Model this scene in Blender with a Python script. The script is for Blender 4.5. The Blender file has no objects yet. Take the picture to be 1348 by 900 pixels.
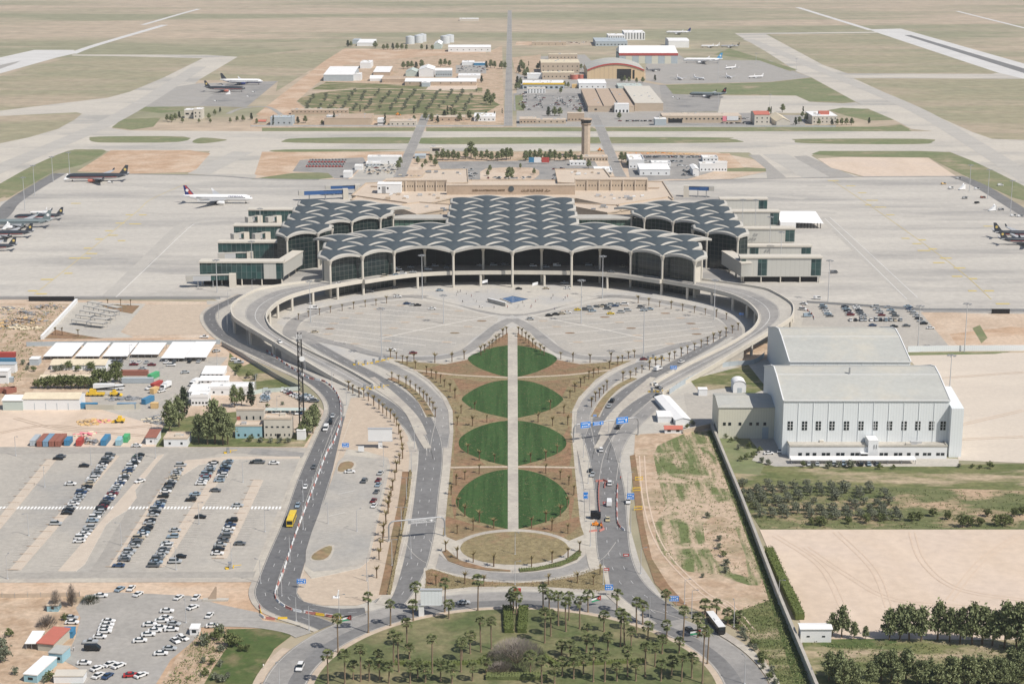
import bpy, bmesh, math, random
from math import sin, cos, tan, pi, radians, sqrt, atan2
from mathutils import Vector, Matrix, geometry
random.seed(7)
SC = bpy.context.scene
COL = SC.collection
# ---------------------------------------------------------------- camera geometry (used to survey ground points from the photograph)
FPX = 2250.0; TH = math.atan(557 / FPX); CH = 231.0; CT, ST = cos(TH), sin(TH)
def G(x, y, z=0.0):
    u = (x - 674) / FPX; v = (y - 450) / FPX
    dz = -ST - v * CT; t = (z - CH) / dz
    return Vector((u * t, (CT - v * ST) * t, z))
def hgt(yb, yt):
    Y = G(674, yb).y; v = (yt - 450) / FPX
    return CH - Y * (ST + v * CT) / (CT - v * ST)
def sc(y):                                        # picture units per metre on the ground at that row
    return (y + 107) * CT / CH
def P(s):
    return [tuple(float(c) for c in q.split(',')) for q in s.split()]
def GP(s, z=0.0):
    return [G(q[0], q[1], q[2] if len(q) > 2 else z) for q in (P(s) if isinstance(s, str) else s)]
def smooth(pts, n=6, closed=False):
    out = []; m = len(pts)
    for i in range(m if closed else m - 1):
        if closed: a, b, c, d = pts[i - 1], pts[i], pts[(i + 1) % m], pts[(i + 2) % m]
        else: a, b, c, d = pts[max(i - 1, 0)], pts[i], pts[i + 1], pts[min(i + 2, m - 1)]
        for k in range(n):
            t = k / n
            out.append(0.5 * (2 * b + (c - a) * t + (2 * a - 5 * b + 4 * c - d) * t * t + (3 * b - a - 3 * c + d) * t ** 3))
    if not closed: out.append(pts[-1].copy())
    return out
def resample(pts, step):
    L = [0]
    for a, b in zip(pts, pts[1:]): L.append(L[-1] + (b - a).length)
    n = max(2, int(L[-1] / step) + 1); out = []; j = 0
    for k in range(n):
        s = L[-1] * k / (n - 1)
        while j < len(L) - 2 and L[j + 1] < s: j += 1
        f = (s - L[j]) / max(L[j + 1] - L[j], 1e-9)
        out.append(pts[j].lerp(pts[j + 1], min(f, 1)))
    return out
def mir(pts, ax=0.25):
    return [Vector((2 * ax - p.x, p.y, p.z)) for p in pts]
# ---------------------------------------------------------------- objects
def link(name, data, parent=None):
    o = bpy.data.objects.new(name, data); COL.objects.link(o)
    if parent: o.parent = parent
    return o
def tag(o, label=None, cat=None, group=None, kind=None):
    if label: o['label'] = label
    if cat: o['category'] = cat
    if group: o['group'] = group
    if kind: o['kind'] = kind
    return o
def thing(name, label, cat, loc=(0, 0, 0), rz=0, group=None):
    o = link(name, None); o.location = loc; o.rotation_euler = (0, 0, rz)
    return tag(o, label, cat, group)
def dup(root, loc, rz, label, group=None, s=None):
    r = root.copy(); COL.objects.link(r); r.location = loc; r.rotation_euler = (0, 0, rz)
    if s: r.scale = (s, s, s) if not isinstance(s, tuple) else s
    r['label'] = label
    if group: r['group'] = group
    for ch in root.children:
        c = ch.copy(); COL.objects.link(c); c.parent = r
        for g in ch.children:
            d = g.copy(); COL.objects.link(d); d.parent = c
    return r
class MB:
    def __init__(s): s.v = []; s.f = []; s.m = []; s.sm = []; s.tone = []; s.M = Matrix.Identity(4); s.tn = 0.5
    def add(s, vs, fs, m=0, smooth=False):
        n = len(s.v); s.v += [tuple(s.M @ Vector(p)) for p in vs]
        for f in fs: s.f.append([n + i for i in f]); s.m.append(m); s.sm.append(smooth); s.tone.append(s.tn)
    def box(s, x0, x1, y0, y1, z0, z1, m=0):
        s.add([(x0, y0, z0), (x1, y0, z0), (x1, y1, z0), (x0, y1, z0), (x0, y0, z1), (x1, y0, z1), (x1, y1, z1), (x0, y1, z1)],
              [(3, 2, 1, 0), (4, 5, 6, 7), (0, 1, 5, 4), (1, 2, 6, 5), (2, 3, 7, 6), (3, 0, 4, 7)], m)
    def cbox(s, c, d, m=0):
        s.box(c[0] - d[0] / 2, c[0] + d[0] / 2, c[1] - d[1] / 2, c[1] + d[1] / 2, c[2] - d[2] / 2, c[2] + d[2] / 2, m)
    def poly(s, pts, m=0):
        t = geometry.tessellate_polygon([pts]); fs = []
        for f in t:
            a, b, c = (Vector(pts[i]) for i in f)
            fs.append(tuple(f) if (b - a).cross(c - a).z >= 0 else tuple(reversed(f)))
        s.add(pts, fs, m)
    def prism(s, pts, z0, z1, m=0, side=None):
        n = len(pts); top = [(p[0], p[1], z1) for p in pts]; s.poly([Vector(p) for p in top], m)
        bot = [(p[0], p[1], z0) for p in pts]
        s.add(bot + top, [(i, (i + 1) % n, n + (i + 1) % n, n + i) for i in range(n)], m if side is None else side)
    def tube(s, p0, p1, r0, r1=None, n=8, m=0, caps=True, sm=True):
        r1 = r0 if r1 is None else r1; p0 = Vector(p0); p1 = Vector(p1); d = (p1 - p0).normalized()
        a = d.orthogonal().normalized(); b = d.cross(a)
        vs = [p0 + (a * cos(2 * pi * k / n) + b * sin(2 * pi * k / n)) * r0 for k in range(n)] + [p1 + (a * cos(2 * pi * k / n) + b * sin(2 * pi * k / n)) * r1 for k in range(n)]
        s.add(vs, [(k, (k + 1) % n, n + (k + 1) % n, n + k) for k in range(n)], m, sm)
        if caps: s.add(vs, [tuple(range(n))[::-1], tuple(range(n, 2 * n))], m)
    def rings(s, rings, m=0, caps=True, sm=True, closed=False):
        n = len(rings[0]); vs = [p for r in rings for p in r]; fs = []
        for k in range(len(rings) - 1):
            for i in range(n): fs.append((k * n + i, k * n + (i + 1) % n, (k + 1) * n + (i + 1) % n, (k + 1) * n + i))
        s.add(vs, fs, m, sm)
        if caps: s.add(vs, [tuple(range(n))[::-1], tuple(range(len(vs) - n, len(vs)))], m)
    def prof(s, pts, y0, y1, m=0, k=1.0):           # side outline (x,z) extruded along y; k tapers nothing
        n = len(pts); vs = [(x, y0, z) for x, z in pts] + [(x, y1, z) for x, z in pts]
        s.add(vs, [tuple(range(n)), tuple(range(2 * n - 1, n - 1, -1))] + [(i + n, (i + 1) % n + n, (i + 1) % n, i) for i in range(n)], m)
    def mesh(s, name, mats, tone=False):
        me = bpy.data.meshes.new(name); me.from_pydata(s.v, [], s.f)
        for q in (mats if isinstance(mats, (list, tuple)) else [mats]): me.materials.append(q)
        me.polygons.foreach_set('material_index', s.m); me.polygons.foreach_set('use_smooth', s.sm)
        if tone:
            a = me.attributes.new('tone', 'FLOAT', 'FACE'); a.data.foreach_set('value', s.tone)
        me.update(); return me
    def build(s, name, mats, parent=None, tone=False):
        return link(name, s.mesh(name, mats, tone), parent)
# ---------------------------------------------------------------- materials
GRAIN = dict(desert=.24, field=.24, verge=.22, sand=.2, orange_soil=.22, soil=.26, flatland=.1, apron=.12, taxi=.1, concrete=.14, lot=.14, tarmac_pale=.16, asphalt=.18, asphalt_dark=.2, asphalt_worn=.16, walk=.14, walk_tan=.13, plaza=.12, lawn=.3, park_grass=.3, bright_grass=.26, bed_brown=.3, bed_olive=.4, grove_floor=.3, rough_grass=.3, lane=.15, stain=.1, row_field=.25, grey_roof=.08, sandstone_roof=.1, brownstone=.1, cream_roof=.1, white_roof=.05, runway=.08, dome_cover=.08)
GSC = dict(desert=.06, field=.12, apron=.5, taxi=.4, verge=.4, flatland=.5, lawn=1.5)
def mat(name, c, c2=None, scale=0.1, detail=4, rough=0.85, metal=0.0, stretch=(1, 1, 1), lo=.35, hi=.65, c3=None, scale3=0.01, lo3=.45, hi3=.6, stretch3=(1, 1, 1), bump=0, spec=.3, rot=0, grain=None, gs=.45):
    g_ = GRAIN.get(name, 0) if grain is None else grain
    m = bpy.data.materials.new(name); m.use_nodes = True; N = m.node_tree.nodes; L = m.node_tree.links
    b = N['Principled BSDF']; b.inputs['Roughness'].default_value = rough; b.inputs['Metallic'].default_value = metal
    b.inputs['Specular IOR Level'].default_value = spec
    b.inputs['Base Color'].default_value = (*c, 1)
    if c2:
        tc = N.new('ShaderNodeTexCoord')
        def layer(scale, stretch, lo, hi, detail):
            mp = N.new('ShaderNodeMapping'); mp.inputs['Scale'].default_value = stretch; mp.inputs['Rotation'].default_value = (0, 0, rot)
            nz = N.new('ShaderNodeTexNoise'); nz.inputs['Scale'].default_value = scale; nz.inputs['Detail'].default_value = detail; nz.inputs['Roughness'].default_value = .62
            mr = N.new('ShaderNodeMapRange'); mr.inputs['From Min'].default_value = lo; mr.inputs['From Max'].default_value = hi
            L.new(tc.outputs['Object'], mp.inputs[0]); L.new(mp.outputs[0], nz.inputs['Vector']); L.new(nz.outputs['Fac'], mr.inputs['Value'])
            return mr.outputs[0], nz
        f, nz = layer(scale, stretch, lo, hi, detail)
        mx = N.new('ShaderNodeMix'); mx.data_type = 'RGBA'; mx.inputs[6].default_value = (*c, 1); mx.inputs[7].default_value = (*c2, 1)
        L.new(f, mx.inputs[0]); out = mx.outputs[2]
        if c3:
            f3, _ = layer(scale3, stretch3, lo3, hi3, 5)
            m3 = N.new('ShaderNodeMix'); m3.data_type = 'RGBA'; m3.inputs[7].default_value = (*c3, 1)
            L.new(f3, m3.inputs[0]); L.new(out, m3.inputs[6]); out = m3.outputs[2]
        if g_:
            fg, _ = layer(gs * GSC.get(name, 1), (1, 1, 1), .28, .72, 9); mg = N.new('ShaderNodeMapRange'); mg.inputs['To Min'].default_value = 1 - g_; mg.inputs['To Max'].default_value = 1 + g_ * .75; L.new(fg, mg.inputs['Value'])
            vm = N.new('ShaderNodeVectorMath'); vm.operation = 'SCALE'; L.new(out, vm.inputs[0]); L.new(mg.outputs[0], vm.inputs['Scale']); out = vm.outputs[0]
        L.new(out, b.inputs['Base Color'])
        if bump:
            bp = N.new('ShaderNodeBump'); bp.inputs['Strength'].default_value = bump; bp.inputs['Distance'].default_value = .3
            L.new(nz.outputs['Fac'], bp.inputs['Height']); L.new(bp.outputs[0], b.inputs['Normal'])
    return m
def leafmat(name, a, b, rough=.7):
    m = bpy.data.materials.new(name); m.use_nodes = True; N = m.node_tree.nodes; L = m.node_tree.links
    bs = N['Principled BSDF']; bs.inputs['Roughness'].default_value = rough; bs.inputs['Specular IOR Level'].default_value = .2
    at = N.new('ShaderNodeAttribute'); at.attribute_name = 'tone'; gi = N.new('ShaderNodeNewGeometry'); oi = N.new('ShaderNodeObjectInfo')
    ad = N.new('ShaderNodeMath'); ad.operation = 'MULTIPLY_ADD'; ad.inputs[1].default_value = .35
    L.new(gi.outputs['Random Per Island'], ad.inputs[0]); L.new(at.outputs['Fac'], ad.inputs[2])
    a2 = N.new('ShaderNodeMath'); a2.operation = 'MULTIPLY_ADD'; a2.inputs[1].default_value = .35; L.new(oi.outputs['Random'], a2.inputs[0]); L.new(ad.outputs[0], a2.inputs[2])
    mr = N.new('ShaderNodeMapRange'); mr.inputs['From Max'].default_value = 1.5; L.new(a2.outputs[0], mr.inputs['Value'])
    mx = N.new('ShaderNodeMix'); mx.data_type = 'RGBA'; mx.inputs[6].default_value = (*a, 1); mx.inputs[7].default_value = (*b, 1)
    L.new(mr.outputs[0], mx.inputs[0]); L.new(mx.outputs[2], bs.inputs['Base Color'])
    return m
def linemat(name, base, line, sx=3.0, sz=2.5, wx=.08, wz=.08, rough=.12, base2=None, axis='X'):   # glazing / cladding with mullions, panel joints
    m = bpy.data.materials.new(name); m.use_nodes = True; N = m.node_tree.nodes; L = m.node_tree.links
    b = N['Principled BSDF']; b.inputs['Specular IOR Level'].default_value = .5
    tc = N.new('ShaderNodeTexCoord'); sp = N.new('ShaderNodeSeparateXYZ'); L.new(tc.outputs['Object'], sp.inputs[0])
    def frac(o, s, w):
        d = N.new('ShaderNodeMath'); d.operation = 'DIVIDE'; d.inputs[1].default_value = s; L.new(sp.outputs[o], d.inputs[0])
        f = N.new('ShaderNodeMath'); f.operation = 'FRACT'; L.new(d.outputs[0], f.inputs[0])
        l = N.new('ShaderNodeMath'); l.operation = 'LESS_THAN'; l.inputs[1].default_value = w; L.new(f.outputs[0], l.inputs[0]); return l.outputs[0], d.outputs[0]
    fx, cx = frac(axis, sx, wx); fz, cz = frac('Z', sz, wz)
    mm = N.new('ShaderNodeMath'); mm.operation = 'MAXIMUM'; L.new(fx, mm.inputs[0]); L.new(fz, mm.inputs[1])
    mx = N.new('ShaderNodeMix'); mx.data_type = 'RGBA'; mx.inputs[6].default_value = (*base, 1); mx.inputs[7].default_value = (*line, 1); L.new(mm.outputs[0], mx.inputs[0])
    if base2:
        cm = N.new('ShaderNodeCombineXYZ'); 
        for o, i in ((cx, 0), (cz, 2)):
            fl = N.new('ShaderNodeMath'); fl.operation = 'FLOOR'; L.new(o, fl.inputs[0]); L.new(fl.outputs[0], cm.inputs[i])
        wn = N.new('ShaderNodeTexWhiteNoise'); L.new(cm.outputs[0], wn.inputs['Vector'])
        bm = N.new('ShaderNodeMix'); bm.data_type = 'RGBA'; bm.inputs[6].default_value = (*base, 1); bm.inputs[7].default_value = (*base2, 1); L.new(wn.outputs['Value'], bm.inputs[0]); L.new(bm.outputs[2], mx.inputs[6])
    L.new(mx.outputs[2], b.inputs['Base Color'])
    rr = N.new('ShaderNodeMapRange'); rr.inputs['To Min'].default_value = rough; rr.inputs['To Max'].default_value = .6; L.new(mm.outputs[0], rr.inputs['Value']); L.new(rr.outputs[0], b.inputs['Roughness'])
    return m
K = {}
def k(name, *a, **kw): K[name] = mat(name, *a, **kw)
k('desert', (.47, .375, .28), (.40, .335, .245), scale=.01, stretch=(.25, 1, 1), detail=7, c3=(.275, .265, .17), scale3=.0022, stretch3=(.3, 1, 1), lo3=.44, hi3=.58)
k('field', (.275, .265, .17), (.34, .30, .20), scale=.012, stretch=(.45, 1, 1), c3=(.40, .33, .24), scale3=.006, stretch3=(.3, 1, 1), lo3=.48, hi3=.62)
k('verge', (.155, .19, .085), (.23, .225, .125), scale=.03, stretch=(.5, 1, 1), c3=(.36, .29, .2), scale3=.02, lo3=.56, hi3=.7)
k('sand', (.58, .46, .35), (.46, .35, .255), scale=.06, detail=9, c3=(.60, .50, .40), scale3=.02, lo3=.5, hi3=.65)
k('orange_soil', (.54, .385, .265), (.42, .285, .185), scale=.07, detail=9, c3=(.58, .45, .335), scale3=.02, lo3=.48, hi3=.62)
k('soil', (.41, .295, .20), (.53, .41, .30), scale=.12, detail=10, lo=.4, hi=.6, c3=(.33, .265, .17), scale3=.04, lo3=.52, hi3=.66)
k('flatland', (.63, .515, .41), (.55, .44, .34), scale=.045, stretch=(1, .25, 1), detail=9, lo=.42, hi=.7, c3=(.59, .485, .395), scale3=.02, rot=.6)
k('apron', (.53, .50, .445), (.45, .425, .385), scale=.035, stretch=(.2, 1, 1), detail=8, c3=(.30, .29, .275), scale3=.014, stretch3=(.22, 1, 1), lo3=.5, hi3=.68)
k('taxi', (.545, .505, .435), (.49, .455, .40), scale=.02, stretch=(.4, 1, 1), detail=6, c3=(.37, .355, .325), scale3=.012, stretch3=(.4, 1, 1), lo3=.5, hi3=.66)
k('runway', (.62, .61, .59), (.56, .55, .53), scale=.02)
k('concrete', (.49, .46, .405), (.435, .41, .36), scale=.06, detail=6, c3=(.36, .345, .325), scale3=.02, lo3=.5, hi3=.75)
k('lot', (.445, .415, .365), (.39, .365, .325), scale=.06, detail=6, c3=(.335, .325, .305), scale3=.02, lo3=.5, hi3=.7)
k('tarmac_pale', (.37, .35, .32), (.32, .305, .28), scale=.08, detail=6, c3=(.36, .345, .325), scale3=.03, lo3=.5, hi3=.7)
k('asphalt', (.16, .158, .156), (.195, .192, .188), scale=.15, detail=6, c3=(.22, .218, .215), scale3=.03, lo3=.45, hi3=.75)
k('asphalt_dark', (.13, .13, .132), (.16, .16, .16), scale=.15, detail=6, c3=(.15, .15, .155), scale3=.03, lo3=.5, hi3=.75)
k('asphalt_worn', (.275, .265, .25), (.33, .315, .295), scale=.1, detail=6, c3=(.2, .198, .195), scale3=.03, lo3=.5, hi3=.7)
k('stain', (.41, .39, .355), (.47, .445, .40), scale=.06, stretch=(.4, 1, 1), detail=7)
k('walk', (.51, .47, .40), (.455, .42, .36), scale=.3, detail=5, c3=(.40, .365, .32), scale3=.05)
k('walk_tan', (.52, .43, .335), (.47, .385, .30), scale=.2, detail=5)
k('plaza', (.52, .49, .435), (.465, .44, .395), scale=.1, detail=5, c3=(.43, .42, .40), scale3=.03)
k('lane', (.385, .36, .32), (.335, .315, .285), scale=.08, stretch=(1, .3, 1), detail=6); k('hangar_floor', (.60, .53, .445), (.55, .485, .41), scale=.05, stretch=(.3, 1, 1), detail=7, grain=.08); k('barrier_red', (.46, .19, .16)); k('pale_beige', (.58, .56, .47)); k('median', (.56, .485, .40), (.5, .43, .355), scale=.25, detail=6); k('kerb', (.60, .57, .51), (.55, .52, .47), scale=.5)
k('lawn', (.026, .066, .016), (.036, .082, .020), scale=.25, detail=5, c3=(.044, .096, .026), scale3=.25, stretch3=(1, .03, 1), lo3=.47, hi3=.53, rough=.95)
k('park_grass', (.095, .125, .045), (.14, .145, .065), scale=.12, detail=7, c3=(.24, .21, .115), scale3=.05, lo3=.45, hi3=.66)
k('bright_grass', (.06, .10, .026), (.10, .125, .042), scale=.15, detail=7, c3=(.2, .17, .09), scale3=.08, lo3=.5, hi3=.66)
k('bed_brown', (.30, .185, .11), (.23, .14, .08), scale=.3, detail=6, c3=(.22, .165, .09), scale3=.06)
k('bed_olive', (.32, .26, .145), (.20, .165, .085), scale=.9, detail=8, lo=.38, hi=.62, c3=(.30, .19, .115), scale3=.06, lo3=.5, hi3=.66)
k('bed_dark', (.06, .09, .035), (.13, .11, .05), scale=1.2, detail=6)
k('grove_floor', (.105, .13, .048), (.17, .175, .08), scale=.1, stretch=(.5, 1, 1), detail=9, c3=(.44, .32, .215), scale3=.06, stretch3=(.5, 1, 1), lo3=.5, hi3=.62)
k('rough_grass', (.105, .13, .045), (.185, .185, .08), scale=.12, stretch=(.45, 1, 1), detail=9, lo=.4, hi=.6, c3=(.42, .335, .23), scale3=.06, stretch3=(.4, 1, 1), lo3=.5, hi3=.64)
k('faint_line', (.50, .475, .435)); k('white_line', (.78, .78, .76)); k('yellow_line', (.62, .48, .14), (.55, .45, .2), scale=.3)
k('white_concrete', (.47, .455, .415), (.42, .405, .37), scale=.12, detail=5)
k('cream_concrete', (.60, .56, .485), (.55, .515, .45), scale=.2, detail=5)
k('dome_cover', (.056, .072, .082), (.068, .085, .095), scale=.2, detail=3, rough=.62, spec=.35)
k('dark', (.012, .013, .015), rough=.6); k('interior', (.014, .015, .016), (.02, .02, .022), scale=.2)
k('sandstone', (.50, .41, .315), (.46, .375, .285), scale=.15, detail=5); k('sandstone_roof', (.59, .495, .395), (.54, .45, .36), scale=.05, detail=6)
k('brownstone', (.47, .365, .275), (.43, .335, .25), scale=.15)
k('white_panel', (.74, .75, .75), (.70, .71, .71), scale=.1); k('white_roof', (.80, .80, .79), (.76, .76, .75), scale=.1)
k('grey_roof', (.44, .445, .415), (.40, .405, .38), scale=.05, stretch=(.3, 1.5, 1), detail=6, c3=(.47, .455, .40), scale3=.04)
k('beige_wall', (.50, .475, .40), (.46, .44, .37), scale=.1); k('cream_roof', (.68, .595, .44), (.63, .55, .41), scale=.08, detail=5)
k('pale_green', (.48, .54, .50), (.44, .5, .47), scale=.2); k('grey_blue', (.42, .47, .50), (.38, .43, .46), scale=.2); k('aqua', (.28, .47, .54), (.32, .5, .56), scale=.3)
k('red_roof', (.50, .16, .12), (.45, .15, .11), scale=.3); k('red', (.42, .07, .06)); k('pink', (.75, .25, .3)); k('yellow', (.72, .48, .05)); k('orange', (.75, .27, .04))
k('blue', (.035, .10, .26)); k('sign_blue', (.015, .20, .62), rough=.5); k('green_box', (.08, .38, .17)); k('rust', (.32, .13, .095), (.27, .11, .08), scale=.4); k('cont_blue', (.20, .31, .42), (.17, .27, .37), scale=.4)
k('cont_bright', (.06, .22, .38), (.05, .19, .34), scale=.4); k('ochre', (.68, .47, .22), (.62, .43, .2), scale=.2)
k('metal', (.36, .37, .38), rough=.45, metal=.4); k('steel', (.55, .56, .57), rough=.4, metal=.3); k('rubber', (.015, .015, .016), rough=.8)
k('glass_dark', (.015, .022, .026), rough=.08, spec=.5); k('bark', (.17, .12, .08), (.12, .09, .06), scale=3); k('palm_bark', (.26, .19, .13), (.2, .15, .1), scale=3)
k('bark_young', (.19, .125, .07), (.13, .085, .05), scale=3); k('green_paint', (.05, .3, .15)); k('black', (.01, .01, .01)); k('white', (.8, .8, .8), rough=.5); k('skin', (.45, .3, .22))
k('tank', (.60, .63, .65), (.55, .58, .6), scale=.1, rough=.4)
K['glass_green'] = linemat('green_glazing', (.010, .030, .034), (.12, .16, .155), 3.2, 4.4, .08, .03, base2=(.03, .085, .08))
K['glass_dark_green'] = linemat('dark_glazing', (.008, .018, .02), (.085, .09, .085), 3.2, 3.0, .07, .07, base2=(.02, .035, .032))
K['glass_hall'] = linemat('hall_glazing', (.006, .008, .009), (.018, .021, .022), 6.3, 5.0, .05, .05, .45, base2=(.010, .015, .015))
K['glass_hall'].node_tree.nodes['Principled BSDF'].inputs['Specular IOR Level'].default_value = .08
K['glass_link'] = linemat('link_glazing', (.05, .11, .09), (.03, .04, .04), 3.6, 5, .12, .05, base2=(.16, .25, .2))
K['clad_pier'] = linemat('pier_cladding', (.50, .495, .455), (.40, .395, .36), 3.0, 50, .05, .001, rough=.6)
K['clad_hangar'] = linemat('hangar_cladding', (.72, .755, .765), (.67, .705, .715), 1.2, 60, .25, .001, rough=.55)
K['clad_beige'] = linemat('beige_cladding', (.62, .60, .50), (.57, .55, .455), 1.2, 60, .2, .001, rough=.6)
K['clad_yellow'] = linemat('yellow_cladding', (.62, .47, .29), (.52, .39, .24), 9, 60, .03, .001, rough=.6)
K['leaf_pine'] = leafmat('pine_leaf', (.11, .135, .062), (.27, .30, .15))
K['leaf_broad'] = leafmat('broad_leaf', (.07, .09, .034), (.18, .205, .08))
K['leaf_olive'] = leafmat('olive_leaf', (.115, .13, .085), (.215, .23, .165))
K['leaf_palm'] = leafmat('palm_leaf', (.06, .082, .03), (.17, .19, .08)); K['leaf_dry'] = leafmat('dry_leaf', (.17, .135, .07), (.34, .28, .16))
K['leaf_young'] = leafmat('young_palm_leaf', (.13, .105, .045), (.24, .19, .09)); K['leaf_cypress'] = leafmat('cypress_leaf', (.030, .045, .028), (.07, .088, .05))
K['leaf_hedge'] = leafmat('hedge_leaf', (.065, .095, .026), (.16, .185, .06)); K['twig'] = leafmat('twig', (.17, .145, .125), (.27, .235, .205)); K['leaf_weed'] = leafmat('weed_leaf', (.12, .15, .055), (.22, .235, .105))
ZREG = []
def S(name, o, kind='structure'):
    o.name = name; o['kind'] = kind; v = o.data.vertices; xs = [q.co.x for q in v]; ys = [q.co.y for q in v]; z = max(q.co.z for q in v); x0, x1, y0, y1 = min(xs), max(xs), min(ys), max(ys); up = 0
    while any(a < x1 and b > x0 and c < y1 and d > y0 and abs(e - z - up) < .0019 for a, b, c, d, e in ZREG): up += .002
    if up: o.location.z = up                     # never two surfaces in one plane
    ZREG.append((x0, x1, y0, y1, z + up)); return o
def patch(name, s, m, z, sm=0, kind='structure', mirror=False):
    pts = GP(s)
    if sm: pts = smooth(pts, sm, True)
    b = MB(); b.poly([Vector((p.x, p.y, z)) for p in pts])
    if mirror: b.poly([Vector((p.x, p.y, z)) for p in mir(pts)])
    return S(name, b.build(name, K[m]), kind)
def slab(name, s, m, z, sm=0, z0=0.0, mirror=False, side='kerb'):
    pts = GP(s)
    if sm: pts = smooth(pts, sm, True)
    def ccw(q):
        a = sum(q[i].x * q[(i + 1) % len(q)].y - q[(i + 1) % len(q)].x * q[i].y for i in range(len(q))); return q if a > 0 else q[::-1]
    b = MB(); b.prism(ccw(pts), z0, z, 0, 1)
    if mirror: b.prism(ccw(mir(pts)), z0, z, 0, 1)
    return S(name, b.build(name, [K[m], K[side]]))
def side_dirs(pts, closed=False):
    out = []; n = len(pts)
    for i in range(n):
        a = pts[i - 1] if (i > 0 or closed) else pts[i]; c = pts[(i + 1) % n] if (i < n - 1 or closed) else pts[i]
        d = (c - a); d.z = 0; d.normalize(); out.append(Vector((d.y, -d.x, 0)))
    return out
def ribbon(b, pts, l, r, z=None, th=0, m=0, closed=False):         # strip from offset l to offset r (right positive); th: thickness of a raised strip
    sd = side_dirs(pts, closed); n = len(pts); vs = []
    for p, d in zip(pts, sd):
        for o in (l, r):
            q = p + d * o; vs.append((q.x, q.y, p.z if z is None else z))
    N = n if closed else n - 1
    b.add(vs, [(2 * i, 2 * i + 1, 2 * ((i + 1) % n) + 1, 2 * ((i + 1) % n)) for i in range(N)], m)
    if th:
        vb = [(x, y, zz - th) for x, y, zz in vs]; k2 = 2 * n
        b.add(vs + vb, [(2 * i, 2 * ((i + 1) % n), k2 + 2 * ((i + 1) % n), k2 + 2 * i) for i in range(N)] + [(2 * ((i + 1) % n) + 1, 2 * i + 1, k2 + 2 * i + 1, k2 + 2 * ((i + 1) % n) + 1) for i in range(N)], m)
        if not closed: b.add(vs + vb, [(0, k2, k2 + 1, 1), (2 * n - 1, k2 + 2 * n - 1, k2 + 2 * n - 2, 2 * n - 2)], m)
def path(s, n=6, step=4, closed=False):
    return resample(smooth(GP(s) if isinstance(s, str) or not isinstance(s[0], Vector) else s, n, closed), step)
MARK = MB()
def dashes(pts, off, z, on=3, gap=11, w=.11, m=0):
    sd = side_dirs(pts); L = 0; seg = []
    q = [p + d * off for p, d in zip(pts, sd)]; q = resample(q, 1.0); i = 0
    while i + on < len(q):
        ribbon(MARK, [Vector((p.x, p.y, z)) for p in q[i:i + on + 1]], -w / 2, w / 2, None, 0, m); i += on + gap
def line(pts, off, z, w=.16, m=0):
    sd = side_dirs(pts); ribbon(MARK, [Vector((p.x, p.y, z)) + d * off for p, d in zip(pts, sd)], -w / 2, w / 2, None, 0, m)
def road(name, s, w, m='asphalt', z=.10, lanes=0, edge=True, walk=None, wm='walk', step=4, n=6):
    pts = path(s, n, step); b = MB(); ribbon(b, pts, -w / 2, w / 2, z); o = S(name, b.build(name, K[m]))
    if edge: line(pts, -w / 2 + .35, z + .05, .15, 1); line(pts, w / 2 - .35, z + .05, .15, 1)
    for q in range(1, lanes): dashes(pts, -w / 2 + w * q / lanes, z + .05)
    if walk:
        for sgn, ww in walk:
            wb = MB(); a, c = (w / 2, w / 2 + ww) if sgn > 0 else (-w / 2 - ww, -w / 2); ribbon(wb, pts, a, c, z + .13, .3); S('pavement', wb.build('pavement', K[wm]))
    return pts
ORD = ['first', 'second', 'third', 'fourth', 'fifth', 'sixth', 'seventh', 'eighth', 'ninth', 'tenth', 'eleventh', 'twelfth', 'thirteenth', 'fourteenth', 'fifteenth', 'sixteenth', 'seventeenth', 'eighteenth', 'nineteenth', 'twentieth',
       'twenty-first', 'twenty-second', 'twenty-third', 'twenty-fourth', 'twenty-fifth', 'twenty-sixth', 'twenty-seventh', 'twenty-eighth', 'twenty-ninth', 'thirtieth', 'thirty-first', 'thirty-second', 'thirty-third', 'thirty-fourth', 'thirty-fifth', 'thirty-sixth', 'thirty-seventh', 'thirty-eighth', 'thirty-ninth', 'fortieth', 'forty-first', 'forty-second', 'forty-third', 'forty-fourth', 'forty-fifth', 'forty-sixth', 'forty-seventh', 'forty-eighth', 'forty-ninth', 'fiftieth']
# ================================================================= GROUND
b = MB(); b.add([(-12000, -600, 0), (12000, -600, 0), (12000, 20000, 0), (-12000, 20000, 0)], [(0, 1, 2, 3)]); S('ground', b.build('ground', K['desert']))
Z1, Z2, Z3, Z4 = .03, .06, .10, .14
# --- far fields and airfield
patch('taxiway', "-80,160 0,146 73,137 141,129 171,121 214,103 267,77 170,74.5 95,73.5 95,72 270,72.4 313,75 261,106 230,140 180,146 160,157 147,169 170,172 340,173 345,198 280,199 142,199 90,200 44,218 0,242 -80,290", 'taxi', Z1)
patch('taxiway', "300,173 1232,173 1252,200 985,201 820,199 545,199 345,199 300,198", 'taxi', Z1)
patch('taxiway', "967,44 1005,43.5 1084,86 1116,97 1124,103 1134,108 1235,154 1280,174 1306,183 1348,184.5 1420,186 1420,285 1348,245 1308,225 1280,212 1250,200 1229,173 1200,170 1177,158 1144,144 1126,134 1068,102 1050,95 1008,68 980,52", 'taxi', Z2)
patch('taxiway', "1100,97 1314,96.5 1420,101 1420,107 1348,104 1120,103", 'taxi', Z1)
patch('taxiway', "1005,43.5 1160,42 1160,43.5 1005,45.3", 'taxi', Z1)
patch('taxiway', "247,229 277,199 345,198 375,198 350,207 335,236 310,233", 'taxi', Z2 + .02)
patch('taxiway', "985,200 1079,199 1068,205 1095,222 1140,235 958,237 1010,226 1003,215", 'taxi', Z2 + .02)
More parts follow.
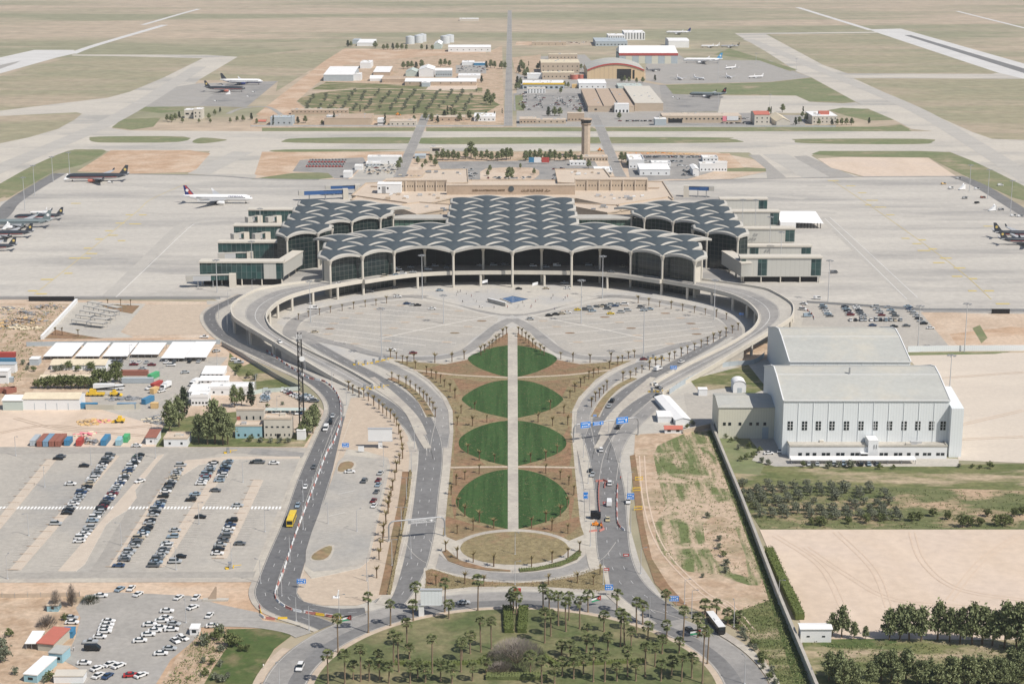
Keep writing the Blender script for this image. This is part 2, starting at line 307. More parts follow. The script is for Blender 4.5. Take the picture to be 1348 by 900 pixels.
patch('taxiway', "1045,206 1062,205 1128,234 1080,235", 'tarmac_pale', Z3); patch('taxiway', "985,204 1000,204 1035,234 1010,235 1008,222", 'tarmac_pale', Z3)
patch('runway', "1143,39 1186,38 1348,84 1500,127 1500,146 1348,104 1314,96 1157,44", 'runway', Z2)
patch('runway', "1190,46.5 1199,46.5 1348,90.5 1500,135 1500,141 1348,96.5", 'asphalt', Z3)
patch('runway', "-120,108 0,76 45,66 97,66 102,70 75,76 0,97 -120,134", 'runway', Z2); patch('runway', "-120,118 0,86 28,80 20,84 0,91 -120,124", 'tarmac_pale', Z3)
for s, w in (("95,71 125,60 217,33", 16), ("188,33 240,18 262,12", 12), ("1147,40 1050,10", 14), ("1030,0 1000,-8", 10), ("1260,15 1348,37 1420,55", 10)):
    pts = path(s, 4, 40); q = MB(); ribbon(q, pts, -w / 2, w / 2, Z1); S('path', q.build('path', K['runway']))
FIELDS = ["-80,155 -80,118 0,101 25,93 83,78 111,76 267,77 214,103 171,121 141,129 73,137 0,146", "-80,165 0,153 101,148 108,150 98,158 76,170 38,181 0,189 -80,210",
          "261,106 315,74 460,60 363,121 366,107", "1013,45.5 1157,45 1185,54 1314,96 1306,97.5 1116,97 1084,86", "1124,103.5 1348,104.5 1420,107 1420,186 1348,184 1306,183 1280,174 1235,154 1134,108"]
for f in FIELDS: patch('grass_field', f, 'field', Z2 + .02)
for f in ["876,112 1014,108.5 1068,102.5 1126,134 1109,136 1066,134 1048,126 1014,125.5 886,124", "178,146 192,140 242,139 242,146 212,149", "147,168 161,157 212,155 202,167 174,171", "1091,145 1109,142 1144,144 1177,158 1142,159 1116,153",
          "345,168.5 547,168 547,172.5 345,173", "561,168 780,168 790,173 561,173", "796,168 1190,167 1200,173 796,173", "1156,167 1185,164 1198,170 1190,173 1150,173",
          "960,64 1050,92 1040,94 1000,80 940,72", "1013,226 923,226 950,219 1009,222", "385,228 432,227 440,234 420,236 330,236"]:
    patch('grass_verge', f, 'verge', Z2 + .03)
for f in ["118,183 131,180 242,180 235,187 151,188 124,187", "253,187 265,181.5 290,183 298,185 267,189", "374,185 400,182 544,181 539,189 387,188", "558,181.5 930,181 960,183 972,185 955,188 700,189.5 556,189.5",
          "1047,185 1058,183 1215,183 1227,187 1205,190 1063,189", "362,200 377,197 534,197 448,199.5", "0,261 14,259 71,226 107,217 140,199 114,197 89,199 44,218 0,242 -80,288 -80,310"]:
    patch('grass_verge', f, 'verge', Z3, 3)
patch('grass_verge', "1068,203 1079,199 1210,199 1250,200.5 1280,212 1308,225 1348,245 1420,285 1420,302 1348,264 1333,260 1273,233 1222,207.5 1104,206", 'verge', Z3)
patch('sandy_ground', "101,226 146,198 250,198 277,202 255,227 170,229", 'orange_soil', Z3)
patch('sandy_ground', "1076,209 1109,207 1222,208 1260,233 1139,233 1094,221", 'flatland', Z3 + .02)
patch('sandy_ground', "345,201 545,199.5 820,200 945,201 1003,212 1009,226 960,236 880,238 500,238 335,237", 'sand', Z2)
patch('sandy_ground', "345,200 540,200 525,208 400,209 385,227 360,233 335,230", 'orange_soil', Z2 + .02)
patch('sandy_ground', "941,202 960,202 980,221 956,222", 'orange_soil', Z3); patch('sandy_ground', "820,200 941,201 943,205 822,203.5", 'orange_soil', Z3)
# dirt and built-up land beyond the taxiways
patch('sandy_ground', "345,154 337,151 448,64 640,66 640,72 571,74 478,81 453,86 423,106 410,116 390,134 402,143 380,153", 'orange_soil', Z1)
patch('sandy_ground', "453,86 478,81 571,74 640,70 661,60 664,163 637,150 635,126 463,118 423,108", 'soil', Z1)
patch('sandy_ground', "340,153 664,151 664,168 330,169 330,160", 'soil', Z1 + .01)
patch('grass_field', "391,133 413,124 463,118.5 635,126 637,150 458,150 413,143", 'grove_floor', Z1 + .03, 2)
patch('grass_field', "430,108 635,116 635,122 410,118", 'rough_grass', Z1 + .02)
patch('yard', "680,76 770,72 800,100 868,112 874,150 1060,152 1060,167 680,167", 'tarmac_pale', Z1 + .02)
patch('yard', "600,86 640,86 640,97 600,97", 'tarmac_pale', Z2); patch('yard', "565,113 628,112 628,118 560,119", 'flatland', Z2)
patch('sandy_ground', "680,55 705,55 705,60 678,60", 'orange_soil', Z1); patch('sandy_ground', "674,76 712,72 710,100 690,100 678,96", 'soil', Z1 + .04)
patch('yard', "676,123 770,123 772,146 676,146", 'asphalt_worn', Z2); patch('grass_verge', "678,126 688,124 690,146 679,146", 'verge', Z2 + .02)
patch('yard', "870,148 992,148 992,166 850,166", 'asphalt_worn', Z2)
patch('apron', "850,85 893,72 905,79 1014,80 1050,96 1068,102 1014,108 876,111 850,106", 'tarmac_pale', Z1 + .03)
patch('apron', "868,112 876,112 886,124 950,126 945,147 873,148", 'asphalt_worn', Z1 + .04); patch('apron', "950,126 1048,126.3 1066,134.3 1110,136.3 1126,135 1144,143 1091,145 1080,149 945,149", 'taxi', Z1 + .035)
patch('apron', "262,110 366,107 324,141.5 300,140 180,141 190,128 220,116", 'tarmac_pale', Z2 + .03); patch('apron', "300,110 366,107 324,141.5 262,139", 'asphalt_worn', Z2 + .05)
patch('yard', "395,211 478,207.5 482,214 458,236 440,235 432,228 385,226", 'asphalt_worn', Z3); patch('yard', "823,203 940,204 953,222 905,236 880,236 830,240", 'asphalt_worn', Z3)
patch('yard', "484,212 530,210 530,236 462,236", 'concrete', Z3)
patch('forecourt', "575,213 782,211 800,240 590,240", 'asphalt_worn', Z3); patch('grass_verge', "640,222 700,221 710,230 690,240 640,240 632,232", 'sand', Z3 + .04, 2)
patch('sandy_ground', "545,200 800,200 800,211 545,214", 'soil', Z2 + .03)
ROADC = road('road', "669,166 670,100 671,14", 10, 'asphalt_worn', Z2 + .03, 2, n=3, step=20)
road('road', "561,151 551,174 529,225 524,238", 11, 'asphalt_worn', Z4, 2, step=10); road('road', "782,151 792.5,174 800,194 813,225 822,240", 11, 'asphalt_worn', Z4, 2, step=10)
road('road', "300,150 318,143 352,141 372,153", 6, 'tarmac_pale', Z4, 0, False, step=10); road('path', "413,122 480,117 560,118.5 640,121", 8, 'sand', Z3, 0, False, step=20)
# --- main apron
patch('apron', "-90,310 0,266 15,262 78,229 280,231 340,236 500,236 880,238 960,236 1140,233 1273,233 1348,278 1440,330 1440,412 1215,411 1080,397 1040,402 674,415 300,402 280,393 -90,393", 'apron', Z2 + .01)
for s, w, m_ in (("-60,330 0,286 20,264 78,228.5", 13, 'asphalt'), ("76,228.5 170,229.5 280,231.5 340,235.5 420,237", 5, 'asphalt_worn'), ("880,238.5 960,236.5 1140,233 1262,232.5", 5, 'asphalt_worn'), ("1258,232 1290,245 1348,280 1440,336", 13, 'asphalt'),
                 ("141,392 185,350 237,299 258,293 300,290", 9, 'stain'), ("1084,286 1120,320 1200,392 1240,408 1348,411", 9, 'stain'), ("-60,391 305,391", 5, 'asphalt_worn'), ("1215,410 1440,411", 5, 'asphalt_worn'),
                 ("-60,250 0,222 100,180 150,157 200,128 262,88", 24, 'stain'), ("985,52 1040,75 1100,100 1200,142 1280,188 1360,240", 22, 'stain'), ("262,229 290,215 320,200", 22, 'stain'), ("1020,203 1050,220 1075,234", 26, 'stain'), ("190,246 260,250 300,262", 4, 'stain'), ("181,278 225,282 330,278", 3, 'stain'), ("960,270 1100,281", 9, 'stain'), ("930,250 1060,262", 14, 'stain')):
    pts = path(s, 6, 8); q = MB(); ribbon(q, pts, -w / 2, w / 2, Z3 + .01 if m_ == 'stain' else Z4); S('apron_strip', q.build('apron_strip', K[m_]))
for s in ("152,392 196,350 250,299 262,293", "1092,286 1130,320 1208,392", "1086,288 1194,394"): line(path(s, 6, 8), 0, Z4 + .02, .32)
for s in ("45,388 120,328 181,278 200,262 250,240", "1096,238 1144,270 1205,313 1263,356 1305,394"): line(path(s, 6, 8), 0, Z4 + .02, .45, 2)
for x, y in ((55, 387), (43, 383), (62, 368), (90, 360), (98, 340), (113, 340), (115, 327), (121, 334), (130, 315), (149, 310), (160, 317), (143, 304), (158, 294), (178, 295), (170, 283), (188, 283), (100, 268), (1097, 238), (1120, 245), (1135, 254), (1148, 264), (1143, 270), (1159, 273), (1172, 283), (1192, 314), (1214, 316), (1207, 321), (1216, 330), (1228, 328), (1236, 346), (1245, 340), (1260, 364), (1263, 353), (1281, 367), (1280, 383), (1302, 383), (1320, 400), (1301, 298)):
    p = G(x, y); s = random.uniform(2.5, 5); MARK.box(p.x - s, p.x + s, p.y - 1.6, p.y + 1.6, Z4 + .01, Z4 + .03, 2)
for x, y, l, d in ((1224, 297, 18, 3), (1266, 299, 22, 4), (1160, 284, 8, 2), (1075, 244, 9, 8), (1204, 285, 10, 3)):
    p = G(x, y); q = MB(); q.add([(p.x - l, p.y - d, Z3 + .02), (p.x + l * .8, p.y - d, Z3 + .02), (p.x + l, p.y + d, Z3 + .02), (p.x - l * .9, p.y + d, Z3 + .02)], [(0, 1, 2, 3)]); S('apron_patch', q.build('apron_patch', K['stain']))
# --- left yards
patch('sandy_ground', "-90,393 275,397 268,425 300,455 345,485 400,520 442,560 405,590 -90,590", 'sand', Z1)
patch('yard', "145,468 300,470 262,512 236,545 205,562 130,545 115,515 120,490", 'lot', Z2, 1)
patch('yard', "-90,535 130,538 215,562 205,588 -90,590", 'flatland', Z2)
patch('rough_ground', "-90,400 95,400 55,447 70,470 40,520 -90,530", 'soil', Z2); patch('sandy_ground', "-90,398 60,403 88,402 70,412 20,420 -90,424", 'sand', Z3)
patch('yard', "101,398 192,400 159,437 176,444 55,447", 'concrete', Z3); patch('yard', "192,401 280,401 270,420 282,440 171,442 161,435", 'walk_tan', Z3)
patch('flower_bed', "58,446 73,434 100,440 137,446", 'bed_brown', Z4, 1); patch('flower_bed', "134,402.6 151,401 184,402.6 174,413 150,409", 'bed_brown', Z4, 1)
patch('sandy_ground', "55,447 290,444 330,478 320,482 290,452 60,454", 'orange_soil', Z3)
patch('yard', "338,517 395,515 432,545 405,572 338,566", 'walk_tan', Z3)
patch('rough_ground', "205,588 216,560 250,548 330,540 340,566 410,572 400,588", 'rough_grass', Z3); patch('rough_ground', "303,460 345,488 395,515 340,515 318,500 300,480", 'rough_grass', Z3)
# --- large long-stay lot
patch('car_park', "-90,587 403,589 413,600 352,767 -90,767", 'lot', Z2); patch('road', "-90,588 395,589 401,592 380,597 240,596 -90,598", 'lane', Z3)
patch('road', "-90,754 345,752 345,760 -90,763", 'lane', Z3); patch('pavement', "-90,762 350,760 349,766 -90,767", 'walk', Z3 + .02)
patch('road', "238,596 300,594 262,604 240,615 150,735 140,752 118,752 128,738 205,610 222,598", 'lane', Z3 + .01, 0)
patch('pavement', "396,600 414,600 353,752 333,752", 'walk', Z3)
for s, w in (("68,605 0,688 -60,760", 4.2), ("151,600 20,750", 4.2), ("232,622 151,746", 4.2), ("290,620 209,746", 4.2), ("340,632 291,735", 4.2)):
    pts = [G(*q) for q in P(s)]; q = MB(); ribbon(q, resample(pts, 6), -w / 2, w / 2, .22, .2); S('car_park_median', q.build('car_park_median', K['median']))
    for t in resample(pts, 7.8): MARK.box(t.x - 3.4, t.x + 1.2, t.y - .25, t.y + .25, .24, .27, 3)
slab('car_park_median', "208,600 216,598 178,645 180,655 167,672 150,682 140,690 112,742 100,752 76,752", 'median', .22, 0, .0)
slab('car_park_median', "228,617 245,606 300,601 395,601 395,604 305,605 262,612 240,626", 'median', .22, 0, .0)
for s in ("50,617 -20,703", "130,611 2,758", "196,611 70,752", "250,622 170,740", "305,622 228,740", "352,640 312,725"):
    for t in resample([G(*q) for q in P(s)], 2.6): MARK.box(t.x - 2.6, t.x + 2.6, t.y - .08, t.y + .08, Z3 + .02, Z3 + .05, 4)
for i in range(92):
    p = G(-50 + i * 4.6, 668.5); MARK.box(p.x - .4, p.x + .4, p.y - 1.6, p.y + 1.6, Z4, Z4 + .03, 0)
# --- below the long-stay lot
patch('sandy_ground', "-90,766 352,764 346,806 388,832 356,860 345,910 -90,910", 'orange_soil', Z2)
patch('rough_ground', "-90,786 112,784 104,815 96,845 85,860 40,905 -90,905", 'soil', Z3)
patch('taxi_lot', "113,783 150,779 250,784 292,796 340,806 346,817 240,824 262,836 247,850 225,868 198,912 86,912 104,880 85,870 92,854 100,838 106,813 100,800", 'tarmac_pale', Z3 + .02)
patch('lawn', "296,828 344,827 381,833 383,837 361,854 345,880 343,912 262,912 285,870 292,845", 'bright_grass', Z3, 1)
patch('rough_ground', "262,836 298,826 300,850 280,880 262,912 205,912 232,866", 'soil', Z3 + .01)
# --- paved land of the terminal loop, base for the roads
patch('pavement', "272,396 1076,396 1055,420 1000,452 890,520 838,562 834,600 828,690 842,740 885,806 600,800 440,806 400,800 352,770 405,690 440,600 452,560 440,520 330,472 278,442", 'concrete', Z2 + .03)
patch('plaza', "390,398 440,380 520,368 674.5,362 829,368 909,380 959,398 985,425 905,470 845,478 735,472 695,442 674.5,435 654,442 614,472 504,478 444,470 364,425", 'plaza', Z3)
patch('plaza', "560,392 600,374 674.5,372 749,374 789,392 720,408 690,414 659,414 629,408", 'plaza', .26)
rt_ = random.Random(2)
for mr in (0, 1):
    lot = GP("392,440 400,424 440,408 520,396 560,397 640,415 655,422 620,448 605,462 560,468 505,466 470,455"); lot = smooth(lot, 3, True)
    lot = mir(lot) if mr else lot
    q = MB(); q.poly([Vector((p.x, p.y, Z4 + .02)) for p in lot]); S('car_park', q.build('car_park', K['lot']))
    rp = path("384,447 382,432 400,416 450,402 520,391.5 560,391 600,398 640,410 674.5,414.5"); rp = mir(rp) if mr else rp
    q = MB(); ribbon(q, rp, -4, 4, Z4 + .04); S('road', q.build('road', K['asphalt_worn']))
    rp = path("674.5,420 655,430 620,458 600,467 560,472 500,468 455,455 420,447 392,436"); rp = mir(rp) if mr else rp
    q = MB(); ribbon(q, rp, -3.5, 3.5, Z4 + .05); S('road', q.build('road', K['asphalt_worn']))
    rp = path("500,446 580,429 655,415"); rp = mir(rp) if mr else rp
    q = MB(); ribbon(q, rp, -.8, .8, .24); S('path', q.build('path', K['kerb']))
    for a_, c_ in (("412,424 628,441", 0), ("408,430 600,452", 0), ("425,417 640,432", 0), ("445,411 652,424", 0), ("470,405 640,419", 0), ("500,400 610,410", 0), ("405,437 560,455", 0), ("440,449 530,461", 0)):
        rp = [G(*u) for u in P(a_)]; rp = mir(rp) if mr else rp; rp = resample(rp, 2.7)
        q = MB(); ribbon(q, rp, -.6, .6, .21); S('car_park_median', q.build('car_park_median', K['kerb']))
        for t in rp: MARK.box(t.x - .07, t.x + .07, t.y - 5, t.y + 5, Z4 + .05, Z4 + .08, 4)
        for t in rp[5::14]:
            q = MB(); q.add([(t.x + 1.4 * cos(u) * 2.2, t.y + 1.4 * sin(u), .26) for u in [2 * pi * j / 10 for j in range(10)]], [tuple(range(10))]); S('flower_bed', q.build('flower_bed', K['bed_brown' if rt_.random() < .3 else 'walk_tan']))
# --- roads of the approach
def mroad(s, w, m, z, lanes, walk=None, both=(0, 1)):
    for mr in both:
        pts = GP(s); pts = mir(pts) if mr else pts
        yield road('road', pts, w, m, z, lanes, True, walk)
A_ = "497,477 513,483 544,501 564,519 579,536 584,552 580,575 577,595"; B_ = "413,453 458,478 488,493 524,516 551,541 564,561 571,582 572,600"
for _ in mroad(A_, 8.5, 'asphalt_worn', Z3 + .02, 2): pass
for _ in mroad(B_, 7.5, 'asphalt', Z3 + .03, 2): pass
for _ in mroad("420,479 438,491 478,513.6 508,531 531,551 549,571 557,592 560,605", 7.5, 'asphalt', Z3 + .01, 2): pass
road('road', "396,440 413,453 458,478", 8, 'asphalt_worn', Z3, 2); road('road', "952,441 935,453 890,478", 8, 'asphalt', Z3, 2)
MLp = road('road', "567,590 565,617 560,650 555,690 549,720 541,748 527,775 512,795", 11.3, 'asphalt', Z3 + .06, 3, True, ((-1, 3.2),))
MRp = road('road', "781,570 790,590 797,617 803,650 805,690 808,726 818,757 838,782 866,803 885,817", 12.8, 'asphalt', Z3 + .06, 3, True, ((1, 4.2),))
road('road', "800,632 806,600 820,572 848,545 870,524", 8, 'asphalt_worn', Z3 + .04, 2)
Up = path("549,712 560,727 574,737 593,745 620,751 650,755.5 678,757.5 706,756 735,751 760,743 780,731 795,712"); q = MB(); ribbon(q, Up, -5.2, 5.2, Z3 + .05); S('road', q.build('road', K['asphalt_worn'])); line(Up, -4.7, Z3 + .1, .15, 1); line(Up, 4.7, Z3 + .1, .15, 1)
# outer perimeter road, dual carriageway on the left
LC = road('road', "322,388 300,398 280,409 276,420 285,435 303,449 337,465 375,483 402,496 425,511 439,527 442,543 434,560 424,583 404,630 385,686 366,731 353,765 349,781 358,797 377,806.5 407,816 430,825", 7.6, 'asphalt_dark', Z3 + .05, 2, True, ((1, 2.0),))
RCp = road('road', "455,548 449,560 430,612 410,672 395,720 386.5,753.5 378,776 382,790 407,801 444,806.5 481,805", 7.6, 'asphalt_dark', Z3 + .06, 2, True)
road('road', "240,823 277,820 314,820 351,822.5 385,829 400,836", 6.5, 'tarmac_pale', Z3 + .07, 0)
road('road', "400,600 372,597 330,594", 8, 'asphalt_worn', Z3 + .04, 0, False); road('road', "343,757 362,752", 9, 'asphalt_worn', Z3 + .04, 0, False)
for mr in (0, 1):
    pts = GP("553,565 580,548 591,575 588,620 577,640 548,640 545,600"); pts = mir(pts) if mr else pts; q = MB(); q.poly([Vector((p.x, p.y, Z3)) for p in pts]); S('road', q.build('road', K['asphalt_worn']))
# --- area between the two left-hand roads
patch('sandy_ground', "452,556 462,524 486,522 520,549 537,575 542,612 534,680 519,757 503,786 470,797 425,797 400,792 391,780 396,758 432,645", 'walk_tan', Z3 + .08)
slab('car_park_median', "433,650 456,592 480,594 511,603 514,614 501,671 486,738 474,748 440,756 410,762 400,750", 'walk', .30, 1, .0)
patch('car_park', "455.5,599 478,602 508,606 510,613 498,671 483,735 473,743 438,751 413,753 402,745 402.6,726 410,702 423,668 437,632 445,608", 'lot', .34, 1)
for i in range(26):
    y = 635 + i * 3.2; x = 452 - (y - 635) * .42
    p = G(x, y); q2 = G(x + 21, y - 4.5); line([Vector((p.x, p.y, 0)), Vector((q2.x, q2.y, 0))], 0, .37, .2, 0 if i in (5, 14) else 4)
for s in ("443,622 446,610 458,606 468,609 468,615 460,621 446,624", "408,737 411,729 427,719 440,718 437,732 430,738 414,739"):
    slab('car_park_median', s, 'walk', .42, 2, .1)
patch('flower_bed', "444.5,621 448,611 459,608 466,611 463,617 455,621", 'bed_olive', .46, 2); patch('flower_bed', "410,735 414,729 428,721 437,720 435,730 427,737 415,738", 'bed_olive', .46, 2)
HEDGE_L = path("534,621 529,660 521,700 511,750 504,783"); q = MB(); ribbon(q, HEDGE_L, -1.4, 1.4, Z4 + .09); S('flower_bed', q.build('flower_bed', K['bed_brown']))
q = MB(); ribbon(q, path("541,581 545,600 541,640 534,690 524,740 511,781 500,796"), -2, 2, Z4 + .05); S('pavement', q.build('pavement', K['walk']))
# traffic islands between the branches
for mr in (0, 1):
    for s, w, m_ in (("513,491 540,510 556,529 566,549", 4.6, 'walk'), ("490,497 520,522 546,549 558,572", 3, 'walk'), ("455,487 500,513 535,540 552,572 563,590", 3.4, 'walk'), ("472,497 440,478 405,456 385,444", 2, 'white_concrete')):
        pts = path(s); pts = mir(pts) if mr else pts; q = MB(); ribbon(q, pts, -w / 2, w / 2, .28, .25); S('traffic_island', q.build('traffic_island', K[m_]))
    pts = path("514,498 535,509 553,526 567,549"); pts = mir(pts) if mr else pts
    q = MB(); ribbon(q, pts, -1.8, 1.8, .33); S('flower_bed', q.build('flower_bed', K['bed_olive']))
# --- garden
slab('pavement', "674.5,432 652,437 636,455 618,470.5 585,477 545,474 511,472 513,478 546,490 564,503 580,520 590,541 592,570 588,616 580,690 573,716 577,728 590,740 612,748 645,753 674.5,754.5", 'walk', .24, 0, 0, True)
patch('flower_bed', "669,440 655,446 640,458 620,473 588,480 545,477 518,475 546,487 565,500 588,524 596,541 597,570 593,616 586,690 581,704 600,712 640,700 669,697", 'bed_olive', .28, 0, mirror=True)
for s in ("669,438 655,447 640,459 669,458", "616,474 580,481 556,487 600,493 669,496 634,487", "612,527 597,500 560,497 604,499 636,503 669,500 634,509", "612,582 600,560 597,600 600,614 640,613 627,603", "669,616 597,617 594,660 599,690 602,660 620,634", "585,692 588,680 620,690 660,697 640,699 600,704"):
    patch('flower_bed', s, 'bed_brown', .30, 1, mirror=True)
for s in ("669.5,455 650,458 628,465 616,472 622,480 634,486.5 652,493 669.5,497", "669.5,500.5 650,503 632,509 616,518 608,525.5 612,531 622,538 640,544.5 669.5,551", "669.5,554 648,557 626,564 609,574 604,582 606,590 617,598 635,605 652,610 669.5,614", "669.5,618 650,621 630,628 611,641 601,656 601,665 608,674.5 622,684 645,691.5 669.5,697"):
    pts = GP(s); inner = smooth(pts, 4)
    for mr in (0, 1):
        u = mir(inner) if mr else inner; q = MB(); q.poly([Vector((p.x, p.y, .33)) for p in u]); S('lawn', q.build('lawn', K['lawn']))
slab('path', "668.5,434 681,434 682.5,700 668.5,700", 'walk', .36, 0, .2)
for s in ("545,487.5 600,494 668,497.5", "592,616 630,615.5 668,615"):
    for mr in (0, 1):
        pts = path(s); pts = mir(pts) if mr else pts; q = MB(); ribbon(q, pts, -1.1, 1.1, .35); S('path', q.build('path', K['walk_tan']))
el = lambda x0, x1, y0, y1, n=48: smooth([G((x0 + x1) / 2 + (x1 - x0) / 2 * cos(2 * pi * i / n), (y0 + y1) / 2 + (y1 - y0) / 2 * sin(2 * pi * i / n)) for i in range(n)], 1, True)
for nm, e, m_, z in (('path', (596, 757, 697, 752), 'walk', .34), ('flower_bed', (606, 748, 700.5, 744), 'bed_olive', .38)):
    q = MB(); q.poly([Vector((p.x, p.y, z)) for p in el(*e)]); S(nm, q.build(nm, K[m_]))
patch('flower_bed', "582,727 588,724 605,738 640,748 672,751 672,753 645,752 612,747 590,739", 'bed_brown', .38); patch('flower_bed', "766,727 762,724 745,737 710,747 684,750 684,754 706,752 738,746 760,737", 'bed_dark', .38)
slab('traffic_island', "558,748 566,747 600,757 640,764 680,766 720,764 760,757 795,744 800,750 805,783 770,780 720,776 680,775 620,776 580,780 555,785", 'walk', .26)
patch('flower_bed', "562,751 568,749 600,759 640,766 680,768 720,766 760,759 793,747 799,778 770,776 720,773 680,772 620,773 580,777 559,780", 'bed_olive', .30)
patch('flower_bed', "560,752 568,750 590,757 590,765 562,772", 'bed_brown', .32)
# --- palm roundabout: a ring road round a lawn, centre found from three points of its kerb
a, c, d = G(446, 854), G(680, 799), G(913, 856)
def circ(a, c, d):
    ax, ay, bx, by, cx, cy = a.x, a.y, c.x, c.y, d.x, d.y; D = 2 * (ax * (by - cy) + bx * (cy - ay) + cx * (ay - by))
    ux = ((ax * ax + ay * ay) * (by - cy) + (bx * bx + by * by) * (cy - ay) + (cx * cx + cy * cy) * (ay - by)) / D
    uy = ((ax * ax + ay * ay) * (cx - bx) + (bx * bx + by * by) * (ax - cx) + (cx * cx + cy * cy) * (bx - ax)) / D
    return Vector((ux, uy, 0)), (Vector((ux, uy, 0)) - a).length
RC, RR = circ(a, c, d); print('roundabout', RC, RR)
ring = lambda r, n=120: [RC + Vector((cos(2 * pi * i / n), sin(2 * pi * i / n), 0)) * r for i in range(n)]
q = MB(); ribbon(q, ring(RR + 7), -7, 7, Z3 + .055, 0, 0, True); S('road', q.build('road', K['asphalt_worn']))
q = MB(); ribbon(q, ring(RR + 3.5), -2.6, 2.6, Z3 + .075, 0, 0, True); S('road', q.build('road', K['asphalt']))
q = MB(); q.poly(ring(RR)); q.v = [(x, y, .28) for x, y, z in q.v]; S('pavement', q.build('pavement', K['walk_tan']))
q = MB(); q.poly(ring(RR - 2.2)); q.v = [(x, y, .33) for x, y, z in q.v]; S('lawn', q.build('lawn', K['park_grass']))
line(ring(RR + 13.4)[8:60], 0, Z3 + .09, .15, 1); line(ring(RR + .5) + ring(RR + .5)[:1], 0, Z3 + .09, .15, 1)
q = MB(); aR = [RC + Vector((cos(t), sin(t), 0)) * (RR + 16) for t in [radians(x) for x in range(-80, 40, 3)]]; ribbon(q, aR, -1.6, 1.6, .26, .2); S('pavement', q.build('pavement', K['walk']))
aR = [RC + Vector((cos(t), sin(t), 0)) * (RR + 15.6) for t in [radians(x) for x in range(158, 260, 3)]]; q = MB(); ribbon(q, aR, -1.4, 1.4, .26, .2); S('pavement', q.build('pavement', K['walk_tan']))
# --- right side
patch('sandy_ground', "836,572 937,566 976,660 1012,760 1070,912 1012,912 1010,870 985,838 940,812 885,790 862,760 848,715 840,660 834,610", 'soil', Z2 + .05)
K['rowfield'] = mat('row_field', (.49, .375, .27), (.14, .17, .065), scale=.22, stretch=(1, .1, 1), detail=7, lo=.38, hi=.54, c3=(.5, .385, .28), scale3=.03, lo3=.52, hi3=.6)
patch('rough_ground', "860,600 880,580 935,568 966,655 1005,755 985,770 945,756 905,752 872,728 862,690 876,665", 'rowfield', Z4, 2)
patch('rough_ground', "925,690 952,680 970,700 985,760 940,735", 'soil', Z4 + .02, 2)
patch('rough_ground', "985,800 1012,790 1062,912 1015,912 1012,870 985,838 950,815", 'rough_grass', Z4, 1)
patch('flower_bed', "829,600 836,598 842,640 848,690 858,735 880,770 905,797 890,797 862,768 846,722 838,680", 'bed_brown', Z4)
patch('grass_verge', "931,568 938,566 1016,760 1070,912 1050,912 1003,760", 'bright_grass', Z4)
patch('yard', "838,560 870,520 890,505 945,480 1000,455 1012,475 1040,500 1030,600 960,612 940,570 836,575", 'concrete', Z1 + .01); patch('rough_ground', "908,500 985,480 1010,512 985,520 960,510 920,515", 'rough_grass', Z3)
patch('sandy_ground', "940,480 985,455 1012,452 1012,472 975,482", 'soil', Z3); patch('yard', "900,518 950,520 940,560 908,560", 'lot', Z3)
patch('car_park', "1062,402 1210,402 1252,457 1195,466 1130,432 1055,428", 'lot', Z3); patch('yard', "1040,396 1215,400 1232,430 1040,436", 'concrete', Z2 + .02)
patch('sandy_ground', "1212,411 1440,412 1440,460 1252,459", 'sand', Z3); patch('rough_ground', "1280,432 1290,428 1300,445 1292,452", 'verge', Z4, 1); patch('sandy_ground', "1250,440 1330,430 1440,440 1440,458 1262,458", 'orange_soil', Z3 + .02, 1)
patch('hangar_apron', "1190,466 1440,463 1440,613 1262,606 1240,520", 'hangar_floor', Z3); patch('rough_ground', "1190,464 1330,463 1310,466 1194,468", 'verge', Z4)
patch('yard', "1000,590 1262,604 1262,614 1020,614 990,606", 'concrete', Z3 + .03)
patch('rough_ground', "942,570 962,612 1440,610 1440,660 985,660 975,645", 'rough_grass', Z2 + .02); patch('rough_ground', "940,572 985,575 1010,606 1000,625 965,622", 'verge', Z3)
patch('grove_ground', "968,636 1440,648 1440,698 1002,697 985,670", 'grove_floor', Z3 + .01)
patch('sandy_ground', "1000,697 1440,697 1440,850 1130,846 1062,838 1040,790", 'flatland', Z3 + .04)
patch('rough_ground', "1055,840 1440,843 1440,912 1072,912", 'rough_grass', Z4); patch('rough_ground', "1080,842 1180,842 1160,850 1090,852", 'bright_grass', Z4 + .02, 2)
K['track'] = mat('track', (.565, .445, .34), (.61, .49, .385), scale=.3, detail=7)
for s in ("1060,720 1120,760 1180,790 1300,800", "1100,700 1150,750 1170,800", "1340,705 1290,740 1250,790", "1200,700 1215,740 1260,775 1348,790", "1020,705 1080,745 1110,800", "845,600 850,660 870,720 920,775 960,800", "900,790 950,790 990,830", "0,570 60,560 130,565 200,560", "20,550 80,565 170,572 205,575", "1262,560 1348,540", "1210,500 1348,490", "1225,580 1348,575"):
    pts = path(s, 6, 5)
    for off in (-1.1, 1.1): q = MB(); ribbon(q, [p + d * off for p, d in zip(pts, side_dirs(pts))], -.28, .28, Z4 + .05); S('path', q.build('path', K['track']))
